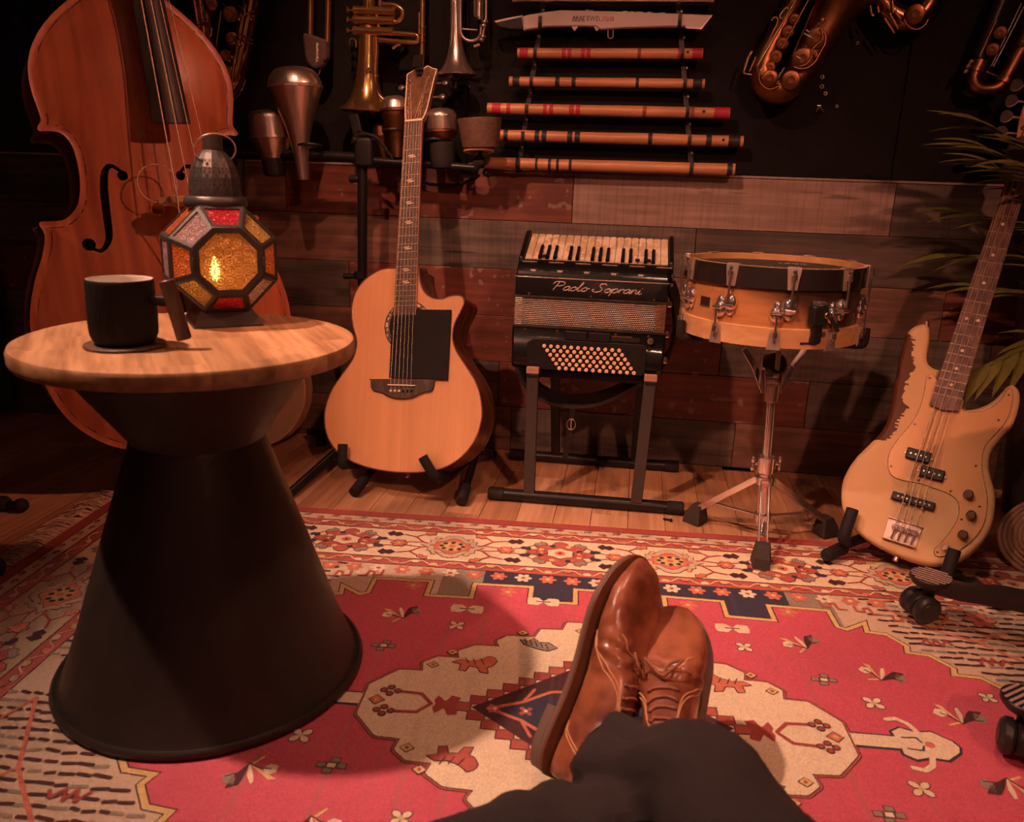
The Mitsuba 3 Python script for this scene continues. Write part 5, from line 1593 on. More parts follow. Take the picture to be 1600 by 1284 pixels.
def around(m, a_):
    """a piece drawn at angle 0 (facing +x, at the drum's rim) turned to the angle a_"""
    s_, c_ = math.sin(a_), math.cos(a_)
    R_ = np.array([[c_, s_, 0], [-s_, c_, 0], [0, 0, 1]])
    return TM(m.vertices @ R_ + [SCX, SCY, 0], m.faces)


def claw(z0, z1, wide_top):
    wa, wb = (0.013, 0.0085) if wide_top else (0.0085, 0.013)
    pts = [(SR + 0.0005 + dx, s_ * (wa if z == z1 else wb), z) for z in (z0, z1) for s_ in (-1, 1) for dx in (0, 0.0022)]
    h = trimesh.convex.convex_hull(np.array(pts))
    return TM(h.vertices, h.faces)


def teardrop(zc_, up):
    sg = 1 if up else -1
    a1 = ball((0, 0, 0), 0.0135, 2, (0.75, 1.0, 1.25))
    m1 = TM(a1.vertices + [SR - 0.004, 0, zc_], a1.faces)
    a2 = ball((0, 0, 0), 0.0085, 2, (0.7, 1.0, 1.5))
    m2 = TM(a2.vertices + [SR - 0.004, 0, zc_ - sg * 0.013], a2.faces)
    return cat(m1, m2)


for i in range(10):
    a_ = up0 + i * math.radians(36)
    part(k, 'upper_claw', around(cat(claw(SZ - 0.040, SZ + 0.0012, True), box(0.012, 0.022, 0.002, (SR - 0.003, 0, SZ + 0.0012), 0.0006)), a_), M_CLAW, False)
    lg = part(k, 'upper_lug', around(teardrop(SZ - 0.072, True), a_), M_CHROME, 40)
    part(lg, 'tension_rod', around(cat(rod((SR + 0.0075, 0, SZ - 0.072), (SR + 0.0075, 0, SZ - 0.012), 0.0023, 10), cyl((SR + 0.0075, 0, SZ - 0.022), (SR + 0.0075, 0, SZ - 0.010), 0.0052, 14, 0.001), cyl((SR + 0.0075, 0, SZ - 0.010), (SR + 0.0075, 0, SZ - 0.003), 0.0034, 4, 0.0006), cyl((SR + 0.0055, -0.010, SZ - 0.078), (SR + 0.0055, 0.010, SZ - 0.078), 0.0036, 14, 0.001)), a_), M_CHROME, 40)
    a_ = lo0 + i * math.radians(36)
    part(k, 'lower_claw', around(claw(SZ - 0.1525, SZ - 0.116, False), a_), M_CLAW, False)
    lg = part(k, 'lower_lug', around(teardrop(SZ - 0.086, False), a_), M_CHROME, 40)
    part(lg, 'tension_rod', around(cat(rod((SR + 0.0075, 0, SZ - 0.139), (SR + 0.0075, 0, SZ - 0.086), 0.0023, 10), cyl((SR + 0.0075, 0, SZ - 0.131), (SR + 0.0075, 0, SZ - 0.117), 0.0052, 14, 0.001), cyl((SR + 0.0055, -0.010, SZ - 0.083), (SR + 0.0055, 0.010, SZ - 0.083), 0.0036, 14, 0.001)), a_), M_CHROME, 40)
ab = cam_ang + math.radians(-45)
bd = part(k, 'badge', around(box(0.0016, 0.026, 0.019, (SR - 0.0072, 0, SZ - 0.078), 0.0005), ab), mat('badge_dark', (0.05, 0.035, 0.03), 0.35, 0.5), False, label='small dark maker plate')
part(bd, 'plate_edge', around(cat(*[box(0.001, 0.026, 0.0012, (SR - 0.0062, 0, SZ - 0.078 + s_ * 0.009)) for s_ in (-1, 1)]), ab), M_STEEL, False, stuff=True)
at_ = cam_ang + math.radians(29)
st_ = part(k, 'strainer', around(cat(box(0.020, 0.032, 0.040, (SR + 0.004, 0, SZ - 0.085), 0.005), box(0.014, 0.020, 0.040, (SR + 0.004, 0, SZ - 0.118), 0.004)), at_), M_PLASTIC, False, label='black snare strainer')
part(st_, 'knob', around(cyl((SR + 0.004, 0, SZ - 0.066), (SR + 0.004, 0, SZ - 0.058), 0.0125, 24, 0.002), at_), M_CHROME, 30)
part(st_, 'lever', around(bar((SR + 0.016, 0.016, SZ - 0.083), (SR + 0.018, 0.036, SZ - 0.112), 0.010, 0.006, 0.002), at_), M_PLASTIC, 30)
part(st_, 'pivot', around(cyl((SR + 0.012, 0.012, SZ - 0.083), (SR + 0.018, 0.012, SZ - 0.083), 0.006, 16, 0.001), at_), M_COPPER, 30)
part(st_, 'wire_clamp', around(cat(box(0.006, 0.012, 0.012, (SR + 0.002, -0.004, SZ - 0.120), 0.001), box(0.006, 0.010, 0.010, (SR + 0.002, 0.016, SZ - 0.120), 0.001)), at_), M_CHROME, False)
part(k, 'hoop_slot', around(box(0.0012, 0.030, 0.004, (SR + 0.0004, 0.0, SZ - 0.138)), at_ - 0.06), M_INSIDE, False)

k = thing('snare_stand', 'chrome tripod stand with rubber feet carrying the snare drum', 'drum stand')
p_top, p_bot = np.array([0.303, -0.505, 0.405]), np.array([0.318, -0.515, 0.052])
pd_ = nrm(p_bot - p_top)


def along(z):
    return p_top + (p_bot - p_top) * ((z - p_top[2]) / (p_bot[2] - p_top[2]))


part(k, 'upper_tube', rod(along(0.33), along(0.16), 0.0105, 24), M_CHROME, 40)
part(k, 'sleeve', rod(along(0.335), along(0.262), 0.0150, 24), mat('grey_sleeve', (0.42, 0.30, 0.25), 0.4, 0.6), 40) if False else None
lt = part(k, 'lower_tube', cyl(along(0.20), along(0.045), 0.0140, 24, 0.002), M_CHROME, 40)
cl = part(k, 'clamp', cyl(along(0.205), along(0.165), 0.0195, 24, 0.003), M_CHROME, 30)
for s_ in (-1, 1):
    part(cl, 'wing_nut', cat(rod(along(0.187) + RT * 0.018 * s_, along(0.187) + RT * 0.026 * s_, 0.004, 10), *[TM(ball((0, 0, 0), 0.0085, 2, (0.5, 0.5, 1.0)).vertices + along(0.187) + RT * 0.029 * s_ + np.array([0, 0, 0.009 * q]), ball((0, 0, 0), 0.0085, 2).faces) for q in (-1, 1)]), M_CHROME, 40)
hub = part(k, 'hub', cyl(along(0.365), along(0.325), 0.0175, 24, 0.002), M_STEEL, 30)
part(hub, 'yoke', cat(*[bar(along(0.345) + RT * s_ * 0.016, along(0.405) + RT * s_ * 0.020, 0.004, 0.022, 0.001, up=FW) for s_ in (-1, 1)]), M_STEEL, 30)
kb = along(0.403) - FW * 0.004
part(k, 'ball_joint', cyl(kb - RT * 0.004 + FW * 0.012, kb - FW * 0.020, 0.0245, 32, 0.006), M_PLASTIC, 30)
part(k, 'tilter_plate', bar(kb - FW * 0.022 + np.array([0, 0, 0.028]), kb - FW * 0.022 - np.array([0, 0, 0.028]), 0.011, 0.003, 0.001, up=FW), M_STEEL, 30)
th0 = along(0.395) - RT * 0.030 - FW * 0.018
part(k, 't_handle', cat(rod(th0 + UP * 0.032 + RT * 0.003, th0 - UP * 0.034 - RT * 0.004, 0.0028, 10), rod(th0, th0 + RT * 0.022, 0.003, 10)), M_CHROME, 40)
for a_, spread in ((-1, 1), (1, 1)):
    pts = [along(0.345) + RT * a_ * 0.016, along(0.40) + RT * a_ * 0.040, along(0.438) + RT * a_ * 0.064]
    part(k, 'basket_strut', cat(*[bar(p_, q_, 0.013, 0.004, 0.001, up=FW) for p_, q_ in zip(pts, pts[1:])]), M_CHROME, 30)
zb_ = SZ - 0.162
hubb = np.array([0.300, -0.505, zb_ + 0.002])
part(k, 'basket_hub', cat(obox(hubb, np.array([RT * [1, 1, 0] / np.linalg.norm(RT[:2]), nrm(FW * [1, 1, 0]), [0, 0, 1]]), 0.045, 0.03, 0.016, 0.004)), M_CHROME, 30)
rx = nrm(RT * [1, 1, 0]); ry = nrm(FW * [1, 1, 0])
for dirv, L in ((-rx - 0.20 * ry, 0.172), (rx - 0.35 * ry, 0.174), (0.15 * rx + ry, 0.172)):
    dv = nrm(dirv)
    e = np.array([SCX, SCY, 0]) + dv * (SR + 0.006)
    e[2] = zb_ + (0.004)
    ar = part(k, 'basket_arm', bar(hubb + dv * 0.02, hubb + (e - hubb) * 0.62, 0.012, 0.007, 0.002), M_CHROME, 30)
    part(ar, 'arm_rod', rod(hubb + (e - hubb) * 0.55, hubb + (e - hubb) * 0.86, 0.0032, 10), M_CHROME, 40)
    e2 = e + np.array([0, 0, 0.034]) + dv * 0.006
    part(ar, 'rubber_grip', cat(tube(spline([hubb + (e - hubb) * 0.80, e - dv * 0.004, e + dv * 0.006 + [0, 0, 0.006], e2], 6), 0.0088, 14)), M_FOAM, 40)
for fp, jz in (((1086, 816), 0.150), (1288, 836) and ((1289, 836), 0.150), ((1188, 888), 0.150)):
    f_ = on_floor(*fp)
    dv = nrm(f_ - [*along(0.05)[:2], 0])
    j0 = along(jz) + dv * 0.016
    e = f_ + np.array([0, 0, 0.036]) - dv * 0.004
    wide = np.cross(dv, [0, 0, 1])
    lg = part(k, 'leg', cat(*[bar(j0 + wide * s_ * 0.0085, e + wide * s_ * 0.0085, 0.0035, 0.014, 0.001, up=(0, 0, 1)) for s_ in (-1, 1)], bar(j0 + (e - j0) * 0.04, j0 + (e - j0) * 0.96, 0.015, 0.003, 0.0005, up=(0, 0, 1)) if False else bar(j0 + wide * -0.0085, j0 + wide * 0.0085, 0.012, 0.012, 0.002)), M_CHROME, 30)
    mid = j0 + (e - j0) * 0.74
    part(k, 'brace', bar(along(0.066) + dv * 0.014, mid - [0, 0, 0.004], 0.010, 0.0035, 0.001), M_CHROME, 30)
    ft = trimesh.convex.convex_hull(np.array([f_ + dv * a_ + wide * b_ + np.array([0, 0, z]) for a_, b_, z in ((-0.020, -0.021, 0), (-0.020, 0.021, 0), (0.024, 0.017, 0), (0.024, -0.017, 0), (-0.021, -0.021, 0.006), (-0.021, 0.021, 0.006), (0.022, 0.015, 0.022), (0.022, -0.015, 0.022), (-0.016, -0.0145, 0.046), (-0.016, 0.0145, 0.046), (0.006, 0.012, 0.047), (0.006, -0.012, 0.047))]))
    zf = 0.0085 if fp[1] > 860 else 0.0004
    part(lg, 'rubber_foot', TM(ft.vertices + [0, 0, zf], ft.faces), mat('grey_rubber', (0.045, 0.035, 0.032), 0.8, specular=0.2) if 'mat_grey_rubber' not in scene else 'mat_grey_rubber', False)
part(lt, 'brace_collar', cyl(along(0.076), along(0.056), 0.0185, 24, 0.003), M_CHROME, 30)
part(lt, 'leg_collar', cyl(along(0.160), along(0.138), 0.0185, 24, 0.003), M_CHROME, 30)

# ================================================================== bass guitar on its stand
B_S, B_A = np.array([.587, -.6, .116]), np.array([.825, -.239, .864])
ba = nrm(B_A - B_S)
bh = nrm(np.cross(ba, [0, 0, 1.0])); bk_ = np.cross(ba, bh)
bw = math.cos(math.radians(10)) * bh + math.sin(math.radians(10)) * bk_
bn = np.cross(bw, ba)
BXF = np.array([bw, ba, bn])


def bl(m):
    return xf(m, B_S, BXF)


def bp(x, y, z):
    return B_S + x * bw + y * ba + z * bn


bo = [[-0.11, 0.406], [-0.098, 0.42], [-0.084, 0.425], [-0.074, 0.416], [-0.067, 0.389], [-0.064, 0.362], [-0.056, 0.340], [-0.041, 0.331], [-0.028, 0.329], [-0.027, 0.30], [0.0, 0.285], [0.028, 0.28], [0.031, 0.262], [0.043, 0.260], [0.061, 0.27], [0.078, 0.287], [0.089, 0.308],
      [0.096, 0.326], [0.107, 0.332], [0.121, 0.319], [0.127, 0.288], [0.126, 0.254], [0.115, 0.22], [0.105, 0.188], [0.107, 0.159], [0.118, 0.133], [0.131, 0.108], [0.139, 0.077], [0.142, 0.039], [0.135, 0.004], [0.119, -0.03], [0.097, -0.053], [0.068, -0.068],
      [0.035, -0.073], [-0.004, -0.071], [-0.046, -0.064], [-0.086, -0.049], [-0.117, -0.025], [-0.135, 0.01], [-0.142, 0.049], [-0.134, 0.094], [-0.115, 0.137], [-0.100, 0.173], [-0.097, 0.216], [-0.104, 0.272], [-0.112, 0.334], [-0.114, 0.383]]
bout = spline(bo, 4, True)
WORN = [(-0.110, 0.395), (-0.097, 0.385), (-0.088, 0.352), (-0.077, 0.33), (-0.079, 0.306), (-0.085, 0.293), (-0.079, 0.279), (-0.086, 0.266), (-0.079, 0.242), (-0.066, 0.235), (-0.068, 0.219), (-0.074, 0.201), (-0.076, 0.175), (-0.085, 0.153), (-0.112, 0.145)]


def bass_fn(p, n, uv):
    q = [p.x - float(B_S[0]), p.y - float(B_S[1]), p.z - float(B_S[2])]
    a_ = q[0] * float(bw[0]) + q[1] * float(bw[1]) + q[2] * float(bw[2])
    b_ = q[0] * float(ba[0]) + q[1] * float(ba[1]) + q[2] * float(ba[2])
    g = mi.Float(-1.0)
    for (x0_, y0_), (x1_, y1_) in zip(WORN, WORN[1:]):
        t = (b_ - y0_) / (y1_ - y0_)
        g = dr.select((t >= 0) & (t < 1), x0_ + t * (x1_ - x0_), g)
    jag = (mikit.cell_rand(a_ * 0 + 3, dr.floor(b_ * 260)) - 0.5) * 0.007 + (mikit.noise(a_ * 90, b_ * 150) - 0.5) * 0.006
    worn = a_ < g + jag
    wood = mikit.mix(mi.Color3f(0.085, 0.024, 0.011), mi.Color3f(0.125, 0.040, 0.02), mikit.fbm(a_ * 120, b_ * 6, 1, 3))
    cream = mi.Color3f(0.62, 0.40, 0.205) * (0.94 + 0.1 * mikit.noise(a_ * 20, b_ * 20, 3))
    return dr.select(worn, wood, cream)


k = thing('bass_guitar', 'cream electric bass guitar with gold pickguard and worn upper edge on a floor stand', 'bass guitar')
part(k, 'body', bl(slab(bout, 0.042, 0.0095, -0.042, 5)), mat('cream_lacquer', fn=bass_fn, rough=0.35, clearcoat=0.05, specular=0.12), 50)
pgo = [[-0.049, 0.305], [-0.044, 0.314], [-0.036, 0.312], [-0.028, 0.304], [-0.028, 0.262], [0.033, 0.256], [0.036, 0.252], [0.06, 0.257], [0.08, 0.271], [0.094, 0.294], [0.099, 0.316], [0.107, 0.317], [0.113, 0.292], [0.113, 0.257], [0.103, 0.226], [0.091, 0.195], [0.092, 0.163], [0.104, 0.128], [0.118, 0.098], [0.126, 0.067],
       [0.127, 0.031], [0.114, -0.006], [0.095, -0.032], [0.078, -0.046], [0.066, -0.049], [0.061, -0.038], [0.068, -0.023], [0.080, 0.013], [0.083, 0.043], [0.075, 0.068], [0.057, 0.078], [0.035, 0.081], [0.001, 0.083], [-0.03, 0.080], [-0.053, 0.083], [-0.066, 0.1], [-0.071, 0.129], [-0.063, 0.164], [-0.049, 0.200], [-0.043, 0.236], [-0.044, 0.273]]
pg = poly(np.vstack([spline(pgo[6:], 4), spline(pgo[:4], 4), np.array(pgo[4:6])]))
pk = part(k, 'pickguard', bl(extrude(pg, 0.0026, 0.0001)), mat('gold_pickguard', (0.58, 0.31, 0.125), 0.35, 0.1), False, label='gold pickguard')
part(pk, 'pickguard_edge', bl(extrude(pg.buffer(0.0009).difference(pg.buffer(-0.0002)), 0.0020, 0.0001)), mat('pickguard_edge', (0.05, 0.02, 0.012), 0.5), False, label='dark layered edge')
for x, y in ((-0.043, 0.306), (-0.043, 0.201), (-0.061, 0.101), (-0.004, 0.0875), (0.057, 0.084), (0.086, 0.148), (0.113, 0.07), (0.090, 0.035), (0.100, 0.251), (0.104, 0.307), (0.036, 0.2585), (0.067, -0.042)):
    part(pk, 'screw', bl(cyl((x, y, 0.0026), (x, y, 0.0036), 0.0024, 10, 0.0006)), mat('dark_screw', (0.10, 0.06, 0.045), 0.35, 0.8) if 'mat_dark_screw' not in scene else 'mat_dark_screw', 30)
bfw = lambda y: np.interp(y, [0.24, 0.864], [0.0275, 0.0195])
M_RFB = mat('rosewood_fretboard', fn=wood_fn((0.085, 0.038, 0.028), (0.20, 0.10, 0.075), 2, 110), rough=0.5)
fbb = [(-bfw(.245), .247), (0, .2425), (bfw(.245), .247), (bfw(.864), .864), (-bfw(.864), .864)]
fb = part(k, 'fretboard', bl(extrude(poly(fbb), 0.0055, 0.008)), M_RFB, False)
part(k, 'neck', bl(cat(bar((0, 0.28, -0.006), (0, 0.868, -0.002), 0.043, 0.022, 0.008), bar((0, 0.25, -0.012), (0, 0.31, -0.012), 0.052, 0.036, 0.004))), mat('neck_maple', fn=wood_fn((0.50, 0.24, 0.10), (0.66, 0.36, 0.17), 2, 60), rough=0.3, clearcoat=0.5), 30)
for i in range(1, 21):
    y = 0.868 * 2 ** (-i / 12.0)
    part(fb, 'fret', bl(bar((-bfw(y), y, 0.0138), (bfw(y), y, 0.0138), 0.0019, 0.0011, 0.0004)), M_STEEL, False)
for i in (3, 5, 7, 9, 12, 15, 17, 19):
    y = 0.868 * (2 ** (-i / 12.0) + 2 ** (-(i - 1) / 12.0)) / 2
    for x in ((-0.011, 0.011) if i == 12 else (0.0,)):
        part(fb, 'dot_inlay', bl(cyl((x, y, 0.0132), (x, y, 0.0138), 0.0034, 16)), M_PEARL, 30)
part(k, 'nut', bl(box(0.040, 0.004, 0.009, (0, 0.867, 0.0115), 0.001)), M_BONE, False)
hdp = [(-0.0195, 0.868), (0.0195, 0.868), (0.024, 0.885), (0.040, 0.91), (0.046, 0.96), (0.044, 1.02), (0.034, 1.06), (0.012, 1.075), (-0.012, 1.06), (-0.024, 1.045), (-0.030, 1.00), (-0.034, 0.95), (-0.030, 0.90)]
hb = part(k, 'headstock', bl(slab(spline(hdp, 3, True), 0.015, 0.002, -0.010)), 'mat_neck_maple', 30)
for q in range(4):
    y = 0.905 + 0.040 * q
    part(hb, 'tuner', bl(cat(cyl((-0.016, y, 0.004), (-0.016, y, 0.016), 0.0052, 14, 0.001), rod((-0.016, y, -0.016), (-0.050, y, -0.016), 0.003), TM(slab([(0.013 * math.cos(t) * (1 + 0.12 * math.cos(3 * t)), 0.016 * math.sin(t)) for t in np.arange(18) * math.pi / 9], 0.004, 0.0012, -0.002).vertices + [-0.061, y, -0.016], slab([(0.013 * math.cos(t) * (1 + 0.12 * math.cos(3 * t)), 0.016 * math.sin(t)) for t in np.arange(18) * math.pi / 9], 0.004, 0.0012, -0.002).faces))), M_STEEL, 40)
M_STRB = mat('bass_string', (0.60, 0.46, 0.36), 0.35, 0.7)
for q in range(4):
    x0_, x1_ = (q - 1.5) * 0.0125, (q - 1.5) * 0.0100
    part(k, 'string', bl(tube([(x0_, -0.044, 0.010), (x0_, -0.022, 0.0175), (x1_, 0.867, 0.0165), (-0.016 + 0.002, 0.905 + 0.040 * q, 0.0135)], [0.00125 - 0.00017 * q] * 4, 6)), M_STRB, True)
for x, y in ((-0.018, 0.137), (0.015, 0.108)):
    p_ = part(k, 'pickup', bl(box(0.046, 0.023, 0.0105, (x, y, 0.0078), 0.002)), M_PLASTIC, False)
    for q in range(4):
        part(p_, 'pole_piece', bl(cyl((x - 0.0145 + q * 0.0095, y - 0.0003, 0.012), (x - 0.0145 + q * 0.0095, y, 0.0138), 0.0022, 10, 0.0004)), M_STEEL, 30)
    for s_ in (-1, 1):
        part(p_, 'ear_screw', bl(cyl((x + s_ * 0.0255, y, 0.002), (x + s_ * 0.0255, y, 0.0058), 0.0034, 12, 0.001)), M_STEEL, 30)
p_ = part(k, 'pickup', bl(box(0.081, 0.0165, 0.011, (-0.002, 0.043, 0.0055), 0.002)), M_PLASTIC, False)
for q in range(8):
    part(p_, 'pole_piece', bl(cyl((-0.0305 + q * 0.0084, 0.043, 0.010), (-0.0305 + q * 0.0084, 0.043, 0.0125), 0.0022, 10, 0.0004)), M_STEEL, 30)
for x in (-0.0155, 0.018):
    for s_ in (-1, 1):
        part(p_, 'ear_screw', bl(cyl((x, 0.043 + s_ * 0.0098, 0.001), (x, 0.043 + s_ * 0.0098, 0.007), 0.0032, 12, 0.001)), M_STEEL, 30)
bg = part(k, 'bridge', bl(cat(box(0.064, 0.046, 0.0025, (-0.003, -0.025, 0.0013), 0.0006), box(0.064, 0.003, 0.012, (-0.003, -0.047, 0.006), 0.0008))), M_STEEL, False)
for q in range(4):
    x = (q - 1.5) * 0.0125
    part(bg, 'saddle', bl(cat(cyl((x - 0.0055, -0.020, 0.0115), (x + 0.0055, -0.020, 0.0115), 0.0050, 16, 0.0008), rod((x, -0.046, 0.0095), (x, -0.02, 0.0105), 0.0016, 8))), M_CHROME, 40)
part(bg, 'bridge_cover', bl(box(0.066, 0.004, 0.006, (-0.003, -0.003, 0.004), 0.001)), M_STEEL, False)
for x, y in ((0.0885, 0.086), (0.1035, 0.047), (0.100, 0.005)):
    part(k, 'knob', bl(cyl((x, y, 0.002), (x, y, 0.0185), 0.0098, 28, 0.0018, r2=0.0088)), mat('dark_chrome', (0.24, 0.17, 0.14), 0.25, 1.0) if 'mat_dark_chrome' not in scene else 'mat_dark_chrome', 35)
part(k, 'jack', bl(cat(cyl((0.0775, -0.029, 0.002), (0.0775, -0.029, 0.007), 0.0085, 6, 0.001), cyl((0.0775, -0.029, 0.006), (0.0775, -0.029, 0.011), 0.0058, 20, 0.001))), M_STEEL, 30)
for x, y, dx, dy in ((-0.0815, 0.424, -0.004, 0.013), (-0.001, -0.071, 0, -0.012)):
    part(k, 'strap_button', bl(cyl((x, y, -0.021), (x + dx, y + dy, -0.021), 0.0058, 16, 0.002)), M_STEEL, 30)
mk = thing('string_mute', 'dark fuzzy cloth wrap round the neck of the bass guitar below its headstock', 'mute wrap')
wr = tube([bp(0, 0.778, 0.002), bp(0, 0.79, 0.003), bp(0, 0.83, 0.004), bp(0, 0.862, 0.003), bp(0, 0.872, 0.002)], [0.020, 0.036, 0.043, 0.038, 0.020], 28, caps=True)
dv_ = (meshkit.fbm(wr.vertices * 55, 3, 4) - 0.5) * 0.010
ctr = B_S + np.outer((wr.vertices - B_S) @ ba, ba)
obj(mk, TM(wr.vertices + (wr.vertices - ctr) * dv_[:, None] * 14, wr.faces), mat('fuzzy_cloth', fn=lambda p, n, uv: mi.Color3f(0.085, 0.055, 0.05) * (0.5 + mikit.noise(p.x * 600, p.y * 600, p.z * 600)), rough=0.95, sheen=0.8), True)

k = thing('bass_stand', 'black folding floor stand holding the bass guitar', 'guitar stand')
fL, fR = on_floor(1296, 866, 0.026), on_floor(1560, 938, 0.026)
aL, aR = bp(-0.098, -0.060, -0.065), bp(0.090, -0.070, -0.065)
piv = bp(0.0, 0.02, -0.095)
for i, (f_, a_, tipv) in enumerate(((fL, aL, bp(-0.103, -0.012, 0.022)), (fR, aR, bp(0.094, -0.030, 0.024)))):
    lg = part(k, 'leg', tube(spline([f_, f_ * 0.55 + np.array([a_[0], a_[1], 0.024]) * 0.45, np.array([a_[0], a_[1], 0.03]), piv], 6), 0.0105, 14), M_TUBE, 40)
    d_ = nrm((np.array([a_[0], a_[1], 0.024]) - f_) * [1, 1, 0])
    part(lg, 'foot', tube([f_ - d_ * 0.016, f_ - d_ * 0.010, f_ + d_ * 0.055, f_ + d_ * 0.058], [0.010, 0.0145, 0.0138, 0.011], 16), M_FOAM, 40)
    e0 = bp(-0.103 if i == 0 else 0.094, -0.074 if i == 0 else -0.088, -0.05)
    e1 = bp(-0.103 if i == 0 else 0.094, -0.074 if i == 0 else -0.088, 0.012)
    am = part(k, 'arm', tube(spline([np.array([a_[0], a_[1], 0.03]), e0, e1], 6), 0.008, 12), M_TUBE, 40)
    part(am, 'pad', tube(spline([e0, e0 * 0.3 + e1 * 0.7, e1 + bn * 0.008 + ba * 0.006, tipv], 6), 0.0122, 14), M_FOAM, 40)
part(k, 'rear_leg', rod(piv, (0.78, -0.24, 0.014), 0.0095, 14), M_TUBE, 40)
part(k, 'strut', bar(bp(0.03, 0.05, -0.07), np.array([0.845, -0.36, 0.03]), 0.016, 0.010, 0.002), M_TUBE, 30)

# ================================================================== swivel stool with castors at the right edge
HB = np.array([0.822, -0.993, 0.0095])
k = thing('swivel_chair', 'black swivel chair base with castors and ribbed foot pads right on the rug', 'chair')
part(k, 'hub', cyl(HB + [0, 0, 0.075], HB + [0, 0, 0.135], 0.042, 32, 0.006), M_PLASTIC, 30)
part(k, 'column', cat(rod(HB + [0, 0, 0.13], HB + [0, 0, 0.30], 0.025, 24), rod(HB + [0, 0, 0.29], HB + [0, 0, 0.41], 0.014, 20)), M_TUBE, 40)
part(k, 'seat', lathe([(0, 0.41), (0.15, 0.412), (0.185, 0.425), (0.195, 0.45), (0.185, 0.472), (0.15, 0.482), (0, 0.485)], 48, HB), M_LEATHER, 40)
ang1 = math.atan2(0.583 * 0 + (-0.829 + 0.993), 0.583 - 0.822)
M_WHEEL = mat('castor_plastic', (0.018, 0.016, 0.016), 0.35)
M_RIB = mat('pad_rib', (0.42, 0.28, 0.23), 0.35, 0.3)
for q in range(5):
    a_ = ang1 + q * 2 * math.pi / 5
    dv = np.array([math.cos(a_), math.sin(a_), 0]); sv_ = np.array([-dv[1], dv[0], 0])
    AXL = np.array([dv, sv_, [0, 0, 1]])
    prof = [(0.03, 0.112, 0.024, 0.020), (0.12, 0.108, 0.020, 0.018), (0.20, 0.098, 0.018, 0.017), (0.255, 0.084, 0.021, 0.013), (0.295, 0.080, 0.026, 0.010)]
    V = []
    for r, z, hw, hh in prof:
        V.append([HB + dv * r + sv_ * s_ * hw * f_ + [0, 0, z + t_ * hh] for s_, t_, f_ in ((-1, -1, 1), (1, -1, 1), (1, 0.5, 1), (0.0, 1, 0.7), (-1, 0.5, 1))] )
    V = np.array(V); ns_ = V.shape[1]
    i, j = np.meshgrid(np.arange(len(prof) - 1), np.arange(ns_), indexing='ij'); i, j = i.ravel(), j.ravel()
    am = part(k, 'arm', TM(V.reshape(-1, 3), np.stack([i * ns_ + j, i * ns_ + (j + 1) % ns_, (i + 1) * ns_ + (j + 1) % ns_, (i + 1) * ns_ + j], 1)), M_PLASTIC, 50)
    pc = HB + dv * 0.311 + [0, 0, 0.090]
    pd = part(k, 'foot_pad', xf(lathe([(0, -0.014), (0.030, -0.014), (0.036, -0.006), (0.036, 0.0), (0.034, 0.002), (0, 0.002)], 32), pc, AXL), M_PLASTIC, 40)
    ribs = []
    for r_ in range(7):
        y = -0.027 + r_ * 0.009
        hw = math.sqrt(max(0.0335 ** 2 - y * y, 1e-6))
        ribs.append(box(2 * hw, 0.0044, 0.0012, (0, y, 0.0022), 0.0004))
    for rb in ribs:
        part(pd, 'rib', xf(rb, pc, AXL), M_RIB, False)
    ca = a_ + (0.9 if q != 1 else 0.6)
    cv = np.array([math.cos(ca), math.sin(ca), 0]); cs_ = np.array([-cv[1], cv[0], 0])
    CX = np.array([cv, cs_, [0, 0, 1]])
    wc = HB + dv * 0.311 + cv * 0.012 + [0, 0, 0.0345]
    ct_ = part(k, 'castor', cat(rod(HB + dv * 0.311 + [0, 0, 0.04], HB + dv * 0.311 + [0, 0, 0.08], 0.011, 16), xf(cyl((0, -0.009, 0), (0, 0.009, 0), 0.024, 28, 0.003), wc, CX)), M_PLASTIC, 40)
    for s_ in (-1, 1):
        part(ct_, 'wheel', xf(cat(cyl((0, s_ * 0.010, 0), (0, s_ * 0.029, 0), 0.0255, 32, 0.005), cyl((0, s_ * 0.0285, 0), (0, s_ * 0.0305, 0), 0.016, 24, 0.001)), wc, CX), M_WHEEL, 40)

# ------------------------------------------------------------------ coiled cable
k = thing('cable_coil', 'thick brown cable in a flat coil right of the bass guitar body', 'cable')
cc0 = at(1638, 842, -0.52)
cn_ = nrm(np.array([-0.55, -0.50, 0.67]))
cb_ = basis(cn_)
pts = []
for i in range(6 * 40 + 1):
    t = i / 40 * 2 * math.pi
    r = 0.040 + 0.0092 * i / 40
    pts.append(cc0 + r * math.cos(t) * cb_[0] + r * math.sin(t) * cb_[1] + cn_ * 0.003 * math.sin(t * 3.1))
lowest = min(p_[2] for p_ in pts) - 0.0055
obj(k, tube(np.array(pts) - [0, 0, max(lowest, 0) if lowest < 0.03 else lowest - 0.001] if lowest > 0 else np.array(pts) - [0, 0, lowest - 0.006], 0.0048, 10), mat('brown_cable', (0.38, 0.23, 0.15), 0.45), True)

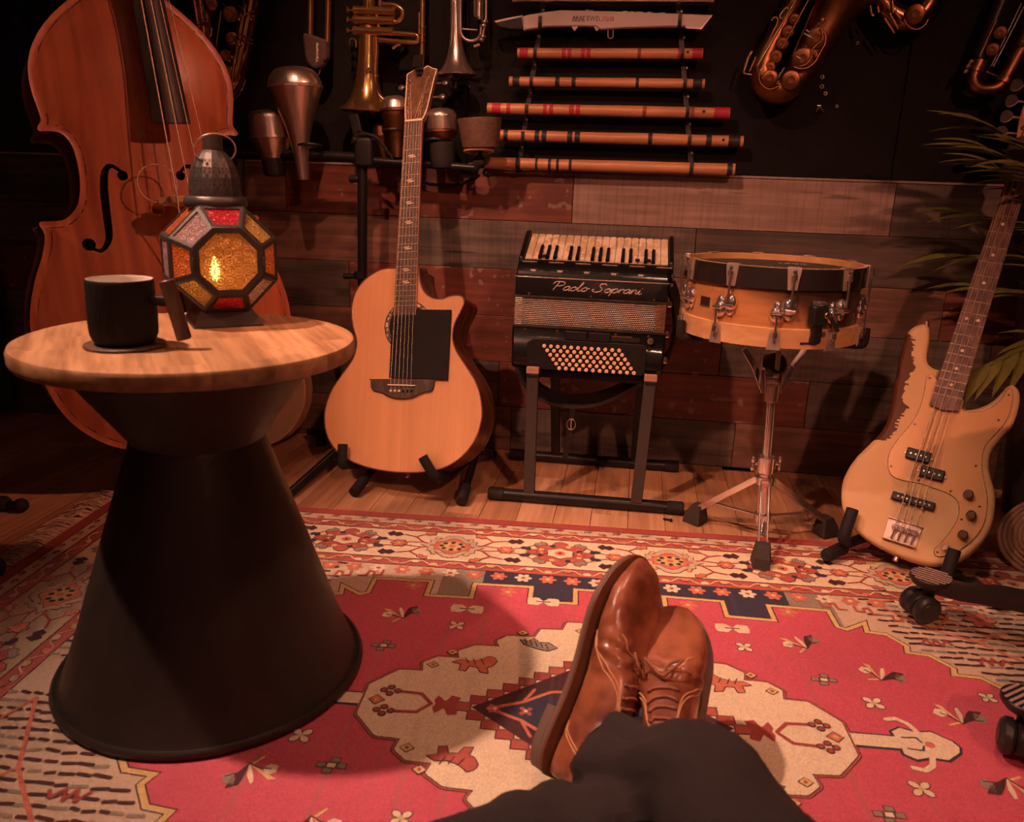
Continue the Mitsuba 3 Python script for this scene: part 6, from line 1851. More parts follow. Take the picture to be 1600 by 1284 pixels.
# ------------------------------------------------------------------ dark post with a knot hole
k = thing('wooden_post', 'tall dark wooden post with a round knot hole behind the bass guitar', 'post')
pa, pb = at(1612, 640, -0.16), at(1632, 330, -0.13)
pa = pb + (pa - pb) * ((0.002 - pb[2]) / (pa[2] - pb[2]))
pb2 = pa + (pb - pa) * 1.12
M_POST = mat('post_wood', fn=wood_fn((0.020, 0.013, 0.011), (0.045, 0.028, 0.023), 2, 50), rough=0.45)
part(k, 'trunk', cyl(pa, pb2, 0.052, 40, 0.006, r2=0.040), M_POST, 40)
ka, da = pa + (pb2 - pa) * 0.50, nrm(pb2 - pa)
sdv = nrm(np.array([-0.45, -1, 0.15])); sdv = nrm(sdv - da * (sdv @ da))
tb = np.cross(da, sdv)
kc = ka + sdv * 0.046
part(k, 'knot_ring', tube([kc + 0.017 * math.cos(t) * tb + 0.027 * math.sin(t) * da - sdv * 0.004 * (math.cos(t) ** 2) for t in np.arange(28) * 2 * math.pi / 28], 0.0045, 10, closed=True), M_POST, True)
part(k, 'knot_hole', xf(lathe([(0, 0.0012), (0.014, 0.0015), (0.017, 0.0005)], 28), kc - sdv * 0.004, np.array([tb, da * 1.55, sdv])), M_INSIDE, 40)

# ------------------------------------------------------------------ palm
k = thing('potted_palm', 'potted palm with long drooping green leaflets in the right corner behind the bass guitar', 'plant')
PC = np.array([1.06, -0.30, 0.0])
part(k, 'pot', lathe([(0, 0.001), (0.085, 0.001), (0.09, 0.01), (0.115, 0.20), (0.12, 0.205), (0.12, 0.225), (0.112, 0.225), (0.108, 0.20), (0, 0.195)], 48, PC), M_PLASTIC, 40)
part(k, 'soil', lathe([(0, 0.205), (0.109, 0.203)], 32, PC), M_GAP, 40)
LEAFM = {'type': 'principledthin', 'base_color': mikit.proc(lambda p, n, uv: mikit.mix(mi.Color3f(0.16, 0.17, 0.045), mi.Color3f(0.32, 0.30, 0.085), mikit.fbm(p.x * 30, p.y * 30, p.z * 30, 3))), 'roughness': 0.4, 'diff_trans': 0.6}
scene['mat_palm_leaf'] = LEAFM
M_STEM = mat('palm_stem', (0.10, 0.085, 0.03), 0.5)
rp = random.Random(21)


def blade(base, d0, droop, L, w_):
    pts, d = [np.asarray(base, float)], nrm(d0)
    for s_ in range(7):
        d = nrm(d + np.array([0, 0, -droop]))
        pts.append(pts[-1] + d * L / 7)
    pts = np.array(pts)
    sd_ = nrm(np.cross(d0, [0, 0, 1.0]) + np.array([0, 0, 0.2]))
    ws = w_ * np.array([0.35, 0.8, 1.0, 0.98, 0.85, 0.6, 0.33, 0.02])
    nn_ = nrm(np.cross(sd_, d0))
    V = np.stack([pts - sd_ * ws[:, None], pts + nn_ * ws[:, None] * 0.35, pts + sd_ * ws[:, None]], 1).reshape(-1, 3)
    f = []
    for i in range(7):
        for j in range(2):
            a_ = i * 3 + j
            f.append((a_, a_ + 1, a_ + 4, a_ + 3))
    return TM(V, f)


def frond(px_tip, y_tip, zb_, n_l, L, droop, bend=0.12):
    b_ = PC + np.array([rp.uniform(-.03, .03), rp.uniform(-.03, .03), zb_])
    tip = at(*px_tip, y_tip)
    mid = (b_ + tip) / 2 + np.array([0, 0, bend])
    P = spline([b_, b_ * 0.45 + mid * 0.55 + [0, 0, bend * 0.2], mid, tip], 8)
    fr_ = part(k, 'frond', tube(P, np.linspace(0.004, 0.0012, len(P)), 6), M_STEM, True)
    tg = np.gradient(P, axis=0)
    for i in range(n_l):
        t = 0.35 + 0.65 * i / (n_l - 1)
        q = t * (len(P) - 1); i0 = min(int(q), len(P) - 2)
        base = P[i0] * (1 - q + i0) + P[i0 + 1] * (q - i0)
        d = nrm(tg[i0])
        sd_ = nrm(np.cross(d, [0, 0, 1.0]))
        for s_ in (-1, 1):
            dl = nrm(d * (0.9 + 0.9 * t) + s_ * sd_ * (0.75 - 0.3 * t) + np.array([0, 0, rp.uniform(-0.05, 0.15)]))
            part(fr_, 'leaflet', blade(base, dl, droop * rp.uniform(0.7, 1.3), L * (1 - 0.35 * t) * rp.uniform(0.85, 1.1) * 1.15, 0.0125), 'mat_palm_leaf', True)


frond((1540, 196), -0.34, 0.62, 8, 0.17, 0.07, 0.06)
frond((1548, 236), -0.40, 0.60, 9, 0.19, 0.07, 0.05)
frond((1560, 262), -0.30, 0.58, 8, 0.18, 0.10, 0.04)
frond((1480, 398), -0.12, 0.50, 8, 0.16, 0.08, 0.06)
frond((1520, 445), -0.14, 0.42, 7, 0.15, 0.08, 0.05)
frond((1545, 572), -0.42, 0.33, 9, 0.15, 0.16, 0.09)
frond((1500, 330), -0.16, 0.55, 7, 0.15, 0.08, 0.05)
for (dx, dy, dz) in ((0.25, -0.25, 0.62), (0.30, 0.1, 0.8), (0.05, -0.35, 0.75), (-0.1, 0.15, 0.95)):
    b_ = PC + [0, 0, 0.3]
    P = spline([b_, b_ + np.array([dx * 0.4, dy * 0.4, dz * 0.6]), PC + [dx, dy, dz]], 8)
    fr_ = part(k, 'frond', tube(P, np.linspace(0.004, 0.0012, len(P)), 6), M_STEM, True)
    tg = np.gradient(P, axis=0)
    for i in range(7):
        q = int((0.35 + 0.65 * i / 6) * (len(P) - 1))
        d = nrm(tg[q]); sd_ = nrm(np.cross(d, [0, 0, 1.0]))
        for s_ in (-1, 1):
            part(fr_, 'leaflet', blade(P[q], nrm(d * 1.2 + s_ * sd_ * 0.6), 0.08, 0.15, 0.0058), 'mat_palm_leaf', True)
for q in range(4):
    part(k, 'stem', tube(spline([PC + [rp.uniform(-.03, .03), rp.uniform(-.03, .03), 0.2], PC + [0, 0, 0.4], PC + [rp.uniform(-.02, .02), rp.uniform(-.02, .02), 0.64]], 5), 0.006, 8), M_STEM, True)

# ------------------------------------------------------------------ black feet of another stand at the left edge
k = thing('stand_foot', 'black rubber feet of a stand on the dark floor at the left edge', 'stand')
a_ = on_floor(34, 800)
part(k, 'rubber_foot', ball(a_ + [0, 0, 0.0165], 0.0165, 3, (1, 1, 0.95)), M_FOAM, True)
a2 = on_floor(6, 798)
part(k, 'rubber_foot', ball(a2 + [0, 0, 0.018], 0.018, 3, (1.1, 1, 0.95)), M_FOAM, True)
part(k, 'tube', cat(tube(spline([a_ + [0, 0, 0.018], a2 + [0, 0, 0.020], a2 + [-0.10, 0.05, 0.04], a2 + [-0.14, 0.09, 0.30]], 6), 0.009, 12)), M_TUBE, 40)
a3 = on_floor(-8, 905, 0.0)
k = thing('rubber_knob', 'black round rubber foot on the rug corner at the left edge below the other feet', 'stand')
part(k, 'rubber_foot', ball(a3 + [0, 0, 0.0245], 0.022, 3, (1, 1, 0.9)), M_FOAM, True)
part(k, 'tube', rod(a3 + [0, 0, 0.025], a3 + [-0.17, 0.02, 0.10], 0.009, 12), M_TUBE, 40)
# ================================================================== flutes on the wall, each lying in two black hooks
M_BAMBOO = mat('bamboo', fn=lambda p, n, uv: mikit.mix(mi.Color3f(0.38, 0.15, 0.065), mi.Color3f(0.54, 0.25, 0.115), mikit.fbm(p.x * 9, p.y * 120, p.z * 120, 4)) * (0.85 + 0.3 * mikit.noise(p.x * 14, p.z * 30, 5)), rough=0.42, clearcoat=0.3)
M_REDBAND = mat('red_thread', (0.40, 0.018, 0.045), 0.6)
M_BLKBAND = mat('black_thread', (0.016, 0.013, 0.013), 0.6)
M_BRNBAND = mat('brown_thread', (0.22, 0.05, 0.03), 0.6)
FY = -0.045


def fx(v):
    return 750 + v / 3.81


def flute(a, b, rpx, bands, holes, label, node=None):
    A, B = at(*a, FY), at(*b, FY)
    L = np.linalg.norm(B - A); d = (B - A) / L
    r = rpx / 600.0
    k_ = thing('bamboo_flute', label, 'flute', 'bamboo flutes on the wall')
    ss = np.linspace(0, L, 14)
    rr = r * (1 + 0.02 * np.sin(ss * 21) + 0.03 * np.exp(-((ss - L * 0.62) / 0.006) ** 2))
    part(k_, 'body', lathe([(r * 0.72, 0.004), (r * 0.72, 0.0)] + [(q, s) for q, s in zip(rr, ss)] + [(r * 0.72, L), (r * 0.72, L - 0.004), (0, L - 0.004)], 28, A, d), M_BAMBOO, 40)
    for v0, v1, m_ in bands:
        s0 = (fx(v0) - a[0]) / (b[0] - a[0]) * L; s1 = (fx(v1) - a[0]) / (b[0] - a[0]) * L
        part(k_, 'band', lathe([(r * 0.98, s0), (r * 1.045, s0 + 0.0006), (r * 1.045, s1 - 0.0006), (r * 0.98, s1)], 28, A, d), m_, 40)
    for v in holes:
        s0 = (fx(v) - a[0]) / (b[0] - a[0]) * L
        nn_ = nrm(np.array([0.0, -1, 0.15]))
        part(k_, 'hole', cyl(A + d * s0 + nn_ * r * 0.5, A + d * s0 + nn_ * (r * 1.012), r * 0.27, 16), M_INSIDE, 30)
    return k_


R_, K_, N_ = M_REDBAND, M_BLKBAND, M_BRNBAND
flute((809, 83), (1098, 84), 7.2, [(240, 290, R_), (495, 519, R_), (530, 553, R_), (610, 635, R_), (643, 668, R_), (945, 966, N_), (1180, 1196, R_), (1265, 1323, R_)], [1237], 'bamboo flute with red bands, the topmost of the five on the wall')
flute((796, 127), (1101, 131), 6.8, [(196, 240, K_), (455, 483, K_), (555, 580, K_), (935, 955, K_), (1268, 1322, K_)], [], 'thin bamboo flute with black bands and black ends, second from the top')
flute((762, 169), (1140, 177), 7.8, [(75, 130, R_), (165, 190, R_), (388, 410, R_), (425, 450, R_), (545, 575, R_), (585, 612, R_), (980, 1005, N_), (1262, 1282, N_), (1395, 1484, R_)], [1335], 'long bamboo flute with red bands, third from the top')
flute((778, 211), (1161, 221), 8.0, [(145, 172, K_), (335, 364, K_), (378, 408, K_), (533, 565, K_), (578, 610, K_), (1013, 1040, K_), (1352, 1385, K_), (1480, 1548, K_)], [1450], 'bamboo flute with paired black bands, second from the bottom')
flute((751, 254), (1148, 265), 8.6, [(5, 30, K_), (222, 243, K_), (342, 357, K_), (420, 437, K_), (470, 485, K_), (545, 562, K_), (1470, 1502, K_)], [], 'longest bamboo flute with narrow black rings, lowest on the wall above the planks')
# wind controller
M_WHITE = mat('pale_plastic', (0.60, 0.50, 0.46), 0.35)
k = thing('wind_controller', 'pale electronic wind controller with dark mouthpiece on the wall above the flutes', 'wind instrument')
WY = -0.05


def wq(v, w_):
    return at(750 + v / 3.81, w_ / 3.81, WY)


def wpoly(L, th, back=0.0, r=0.003):
    P = np.array([wq(*q) for q in L])
    m = slab(P[:, [0, 2]], th, r, 0.0)
    v = m.vertices
    return TM(np.c_[v[:, 0], WY - back - v[:, 2], v[:, 1]], m.faces)


body = [(258, 100), (300, 90), (390, 75), (480, 64), (620, 66), (900, 74), (1100, 82), (1380, 93), (1345, 135), (1310, 178), (1230, 172), (1220, 160), (850, 168), (720, 178), (690, 160), (580, 158), (400, 160), (265, 182)]
part(k, 'body', wpoly(body, 0.022, -0.012), M_WHITE, 40)
part(k, 'mouthpiece', wpoly([(90, 130), (160, 112), (252, 96), (265, 180), (180, 182), (120, 172)], 0.018, -0.010, 0.005), M_PLASTIC, 40)
part(k, 'mouthpiece_top', wpoly([(90, 128), (160, 111), (250, 95), (252, 106), (170, 124), (98, 140)], 0.019, -0.010, 0.0015), M_WHITE, 40)
part(k, 'collar', wpoly([(246, 96), (256, 95), (272, 183), (262, 186)], 0.024, -0.013, 0.001), M_STEEL, 40)
part(k, 'end_edge', wpoly([(1220, 160), (1310, 168), (1380, 93), (1385, 95), (1318, 181), (1222, 174)], 0.0232, -0.0125, 0.0008), M_OLDBRASS if False else M_SILVER, 40)
for v, w_, l_ in ((640, 62, 24), (665, 64, 14), (865, 70, 30), (905, 72, 18), (950, 74, 40), (1010, 75, 26), (1085, 79, 34)):
    part(k, 'key', wpoly([(v - l_ / 2, w_ + 6), (v - l_ / 2, w_ - 3), (v + l_ / 2, w_ - 2), (v + l_ / 2, w_ + 7)], 0.012, -0.006, 0.0008), M_CHROME, 30)
for v in (565, 697):
    part(k, 'thumb_rest', wpoly([(v - 22, 156), (v + 20, 158), (v + 4, 184), (v - 6, 184)], 0.010, -0.004, 0.001), M_WHITE, 30)
ho = [wq(762, 178), wq(762, 215), wq(768, 226), wq(778, 228), wq(788, 224), wq(792, 215), wq(792, 178)]
part(k, 'strap_hook', tube(spline(ho, 4), 0.0016, 8), M_STEEL, True)


def text_on(P, txt, h, m_, nm, wid=None, ux=None, nn=(0, -1, 0), bold=True):
    t = meshkit.text_mesh(txt, h, 0.0006, bold)
    v = np.array(t.vertices)
    if wid:
        v[:, 0] *= wid / (v[:, 0].max() - v[:, 0].min())
    v[:, 0] -= v[:, 0].min()
    x = nrm([1, 0, 0] if ux is None else ux); n_ = nrm(nn); y = np.cross(n_, x)
    part(k, nm, TM(P + v[:, :1] * x + v[:, 1:2] * y + v[:, 2:3] * n_, t.faces), m_, False)


M_INK = mat('dark_print', (0.06, 0.04, 0.04), 0.5)
pp = lambda v, w_: wq(v, w_) + np.array([0, -0.0102, 0])
slope = nrm(pp(800, 130) - pp(550, 124))
text_on(pp(550, 121), 'AKAI', 0.0085, M_INK, 'maker_name', 0.031, slope)
text_on(pp(550, 131), 'professional', 0.0032, M_INK, 'maker_subline', 0.031, slope)
text_on(pp(637, 127), 'EWI', 0.0100, M_INK, 'model_name', 0.027, slope, bold=False)
text_on(pp(708, 129), 'USB', 0.0100, mat('red_print', (0.45, 0.05, 0.05), 0.5), 'model_name', 0.037, slope, bold=False)
k = thing('silver_flute', 'slim silver flute on the wall, cut off by the top edge of the photo', 'flute')
A, B = at(801, -2, FY), at(1116, -1, FY)
part(k, 'body', tube([A, B], 0.0072, 20), M_SILVER, 40)
for t in (0.0, 0.17, 0.98):
    part(k, 'ring', tube([A + (B - A) * t, A + (B - A) * (t + 0.02)], 0.0086, 20), M_SILVER, 40)

# the two hook rails
hookpos = [[(845, 36), (837, 83), (831, 127), (824, 171), (818, 213), (811, 256)], [(1062, 33), (1066, 84), (1070, 130), (1074, 174), (1077, 219), (1080, 262)]]
screws = [[(849, 16), (842, 57), (836, 101), (829, 145), (823, 187), (816, 230)], [(1065, 18), (1069, 59), (1073, 106), (1075, 151), (1078, 194), (1081, 239)]]
M_HOOK = mat('black_hook', (0.014, 0.012, 0.012), 0.45)
for s_, side in enumerate(('left', 'right')):
    k = thing('flute_rail', f'narrow black rail with hooks and screws under the {side} ends of the flutes', 'wall rack')
    p0, p1 = at(*hookpos[s_][0], -0.004), at(*hookpos[s_][-1], -0.004)
    dd_ = nrm(p1 - p0)
    part(k, 'rail', bar(p0 - dd_ * 0.06, p1 + dd_ * 0.02, 0.014, 0.004, 0.001, up=(0, 1, 0)), M_HOOK, False)
    for i, q in enumerate(hookpos[s_]):
        r = [9.5, 7.2, 6.8, 7.8, 8.0, 8.6][i] / 600 + 0.0022
        c_ = at(*q, FY) if i else at(*q, -0.048)
        ys = -0.004
        if i == 0:
            r = 0.017
        pts = [(c_[0], ys, c_[2] - r)]
        arc = [(c_[0], c_[1] + r * 1.0 * math.sin(t), c_[2] - r * math.cos(t)) for t in np.linspace(0.25 * math.pi, -0.5 * math.pi, 9)]
        P = np.array(pts + [(x, min(y, ys), z) for x, y, z in arc] + [(c_[0], c_[1] - r, c_[2] + r * 0.75)])
        h_ = part(k, 'hook', band(P, 0.0085, 0.0026, (1, 0, 0)), M_HOOK, 40)
    for q in screws[s_]:
        c_ = at(*q, -0.006)
        part(k, 'screw', cat(tube(np.array([(c_[0] + 0.0030 * math.cos(t), -0.0075, c_[2] + 0.0030 * math.sin(t)) for t in np.arange(14) * math.pi / 7]), 0.0008, 5, closed=True), cyl((c_[0], -0.005, c_[2]), (c_[0], -0.0078, c_[2]), 0.0024, 12, 0.0005)), M_STEEL, 30)

# ================================================================== saxophones
def pathpx(L, y):
    return np.array([at(q[0], q[1], y if len(q) < 4 else q[3]) for q in L]), np.array([q[2] / 610.0 for q in L])


def horn_tube(P, r, n=24, sub=6):
    q = spline(np.c_[P, r], sub)
    return tube(q[:, :3], q[:, 3], n, caps=False)


def disc(c, d, r, h=0.006):
    return lathe([(0, h * 0.7), (r * 0.35, h * 0.75), (r * 0.4, h), (r * 0.85, h * 0.9), (r, h * 0.5), (r, -h * 0.5), (0, -h * 0.5)], 28, c, d)


FRONT = nrm(np.array([0.1, -1, -0.05]))


def key_cup(par, px, py, y, rpx, m_):
    c_ = at(px, py, y)
    return part(par, 'key_cup', disc(c_, nrm(EYE - c_), rpx / 610.0), m_, 40)


def guard(par, L, y, r_, m_):
    return part(par, 'guard', tube(spline([at(a_, b_, y) for a_, b_ in L], 5), r_, 8), m_, True)


c7 = lambda L, s_=7.133, o=(1150, 0): [(x / s_ + o[0], y / s_ + o[1]) for x, y in L]
k = thing('saxophone', 'tarnished brass saxophone hanging tilted on the black wall right of the flutes', 'saxophone')
P, r = pathpx([(1290, -100, 8), (1262, -42, 10.5), (1230, 22, 13), (1203, 76, 16), (1192, 108, 18.5), (1198, 131, 20.5), (1218, 139, 21.5), (1240, 126, 22), (1262, 92, 24), (1284, 52, 27.5), (1303, 16, 33), (1322, -22, 46), (1330, -40, 60)], -0.075)
part(k, 'body_tube', horn_tube(P, r, 32), M_OLDBRASS, True)
rd = part(k, 'key_rods', rod(at(1243, 0, -0.112), at(1184, 103, -0.112), 0.0032, 10), M_BRASS, 40)
part(rd, 'post', cat(*[rod(at(a_, b_, -0.085), at(a_, b_, -0.113), 0.0026, 8) for a_, b_ in ((1236, 12), (1222, 36), (1208, 60), (1196, 82), (1185, 100))]), M_BRASS, 40, stuff=True)
part(k, 'key_rods', rod(at(1263, 0, -0.110), at(1222, 76, -0.112), 0.0022, 10), M_OLDBRASS, 40)
part(k, 'key_rods', rod(at(1272, 10, -0.105), at(1238, 88, -0.108), 0.0018, 8), M_OLDBRASS, 40)
for a_, b_, c_ in ((1241, 30, 8), (1231, 49, 9), (1222, 68, 9), (1212, 88, 9.5), (1203, 105, 8)):
    key_cup(k, a_, b_, -0.100, c_, M_OLDBRASS)
for a_, b_, c_ in ((1276, 60, 14.5), (1254, 92, 14.5), (1236, 125, 13), (1203, 122, 11.5)):
    q = key_cup(k, a_, b_, -0.118, c_, M_OLDBRASS)
guard(k, c7([(935, 315), (965, 380), (950, 450), (880, 520), (845, 560), (830, 640), (790, 710), (700, 745)]), -0.130, 0.0022, M_OLDBRASS)
guard(k, c7([(960, 330), (1000, 410), (985, 500), (930, 600), (880, 690), (800, 755), (700, 765), (640, 740)]), -0.126, 0.0034, M_OLDBRASS)
guard(k, c7([(850, 545), (900, 600), (880, 640)]), -0.128, 0.0022, M_OLDBRASS)
guard(k, c7([(270, 795), (255, 870), (290, 950), (370, 995), (450, 975), (485, 935), (380, 940), (320, 910), (280, 860)]), -0.118, 0.0026, M_OLDBRASS)
guard(k, c7([(180, 565), (130, 660), (85, 810)]), -0.085, 0.0036, M_BRASS)
guard(k, c7([(220, 630), (185, 720), (150, 800)]), -0.090, 0.0036, M_OLDBRASS)
guard(k, c7([(85, 815), (190, 835)]), -0.088, 0.0018, M_STEEL)
guard(k, c7([(395, 235), (415, 200), (450, 195), (465, 230), (450, 280), (415, 350), (390, 400)]), -0.098, 0.0034, M_OLDBRASS)
guard(k, c7([(590, 100), (550, 90), (490, 170), (500, 200), (530, 210)]), -0.105, 0.0018, M_STEEL)
for L in ([(755, 370), (860, 425)], [(665, 625), (735, 660)], [(460, 880), (540, 750)], [(780, 330), (820, 360)]):
    guard(k, c7(L), -0.122, 0.002, M_CHROME)
part(k, 'bell_brace', cyl(at(1241, 112, -0.10), at(1248, 104, -0.12), 0.010, 18, 0.002), M_OLDBRASS, 40)
for a_, b_ in ((1302, 12), (1286, 31)):
    part(k, 'brace_foot', ball(at(a_, b_, -0.122), 0.0055, 2, (1, 0.6, 1)), M_BRASS, True)

k = thing('saxophone', 'dark shiny saxophone bow at the top edge, right of the tarnished saxophone', 'saxophone')
P, r = pathpx([(1352, -90, 9), (1362, -40, 11), (1375, -5, 14), (1392, 18, 17), (1415, 29, 19), (1438, 22, 20), (1452, 2, 21), (1462, -30, 25), (1470, -70, 36)], -0.075)
part(k, 'body_tube', horn_tube(P, r, 32), mat('dark_brass', (0.24, 0.105, 0.055), 0.22, 1.0), True)
key_cup(k, 1430, 22, -0.115, 13, M_OLDBRASS)
guard(k, [(1412, 30), (1420, 42), (1434, 46), (1446, 38), (1450, 30)], -0.118, 0.003, M_OLDBRASS)
guard(k, [(1360, 8), (1362, 22), (1366, 24)], -0.105, 0.003, M_BRASS)
guard(k, [(1371, 10), (1374, 20)], -0.105, 0.003, M_BRASS)
for L in ([(1390, 20), (1404, 46)], [(1398, 16), (1408, 30)], [(1394, 0), (1396, 20)], [(1382, 28), (1398, 52)]):
    guard(k, L, -0.108, 0.0028, M_BRASS)

k = thing('bass_clarinet', 'curved brass neck and keys of a dark woodwind at the upper right corner', 'woodwind')
P, r = pathpx([(1529, 96, 8.5), (1524, 112, 8.5), (1521, 124, 8.5), (1526, 135, 8.5), (1538, 139, 8), (1553, 138, 8.5), (1563, 132, 9.5), (1574, 115, 10.5), (1590, 85, 12), (1606, 55, 14), (1625, 15, 17)], -0.075)
part(k, 'bow_tube', horn_tube(P, r, 24), M_OLDBRASS, True)
part(k, 'socket', tube([at(1531, 94, -0.075), at(1524, 112, -0.075)], 0.0175, 24), M_OLDBRASS, 40)
part(k, 'collar', tube([at(1566, 130, -0.075), at(1570, 123, -0.075)], 0.0205, 24), M_OLDBRASS, 40)
guard(k, [(1529, 90), (1543, 60), (1557, 31)], -0.09, 0.0020, M_OLDBRASS)
for L in ([(1549, 103), (1570, 60), (1596, 5)], [(1552, 104), (1574, 62), (1600, 10)]):
    guard(k, L, -0.095, 0.0014, M_STEEL)
for a_, b_ in ((1551, 77), (1563, 51)):
    q = key_cup(k, a_, b_, -0.095, 9, M_OLDBRASS)
guard(k, [(1541, 112), (1559, 119)], -0.09, 0.0018, M_OLDBRASS)
part(k, 'screw_clamp', cat(*[TM(ball((0, 0, 0), 0.0058, 2).vertices + at(a_, b_, -0.085), ball((0, 0, 0), 0.0058, 2).faces) for a_, b_ in ((1517, 96), (1513, 103), (1509, 111))]), M_SILVER, True, stuff=True)
part(k, 'wooden_body', tube([at(1529, 92, -0.07), at(1590, -60, -0.07)], 0.0155, 24), M_PLASTIC, 40)
part(k, 'bell_edge', tube(spline([at(1593, 70, -0.1), at(1612, 60, -0.12), at(1630, 30, -0.12)], 5), 0.003, 8), M_BRASS, True)

k = thing('saxophone', 'gold lacquered baritone saxophone hanging on the wall behind the double bass', 'saxophone')
P, r = pathpx([(420, -150, 9), (408, -70, 11), (394, 0, 13.5), (384, 50, 15.5), (373, 100, 17.5), (364, 130, 18.5), (350, 143, 19), (332, 132, 20), (322, 100, 21.5), (318, 50, 24), (312, 0, 28), (306, -60, 38)], -0.075)
part(k, 'body_tube', horn_tube(P, r, 32), mat('gold_lacquer', (0.42, 0.21, 0.075), 0.20, 1.0), True)
guard(k, [(378, 30), (372, 62), (366, 100), (362, 132)], -0.108, 0.0038, M_BRASS)
guard(k, [(384, 5), (378, 40), (370, 84)], -0.112, 0.0026, M_BRASS)
guard(k, [(346, 15), (341, 50), (336, 84)], -0.105, 0.0022, M_BRASS)
guard(k, [(313, 6), (309, 34)], -0.112, 0.0026, M_BRASS)
guard(k, [(318, 6), (315, 33)], -0.112, 0.0020, M_BRASS)
guard(k, [(329, 37), (313, 38), (310, 50), (316, 58), (328, 56), (330, 44), (322, 40)], -0.120, 0.0034, M_BRASS)
for a_, b_, c_ in ((330, 6, 10), (360, 22, 12), (362, 60, 10), (352, 86, 9), (356, 112, 10), (338, 118, 9)):
    key_cup(k, a_, b_, -0.108, c_, M_OLDBRASS)
for L in ([(347, 4), (358, 15)], [(371, 52), (395, 63)], [(371, 60), (394, 69)], [(338, 85), (346, 93)], [(349, 78), (362, 88), (368, 100)], [(372, 8), (380, 14), (384, 24)], [(360, 33), (380, 26)], [(374, 20), (385, 22)], [(356, 140), (366, 128)], [(385, 20), (397, 18)], [(345, 100), (364, 104)]):
    guard(k, L, -0.116, 0.0020, M_BRASS)
guard(k, [(376, 146), (384, 124)], -0.10, 0.002, M_BRASS)
guard(k, [(360, 158), (372, 150), (378, 138)], -0.105, 0.0034, M_OLDBRASS)
for a_, b_ in ((376, 24), (373, 30), (362, 89), (358, 95), (374, 119), (362, 139), (392, 30), (395, 25), (374, 58), (373, 70)):
    part(k, 'post', ball(at(a_, b_, -0.118), 0.0042, 2), M_BRASS, True)

# small hanger rings left on the black wall
for (a_, b_, r_, w_) in ((1285, 120, 2.2, 'uppermost of three beside the tarnished saxophone bow'), (1284.5, 135, 2.4, 'middle of three beside the tarnished saxophone bow'), (1290, 146, 2.2, 'lowest of three beside the tarnished saxophone bow'), (1340, 67, 1.8, 'alone beside the tarnished saxophone bell'), (1308, 166, 1.8, 'just right of the small curved hanger')):
    c_ = at(a_, b_, -0.006)
    kk = thing('wall_screw', 'tiny bright screw eye ' + w_, 'screw', 'screw eyes on the black wall')
    obj(kk, tube(np.array([(c_[0] + r_ / 600 * math.cos(t), -0.004, c_[2] + r_ / 600 * math.sin(t)) for t in np.arange(14) * math.pi / 7]), 0.0012, 6, closed=True), M_STEEL, True)
kk = thing('wall_hook', 'small curved metal hanger on the black wall below the screw eyes', 'hook')
part(kk, 'arc', tube(spline([at(1275, 175, -0.012), at(1278, 169, -0.02), at(1282, 168, -0.022), at(1287, 174, -0.012)], 5), 0.0016, 8), M_STEEL, True)
part(kk, 'plate', box(0.010, 0.003, 0.003, at(1280, 165, -0.0035), 0.0005), M_STEEL, False)

# ================================================================== trombone slide, flugelhorn, trumpet
k = thing('trombone', 'brass trombone slide hanging on the wall with a black cover on its lower end', 'trombone')
TYY = -0.06
for a_, b_ in (((486.5, -80), (485, 62)), ((515, -80), (511.5, 78))):
    part(k, 'slide_tube', rod(at(*a_, TYY), at(*b_, TYY), 0.0078, 20), M_BRASS, 40)
cv_ = [(486, 55), (512, 64), (516, 72), (517, 92), (512, 99), (511, 104), (504, 109), (496, 110), (489, 104), (484, 96), (481, 75), (480, 57)]
Pc = np.array([at(*q, TYY) for q in cv_])
m = slab(spline(Pc[:, [0, 2]], 3, True), 0.032, 0.008, 0.0)
cvk = part(k, 'cover', TM(np.c_[m.vertices[:, 0], TYY - 0.016 + 0.0 - m.vertices[:, 2] + 0.016, m.vertices[:, 1]], m.faces), mat('cover_cloth', fn=lambda p, n, uv: mi.Color3f(0.075, 0.042, 0.038) * (0.75 + 0.5 * mikit.noise(p.x * 500, p.y * 500, p.z * 500)), rough=0.85), 40, label='black cloth cover')
text_on(at(497.5, 97.5, TYY - 0.0326), 'Yamaha', 0.0068, M_BONE, 'cover_lettering', 0.046, (0.02, 0, 1), (0, -1, 0))
part(k, 'hook', tube(spline([at(500, 108, TYY), at(499, 114, TYY), at(497, 117, TYY)], 4), 0.002, 8), M_STEEL, True)

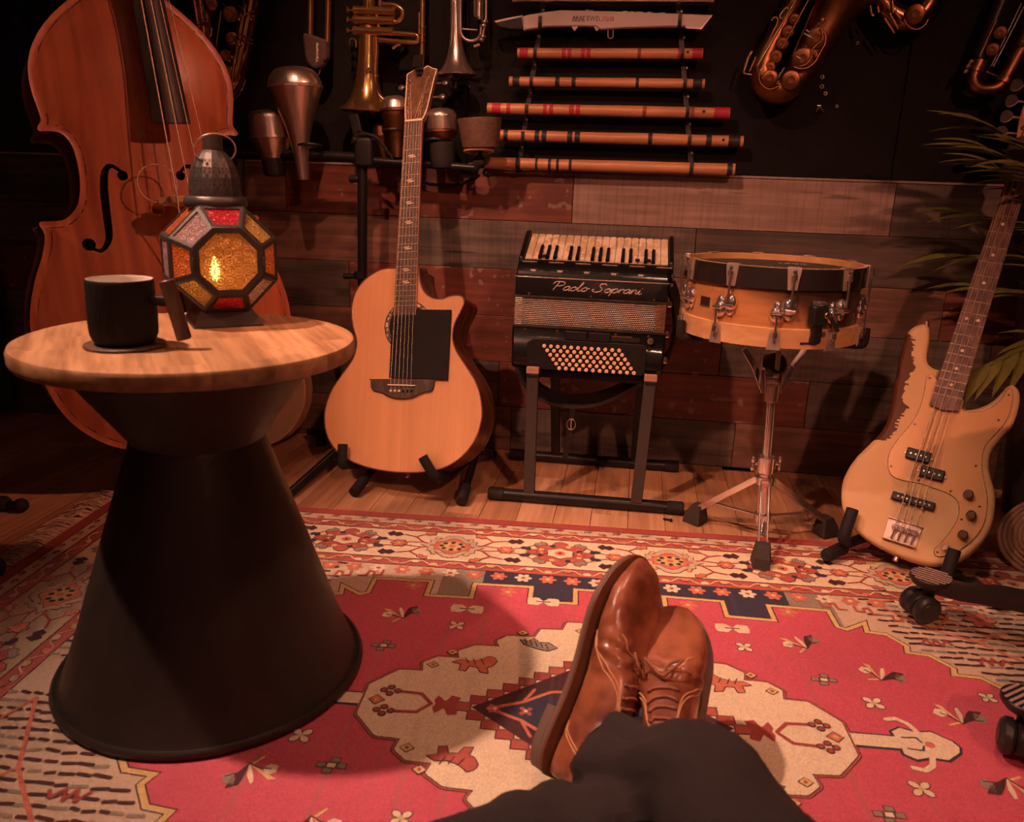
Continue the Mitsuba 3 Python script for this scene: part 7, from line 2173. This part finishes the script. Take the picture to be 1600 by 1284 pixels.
k = thing('flugelhorn', 'gold flugelhorn hanging bell down above the guitar headstock', 'flugelhorn')
FYY = -0.075
bell = [(14.5, 50), (15, 80), (16, 105), (18, 125), (21.5, 142), (27, 156), (34, 166), (42, 172.5), (43.5, 174.5), (42.5, 175.5), (32, 168), (24, 156), (17, 140), (12, 120)]
cb0 = at(578, 174.5, FYY)
sz_ = 1 / 610.0
bt_ = nrm(at(578, 50, FYY) - at(575, 174.5, FYY))
part(k, 'bell', lathe([(r_ * sz_, (174.5 - y_) * sz_) for r_, y_ in bell], 56, at(573, 174.5, FYY), bt_), M_BRASS, 40)
part(k, 'bell_branch', tube([at(576, 52, FYY), at(579, -80, FYY)], 0.0155, 20), M_BRASS, 40)
for i, yv in enumerate((16, 31, 48)):
    vl = part(k, 'valve', cat(cyl(at(556 - i * 0.4, yv, FYY - 0.018), at(617 - i * 1.2, yv + 1.5, FYY - 0.018), 0.0098, 24, 0.002), cyl(at(553 - i * 0.4, yv, FYY - 0.018), at(558 - i * 0.4, yv, FYY - 0.018), 0.0112, 24, 0.001), cyl(at(613 - i * 1.2, yv + 1.5, FYY - 0.018), at(618 - i * 1.2, yv + 1.5, FYY - 0.018), 0.0108, 24, 0.001)), M_BRASS, 40)
    part(vl, 'valve_button', cat(rod(at(544, yv - 0.3, FYY - 0.018), at(555, yv, FYY - 0.018), 0.0022, 10), cyl(at(542.5, yv - 0.3, FYY - 0.018), at(545, yv - 0.3, FYY - 0.018), 0.0075, 18, 0.001)), M_BRASS, 40)
for a_, b_ in ((588, 24), (591, 40)):
    part(k, 'knuckle', rod(at(a_, b_ - 7, FYY - 0.016), at(a_ + 0.5, b_ + 7, FYY - 0.016), 0.006, 14), M_BRASS, 40)


def htube(L, y, rpx, nm='tubing', m_=None):
    return part(k, nm, tube(spline([at(a_, b_, y) for a_, b_ in L], 6), rpx * sz_, 16), m_ or M_BRASS, True)


htube([(594, -60), (594, 0), (593.5, 10)], FYY - 0.012, 3.4)
htube([(573.5, -60), (574, 0), (574, 14)], FYY - 0.022, 3.4)
htube([(592, 8), (600, 7), (618, 9), (628, 16), (629, 26), (622, 34), (613, 35)], FYY - 0.005, 4.0)
htube([(588, 52), (610, 52), (645, 54), (653, 58), (651, 65), (640, 66), (610, 64), (590, 62)], FYY - 0.018, 3.6)
htube([(660, -60), (660, 0), (659.5, 50), (659, 90), (657, 110)], FYY, 4.4)
htube([(655, 20), (655, 62)], FYY - 0.003, 2.0)
htube([(588, 55), (588, 80), (586.5, 110), (586.5, 132), (590, 146), (600, 157), (610, 163)], FYY - 0.010, 4.2)
htube([(565, 50), (565, 70), (562, 110)], FYY - 0.016, 2.4)
htube([(546, 70), (547, 62), (552, 60), (556, 65), (556, 74)], FYY - 0.012, 1.0, 'hook')
htube([(573, 111), (578, 108), (582, 107)], FYY - 0.032, 2.4, 'water_key')
htube([(613, 76), (619, 72), (626, 69)], FYY - 0.020, 2.6, 'water_key')
for a_, b_ in ((660, 43), (660, 54), (659.5, 65), (588, 53), (587, 119), (586, 139)):
    part(k, 'ferrule', cyl(at(a_, b_ - 2, FYY if a_ > 650 else FYY - 0.010), at(a_, b_ + 2, FYY if a_ > 650 else FYY - 0.010), 0.0092, 20, 0.001), M_BRASS, 40)
pegk = thing('horn_peg', 'black peg stand inside the bell of the gold flugelhorn', 'stand')
part(pegk, 'peg', rod(at(573, 150, FYY), at(573, 186, FYY), 0.009, 16), M_TUBE, 40)
part(pegk, 'arm', rod(at(573, 186, FYY), np.array([at(573, 186, FYY)[0], 0.0, at(573, 186, FYY)[2]]), 0.007, 12), M_TUBE, 40)

k = thing('trumpet', 'silver trumpet hanging bell down between the guitar headstock and the flutes', 'trumpet')
SYY = -0.085
bell = [(7.5, 0), (8, 30), (8.6, 50), (10, 68), (13, 84), (17.5, 97), (23, 106), (28.5, 112), (30.2, 114.5), (29.6, 116), (22, 109), (15, 98), (10, 84), (7, 60)]
part(k, 'bell', lathe([(r_ * sz_, (115 - y_) * sz_) for r_, y_ in bell], 56, at(713.5, 117, SYY), nrm(at(711, 0, SYY) - at(713.5, 117, SYY))), M_SILVER, 40)
part(k, 'bell_tube', rod(at(711, 2, SYY), at(709.5, -90, SYY), 0.0122, 20), M_SILVER, 40)
_b = M_BRASS; M_BRASS = M_SILVER
htube([(719.5, -60), (719.5, 0), (719.5, 40), (721, 54), (728, 62), (738, 64), (747, 60), (751, 52), (752, 38)], SYY - 0.008, 2.6)
htube([(707, -60), (706.5, 40), (704, 80)], SYY - 0.014, 1.4, 'brace_wire')
htube([(721, 45), (746, 47)], SYY - 0.008, 1.4, 'brace')
htube([(740, 73), (746, 71), (750, 69)], SYY - 0.016, 2.2, 'water_key')
part(k, 'valve', cyl(at(749, -60, SYY - 0.012), at(748.5, 28, SYY - 0.012), 0.0108, 24, 0.001), M_SILVER, 40)
htube([(759.5, -60), (759.5, 20), (757, 40), (754, 58), (753, 66)], SYY - 0.004, 2.4)
htube([(741, -60), (741.5, 26)], SYY - 0.006, 1.4, 'brace_wire')
for a_, b_ in ((749, 29), (757, 34), (754, 57), (752, 62), (755, 40)):
    part(k, 'ferrule', cyl(at(a_, b_ - 2, SYY - 0.010), at(a_, b_ + 2, SYY - 0.010), 0.0085, 18, 0.001), M_SILVER, 40)
M_BRASS = _b
pegk = thing('horn_peg', 'black folding peg stand under the bell of the silver trumpet', 'stand')
part(pegk, 'peg', rod(at(713, 105, SYY), at(712, 138, SYY), 0.008, 16), M_TUBE, 40)
part(pegk, 'collar', cyl(at(713, 122, SYY), at(713, 127, SYY), 0.014, 20, 0.002), M_TUBE, 40)
for L in ([(712, 136), (700, 135), (690, 131)], [(712, 134), (724, 129), (731, 131), (735, 138)], [(702, 138), (706, 142)]):
    part(pegk, 'leg', tube(spline([at(a_, b_, SYY) for a_, b_ in L], 4), 0.004, 10), M_TUBE, True)
part(pegk, 'arm', rod(at(712, 137, SYY), np.array([at(712, 137, SYY)[0], 0.0, at(712, 137, SYY)[2]]), 0.006, 12), M_TUBE, 40)

# ================================================================== brass mutes in their rack
MY = -0.125
msz = 1 / 625.0


def mute(label, cx_, prof, mats, y=MY, n=56, lean=0.0):
    k_ = thing('brass_mute', label, 'mute')
    y0_ = prof[0][0][1]
    base = at(cx_, prof[-1][-1][1], y)
    for nm, pr_, m_ in zip([q[0] for q in mats], prof, [q[1] for q in mats]):
        yb2 = prof[-1][-1][1]
        part(k_, nm, lathe([(r_ * msz, (yb2 - yy) * msz) for r_, yy in pr_], n, base, nrm([lean - 0.06, 0, 1])), m_, 40)
    return k_


mute('squat brushed metal mute with black rubber foot, leftmost in the rack', 430, [[(0, 172), (16, 172.5), (28, 175), (33, 180), (34, 186), (34.5, 212), (35.2, 214), (35.2, 216), (33.5, 218), (18, 247)], [(18.5, 247), (19, 250), (18, 268), (15, 275), (0, 276)]], [('body', M_STEEL), ('foot', M_FOAM)])
mute('tall brushed metal straight mute with domed top and long tapering cone', 474, [[(0, 112), (20, 112.5), (30, 116), (37, 123), (41, 133), (42, 139)], [(42, 139), (43.5, 140), (43.5, 143), (42, 144), (36, 158), (29, 176), (21, 200), (15.5, 222), (13, 238), (11, 252), (8.5, 281), (0, 282)]], [('dome', M_STEEL), ('cone', M_STEEL)], y=-0.16)
mute('metal mute with rounded top half hidden by the guitar headstock', 622, [[(0, 153), (10, 153.5), (17, 156), (21, 162), (23, 172)], [(23, 172), (24.5, 173), (24.5, 176), (22.5, 178), (22, 185), (16, 205), (13, 222), (11, 246), (0, 247)]], [('dome', M_STEEL), ('cone', M_OLDBRASS)])
mute('dull conical mute standing low behind the bracket left of the guitar neck', 599, [[(0, 192), (9, 193), (14, 198), (15, 212), (16, 213), (15, 215), (12, 235), (9, 248), (0, 249)]], [('cone', M_OLDBRASS)], y=-0.075)
mute('bright cylindrical metal mute right of the guitar headstock', 692, [[(0, 173), (14, 173.5), (21, 176), (25, 182), (25.5, 186), (24.5, 204)], [(24.5, 204), (27, 206), (27, 208.5), (25, 209), (21, 217), (14, 221), (12, 224)], [(14, 222), (20, 226), (21, 250), (17, 262), (0, 263)]], [('body', M_STEEL), ('bowl', M_OLDBRASS), ('foot', M_FOAM)])
mute('wide dark cup mute with stitched leather side, rightmost in the rack', 751, [[(0, 194), (31, 190), (33.5, 188.5), (34, 190), (28, 229), (27, 231), (0, 231)]], [('cup', mat('cup_leather', fn=lambda p, n, uv: mikit.mix(mi.Color3f(0.07, 0.036, 0.026), mi.Color3f(0.15, 0.08, 0.055), mikit.fbm(p.x * 160, p.y * 160, p.z * 160, 3)), rough=0.55))], y=-0.16)
k = thing('mute_rack', 'black stand with horizontal bar and holder discs carrying the brass mutes', 'rack')
part(k, 'post', rod(np.array([at(562, 430, -0.13)[0], -0.13, 0.01]), at(566, 205, -0.13), 0.0125, 20), M_TUBE, 40)
part(k, 'bar', rod(at(352, 238, -0.13), at(567, 246, -0.13), 0.0130, 18), M_TUBE, 40)
part(k, 'bar', rod(at(567, 250, -0.13), at(742, 262, -0.13), 0.010, 18), M_TUBE, 40)
part(k, 'clamp', cat(box(0.05, 0.05, 0.075, at(571, 238, -0.13), 0.010)), M_PLASTIC, 30)
part(k, 'clamp_screw', cat(cyl(at(550, 217, -0.155), at(556, 220, -0.150), 0.011, 18, 0.003), rod(at(550, 217, -0.155), at(570, 226, -0.14), 0.005, 10)), M_PLASTIC, 30)
part(k, 'clamp_screw', cyl(at(546, 280, -0.13), at(562, 279, -0.13), 0.010, 18, 0.003), M_PLASTIC, 30)
part(k, 'lower_knob', cyl(at(537, 432, -0.13), at(556, 431, -0.13), 0.0075, 16, 0.002), M_PLASTIC, 30)
part(k, 'collar', cyl(at(563, 436, -0.13), at(563, 424, -0.13), 0.018, 20, 0.003), M_PLASTIC, 30)
part(k, 'top_plate', bar(at(552, 178, -0.13), at(560, 212, -0.13), 0.026, 0.010, 0.003, up=(0, 1, 0)), M_PLASTIC, 30)
M_TAN = mat('tan_disc', (0.40, 0.22, 0.13), 0.5)
for a_, b_, r_, y_ in ((484, 228, 20, -0.16), (616, 205, 19, -0.125), (682, 220, 20, -0.125), (748, 236, 23, -0.16)):
    c_ = at(a_, b_, y_)
    hd_ = part(k, 'holder_disc', lathe([((r_ - 9) * msz, -0.003), (r_ * msz, -0.003), (r_ * msz + 0.001, 0), (r_ * msz, 0.003), ((r_ - 9) * msz, 0.003), ((r_ - 9) * msz, -0.003)], 40, c_, nrm([-0.05, 0.12, 1])), M_TAN if a_ > 740 else M_PLASTIC, 40)
    part(hd_, 'holder_arm', rod(c_ + [0, 0.02, 0], np.array([c_[0], -0.13 + 0.012, at(a_, 246, -0.13)[2]]), 0.006, 10), M_TUBE, 40)
part(k, 'cable', tube(spline([at(a_, b_, y_) for a_, b_, y_ in ((556, 212, -0.14), (575, 210, -0.15), (592, 218, -0.15), (608, 240, -0.14), (625, 262, -0.12), (645, 276, -0.06), (670, 287, -0.04), (705, 290, -0.04), (735, 282, -0.06), (748, 274, -0.09))], 6), 0.0042, 10), M_FOAM, True)
part(k, 'clip', cat(obox(at(744, 256, -0.12), basis(nrm([0.75, 0.2, 0.6])), 0.03, 0.028, 0.045, 0.005), box(0.045, 0.02, 0.022, at(732, 271, -0.10), 0.003), cyl(at(756, 268, -0.12), at(766, 272, -0.11), 0.010, 16, 0.003)), M_PLASTIC, 30)
fx0 = np.array([at(562, 430, -0.13)[0], -0.13, 0.0])
for a_ in (0.9, 2.6, 4.2):
    part(k, 'leg', rod(fx0 + [0, 0, 0.10], fx0 + [0.10 * math.cos(a_), 0.09 * math.sin(a_), 0.008], 0.007, 12), M_TUBE, 40)
part(k, 'drop_tube', rod(at(372, 248, -0.13), at(374, 322, -0.13), 0.016, 18), M_TUBE, 40)
# ================================================================== the sitting person: crossed legs in dark trousers, brown boots
k = thing('person', 'person sitting with legs stretched out and ankles crossed, in dark trousers and brown leather boots', 'person')
M_BOOT = mat('boot_leather', fn=lambda p, n, uv: mikit.mix(mi.Color3f(0.13, 0.033, 0.017), mi.Color3f(0.31, 0.098, 0.046), mikit.smoothstep(0.25, 0.75, mikit.fbm(p.x * 26, p.y * 26, p.z * 26, 4))), rough=0.30, clearcoat=0.45, clearcoat_gloss=0.75)
M_SOLE = mat('boot_sole', (0.13, 0.075, 0.055), 0.6)
M_WELT = mat('boot_welt', (0.12, 0.045, 0.022), 0.5)
M_LACE = mat('boot_lace', (0.24, 0.085, 0.04), 0.7)
M_STITCH = mat('boot_stitch', (0.50, 0.23, 0.11), 0.6)
M_TROU = mat('trouser_cloth', fn=lambda p, n, uv: mi.Color3f(0.020, 0.012, 0.011) * (0.7 + 0.6 * mikit.noise(p.x * 900, p.y * 900, p.z * 900)) * (0.8 + 0.4 * mikit.fbm(p.x * 12, p.y * 12, p.z * 12, 3)), rough=0.9, sheen=0.15)


def section(x, yl, yr, z0, z1, n=20, pw=2.5):
    """a closed superellipse section of the boot across its length"""
    t = np.arange(n) * 2 * math.pi / n
    c, s = np.cos(t), np.sin(t)
    y = np.sign(c) * np.abs(c) ** (2 / pw); z = np.sign(s) * np.abs(s) ** (2 / pw)
    return np.c_[np.full(n, x), (yl + yr) / 2 + y * (yl - yr) / 2, (z0 + z1) / 2 + z * (z1 - z0) / 2]


def loft(secs, caps=True):
    V = np.array(secs); n = V.shape[1]
    i, j = np.meshgrid(np.arange(len(secs) - 1), np.arange(n), indexing='ij'); i, j = i.ravel(), j.ravel()
    f = np.stack([i * n + j, i * n + (j + 1) % n, (i + 1) * n + (j + 1) % n, (i + 1) * n + j], 1)
    f = np.vstack([f[:, [0, 1, 2]], f[:, [0, 2, 3]]])
    v = V.reshape(-1, 3)
    a, b = len(v), len(v) + 1
    v = np.vstack([v, V[0].mean(0), V[-1].mean(0)])
    j = np.arange(n)
    f = np.vstack([f, np.stack([(j + 1) % n, j, j * 0 + a], 1), np.stack([(len(secs) - 1) * n + j, (len(secs) - 1) * n + (j + 1) % n, j * 0 + b], 1)])
    return TM(v, f)


def boot(origin, fwd, up, mirror=1, scale=1.0, flex=0.0, shaft_top=0.2):
    """a lace-up ankle boot: x heel to toe, z out of the top of the foot; origin at the middle of the heel's tread"""
    x = nrm(fwd); z = nrm(np.asarray(up) - x * (np.asarray(up) @ x)); y = np.cross(z, x)
    A = np.array([x, y, z]) * scale
    W = lambda m: (xf(TM(m.vertices * [1, mirror, 1], m.faces if mirror > 0 else m.faces[:, ::-1]), origin, A))
    # outline widths: left (outer) and right (inner) half widths along the length
    xs = [-0.034, -0.030, -0.012, 0.02, 0.06, 0.10, 0.14, 0.175, 0.205, 0.232, 0.252, 0.262]
    yl = [0.012, 0.022, 0.031, 0.033, 0.032, 0.035, 0.043, 0.049, 0.047, 0.038, 0.024, 0.008]
    yr = [-0.012, -0.022, -0.030, -0.031, -0.028, -0.031, -0.041, -0.047, -0.046, -0.039, -0.026, -0.010]
    zt = [0.058, 0.075, 0.092, 0.105, 0.108, 0.098, 0.082, 0.070, 0.062, 0.055, 0.044, 0.030]
    X = np.linspace(xs[0], xs[-1], 34)
    s1 = [section(q, np.interp(q, xs, yl) * 0.985, np.interp(q, xs, yr) * 0.985, 0.024, np.interp(q, xs, zt), 28, 2.4) for q in X]
    foot = loft(s1)
    zs = [(0.045, -0.036, 0.092, 0.033), (0.075, -0.038, 0.088, 0.034), (0.10, -0.039, 0.074, 0.0345), (0.125, -0.040, 0.062, 0.036), (0.138, -0.042, 0.058, 0.038), (0.150, -0.044, 0.058, 0.039)]
    s2 = []
    for z_, xa, xb, hw in [q for q in zs if q[0] < shaft_top]:
        t = np.arange(28) * 2 * math.pi / 28
        s2.append(np.c_[(xa + xb) / 2 - flex * max(z_ - 0.055, 0) + np.cos(t) * (xb - xa) / 2, np.sin(t) * hw, np.full(28, z_)])
    shaft = loft(s2)
    up_ = unman((man(foot) + man(shaft)).refine_to_length(0.008))
    tm_ = trimesh.Trimesh(up_.vertices, up_.faces, process=True)
    trimesh.smoothing.filter_taubin(tm_, iterations=14)
    v = tm_.vertices.copy()
    nn = tm_.vertex_normals
    d = (meshkit.fbm(v * 38, 3, 2) - 0.5) * 0.0042
    cre = 0.0022 * np.sin(v[:, 0] * 330 + 3 * np.sin(v[:, 1] * 60)) * np.exp(-((v[:, 0] - 0.135) / 0.022) ** 2) * (v[:, 2] > 0.05)
    cre += 0.0024 * np.sin(v[:, 2] * 260 + v[:, 0] * 120) * np.exp(-((v[:, 2] - 0.125) / 0.02) ** 2)
    v = v + nn * (d + cre)[:, None]
    bk = part(k, 'boot', W(TM(v, tm_.faces)), M_BOOT, True, label='brown leather lace-up boot')
    ol = np.vstack([np.c_[xs, yl], np.c_[xs, yr][::-1]])
    ol = spline(ol, 4, True)
    def grow(g):
        p_ = Polygon(ol).buffer(g)
        return np.asarray(p_.exterior.coords)[:-1]
    part(bk, 'welt', W(slab(grow(0.0030), 0.0045, 0.0015, 0.0205)), M_WELT, 40)
    part(bk, 'sole', W(slab(grow(0.0020), 0.0080, 0.0025, 0.0128)), M_SOLE, 40)
    hp_ = Polygon(ol).buffer(0.0015).intersection(sbox(-0.06, -0.1, 0.042, 0.1))
    part(bk, 'heel', W(slab(np.asarray(hp_.exterior.coords)[:-1], 0.0155, 0.002, -0.002)), M_SOLE, 40)
    # surface height along the foot's top, for laces and seams
    import scipy.spatial as ss
    tree = ss.cKDTree(v[:, :2])
    T3 = trimesh.Trimesh(v, tm_.faces, process=False)

    def onto(P, off=0.0012):
        """points pushed onto the leather"""
        P = np.asarray(P, float)
        q, _, fi = trimesh.proximity.closest_point(T3, P)
        n_ = T3.face_normals[fi]
        return q + n_ * off

    lac = [(0.108, 0.098), (0.094, 0.106), (0.082, 0.112), (0.070, 0.128), (0.063, 0.142)]
    for i, (x_, z_) in enumerate(lac):
        hw = 0.019 + 0.002 * (i % 2)
        pts = [(x_ - 0.004 * q * q, hw * q, z_ + 0.004) for q in np.linspace(-1, 1, 9)]
        part(bk, 'lace', W(tube(spline(onto(pts, 0.0018), 2), 0.0019, 8)), M_LACE, True)
        for s_ in (-1, 1):
            e = onto([(x_ - 0.004, s_ * (hw + 0.001), z_)], 0.0008)[0]
            part(bk, 'eyelet', W(ball(e, 0.0026, 2, (1, 1, 1))), M_WELT, True)
    bow = [np.array([0.118, 0.0, 0.098]), np.array([0.128, 0.018, 0.104]), np.array([0.142, 0.024, 0.094]), np.array([0.135, 0.008, 0.098]), np.array([0.120, 0.0, 0.100]), np.array([0.133, -0.012, 0.102]), np.array([0.148, -0.022, 0.092]), np.array([0.138, -0.018, 0.092]), np.array([0.119, -0.001, 0.099])]
    part(bk, 'lace_bow', W(tube(spline(bow, 5), 0.0020, 8)), M_LACE, True)
    for pts in ([(0.155, 0.028, 0.06), (0.142, 0.018, 0.075), (0.134, 0.0, 0.085), (0.142, -0.018, 0.075), (0.155, -0.028, 0.06)],):
        part(bk, 'seam', W(tube(spline(onto(spline(pts, 4), 0.0006), 1), 0.0011, 6)), M_STITCH, True)
    for s_ in (-1, 1):
        for dx in (0.0, 0.006):
            pts = [(0.150 - dx, s_ * 0.040, 0.036), (0.125 - dx, s_ * 0.034, 0.055), (0.108 - dx, s_ * 0.027, 0.078), (0.092 - dx, s_ * 0.024, 0.095), (0.072 - dx, s_ * 0.026, 0.115), (0.058 - dx, s_ * 0.028, 0.135), (0.054 - dx, s_ * 0.030, 0.144)]
            part(bk, 'seam', W(tube(onto(spline(pts, 4), 0.0006), 0.0010, 6)), M_STITCH, True)
        for dx in (0.0, 0.005):
            pts = [(0.030 + dx, s_ * 0.034, 0.03), (0.012 + dx, s_ * 0.034, 0.06), (0.0 + dx, s_ * 0.033, 0.09), (-0.010 + dx, s_ * 0.034, 0.12), (-0.014 + dx, s_ * 0.036, 0.142)]
            part(bk, 'seam', W(tube(onto(spline(pts, 4), 0.0006), 0.0010, 6)), M_STITCH, True)
    tg_ = [(0.088, 0.020, 0.116), (0.086, 0.0, 0.119), (0.088, -0.020, 0.116)]
    return bk


H1, D1_ = np.array([-0.060, -1.342, 0.058]), np.array([0.093, 0.155, 0.233])
cam1 = nrm(EYE - np.array([0, -1.28, 0.12]))
U1 = 0.68 * cam1 + 0.73 * RT
boot(H1, D1_, U1, 1, 1.0, 0.12)
H2, D2_ = np.array([0.098, -1.425, 0.048]), np.array([-0.020, 0.86, 0.47])
U2 = np.array([-0.28, -0.45, 0.85])
boot(H2, D2_, U2, -1, 1.0, 0.75, 0.11)
x1 = nrm(D1_); z1 = nrm(U1 - x1 * (U1 @ x1))
x2 = nrm(D2_); z2 = nrm(U2 - x2 * (U2 @ x2))
J = {'a0': (H1 + x1 * 0.022 + z1 * 0.108, 0.060), 'a1': (H1 + x1 * 0.010 + z1 * 0.146 + np.array([0.01, -0.02, 0]), 0.066), 'c1': (np.array([0.112, -1.50, 0.140]), 0.068), 'd1': (np.array([0.150, -1.62, 0.150]), 0.076), 'k1': (np.array([0.185, -1.78, 0.160]), 0.082), 't1': (np.array([0.170, -2.0, 0.150]), 0.090), 'h1': (np.array([0.115, -2.20, 0.135]), 0.105),
     'b0': (H2 + z2 * 0.085 - x2 * 0.030, 0.046), 'a2': (H2 + np.array([-0.010, -0.050, 0.032]), 0.064), 'c2': (np.array([-0.030, -1.525, 0.072]), 0.060), 'd2': (np.array([-0.140, -1.62, 0.084]), 0.068), 'k2': (np.array([-0.245, -1.76, 0.112]), 0.080), 't2': (np.array([-0.185, -2.0, 0.125]), 0.090), 'h2': (np.array([-0.080, -2.20, 0.135]), 0.105), 'p': (np.array([0.015, -2.25, 0.15]), 0.125)}
JB = {}
hulls = []
for a, b in [('a0', 'a1'), ('a1', 'c1'), ('c1', 'd1'), ('d1', 'k1'), ('k1', 't1'), ('t1', 'h1'), ('b0', 'a2'), ('a2', 'c2'), ('c2', 'd2'), ('d2', 'k2'), ('k2', 't2'), ('t2', 'h2'), ('h1', 'p'), ('h2', 'p')]:
    hs = [m3.Manifold.sphere(J[q][1], 24).translate([float(x) for x in J[q][0]]) for q in (a, b)]
    Hh = m3.Manifold.batch_hull(hs)
    if a in ('a0', 'b0'):  # the hem: cut square across the leg
        nv = nrm(J[b][0] - J[a][0] + (J['c1'][0] - J['a1'][0]) * 0.3 if a == 'a0' else J[b][0] - J[a][0] + (J['c2'][0] - J['a2'][0]) * 0.3)
        Hh = Hh.trim_by_plane([float(x) for x in nv], float(nv @ J[a][0]))
    hulls.append(Hh)
Mt = m3.Manifold.batch_boolean(hulls, m3.OpType.Add).refine_to_length(0.012)
t0_ = unman(Mt)
tmv = trimesh.Trimesh(t0_.vertices, t0_.faces, process=True)
trimesh.smoothing.filter_taubin(tmv, iterations=10)
v = tmv.vertices
dsp = (meshkit.fbm(v * 15, 3, 8) - 0.5) * 0.018
yy = v[:, 1]
fold = 0.0055 * np.sin(yy * 95 + v[:, 0] * 70 + 5 * meshkit.fbm(v * 6, 2, 3)) * np.exp(-((yy + 1.43) / 0.10) ** 2)
fold += 0.004 * np.sin(yy * 45 - v[:, 0] * 60 + 5 * meshkit.fbm(v * 5, 2, 5))
v = v + tmv.vertex_normals * (dsp + fold)[:, None]
part(k, 'trousers', TM(v, tmv.faces), M_TROU, True, label='dark cloth trousers')
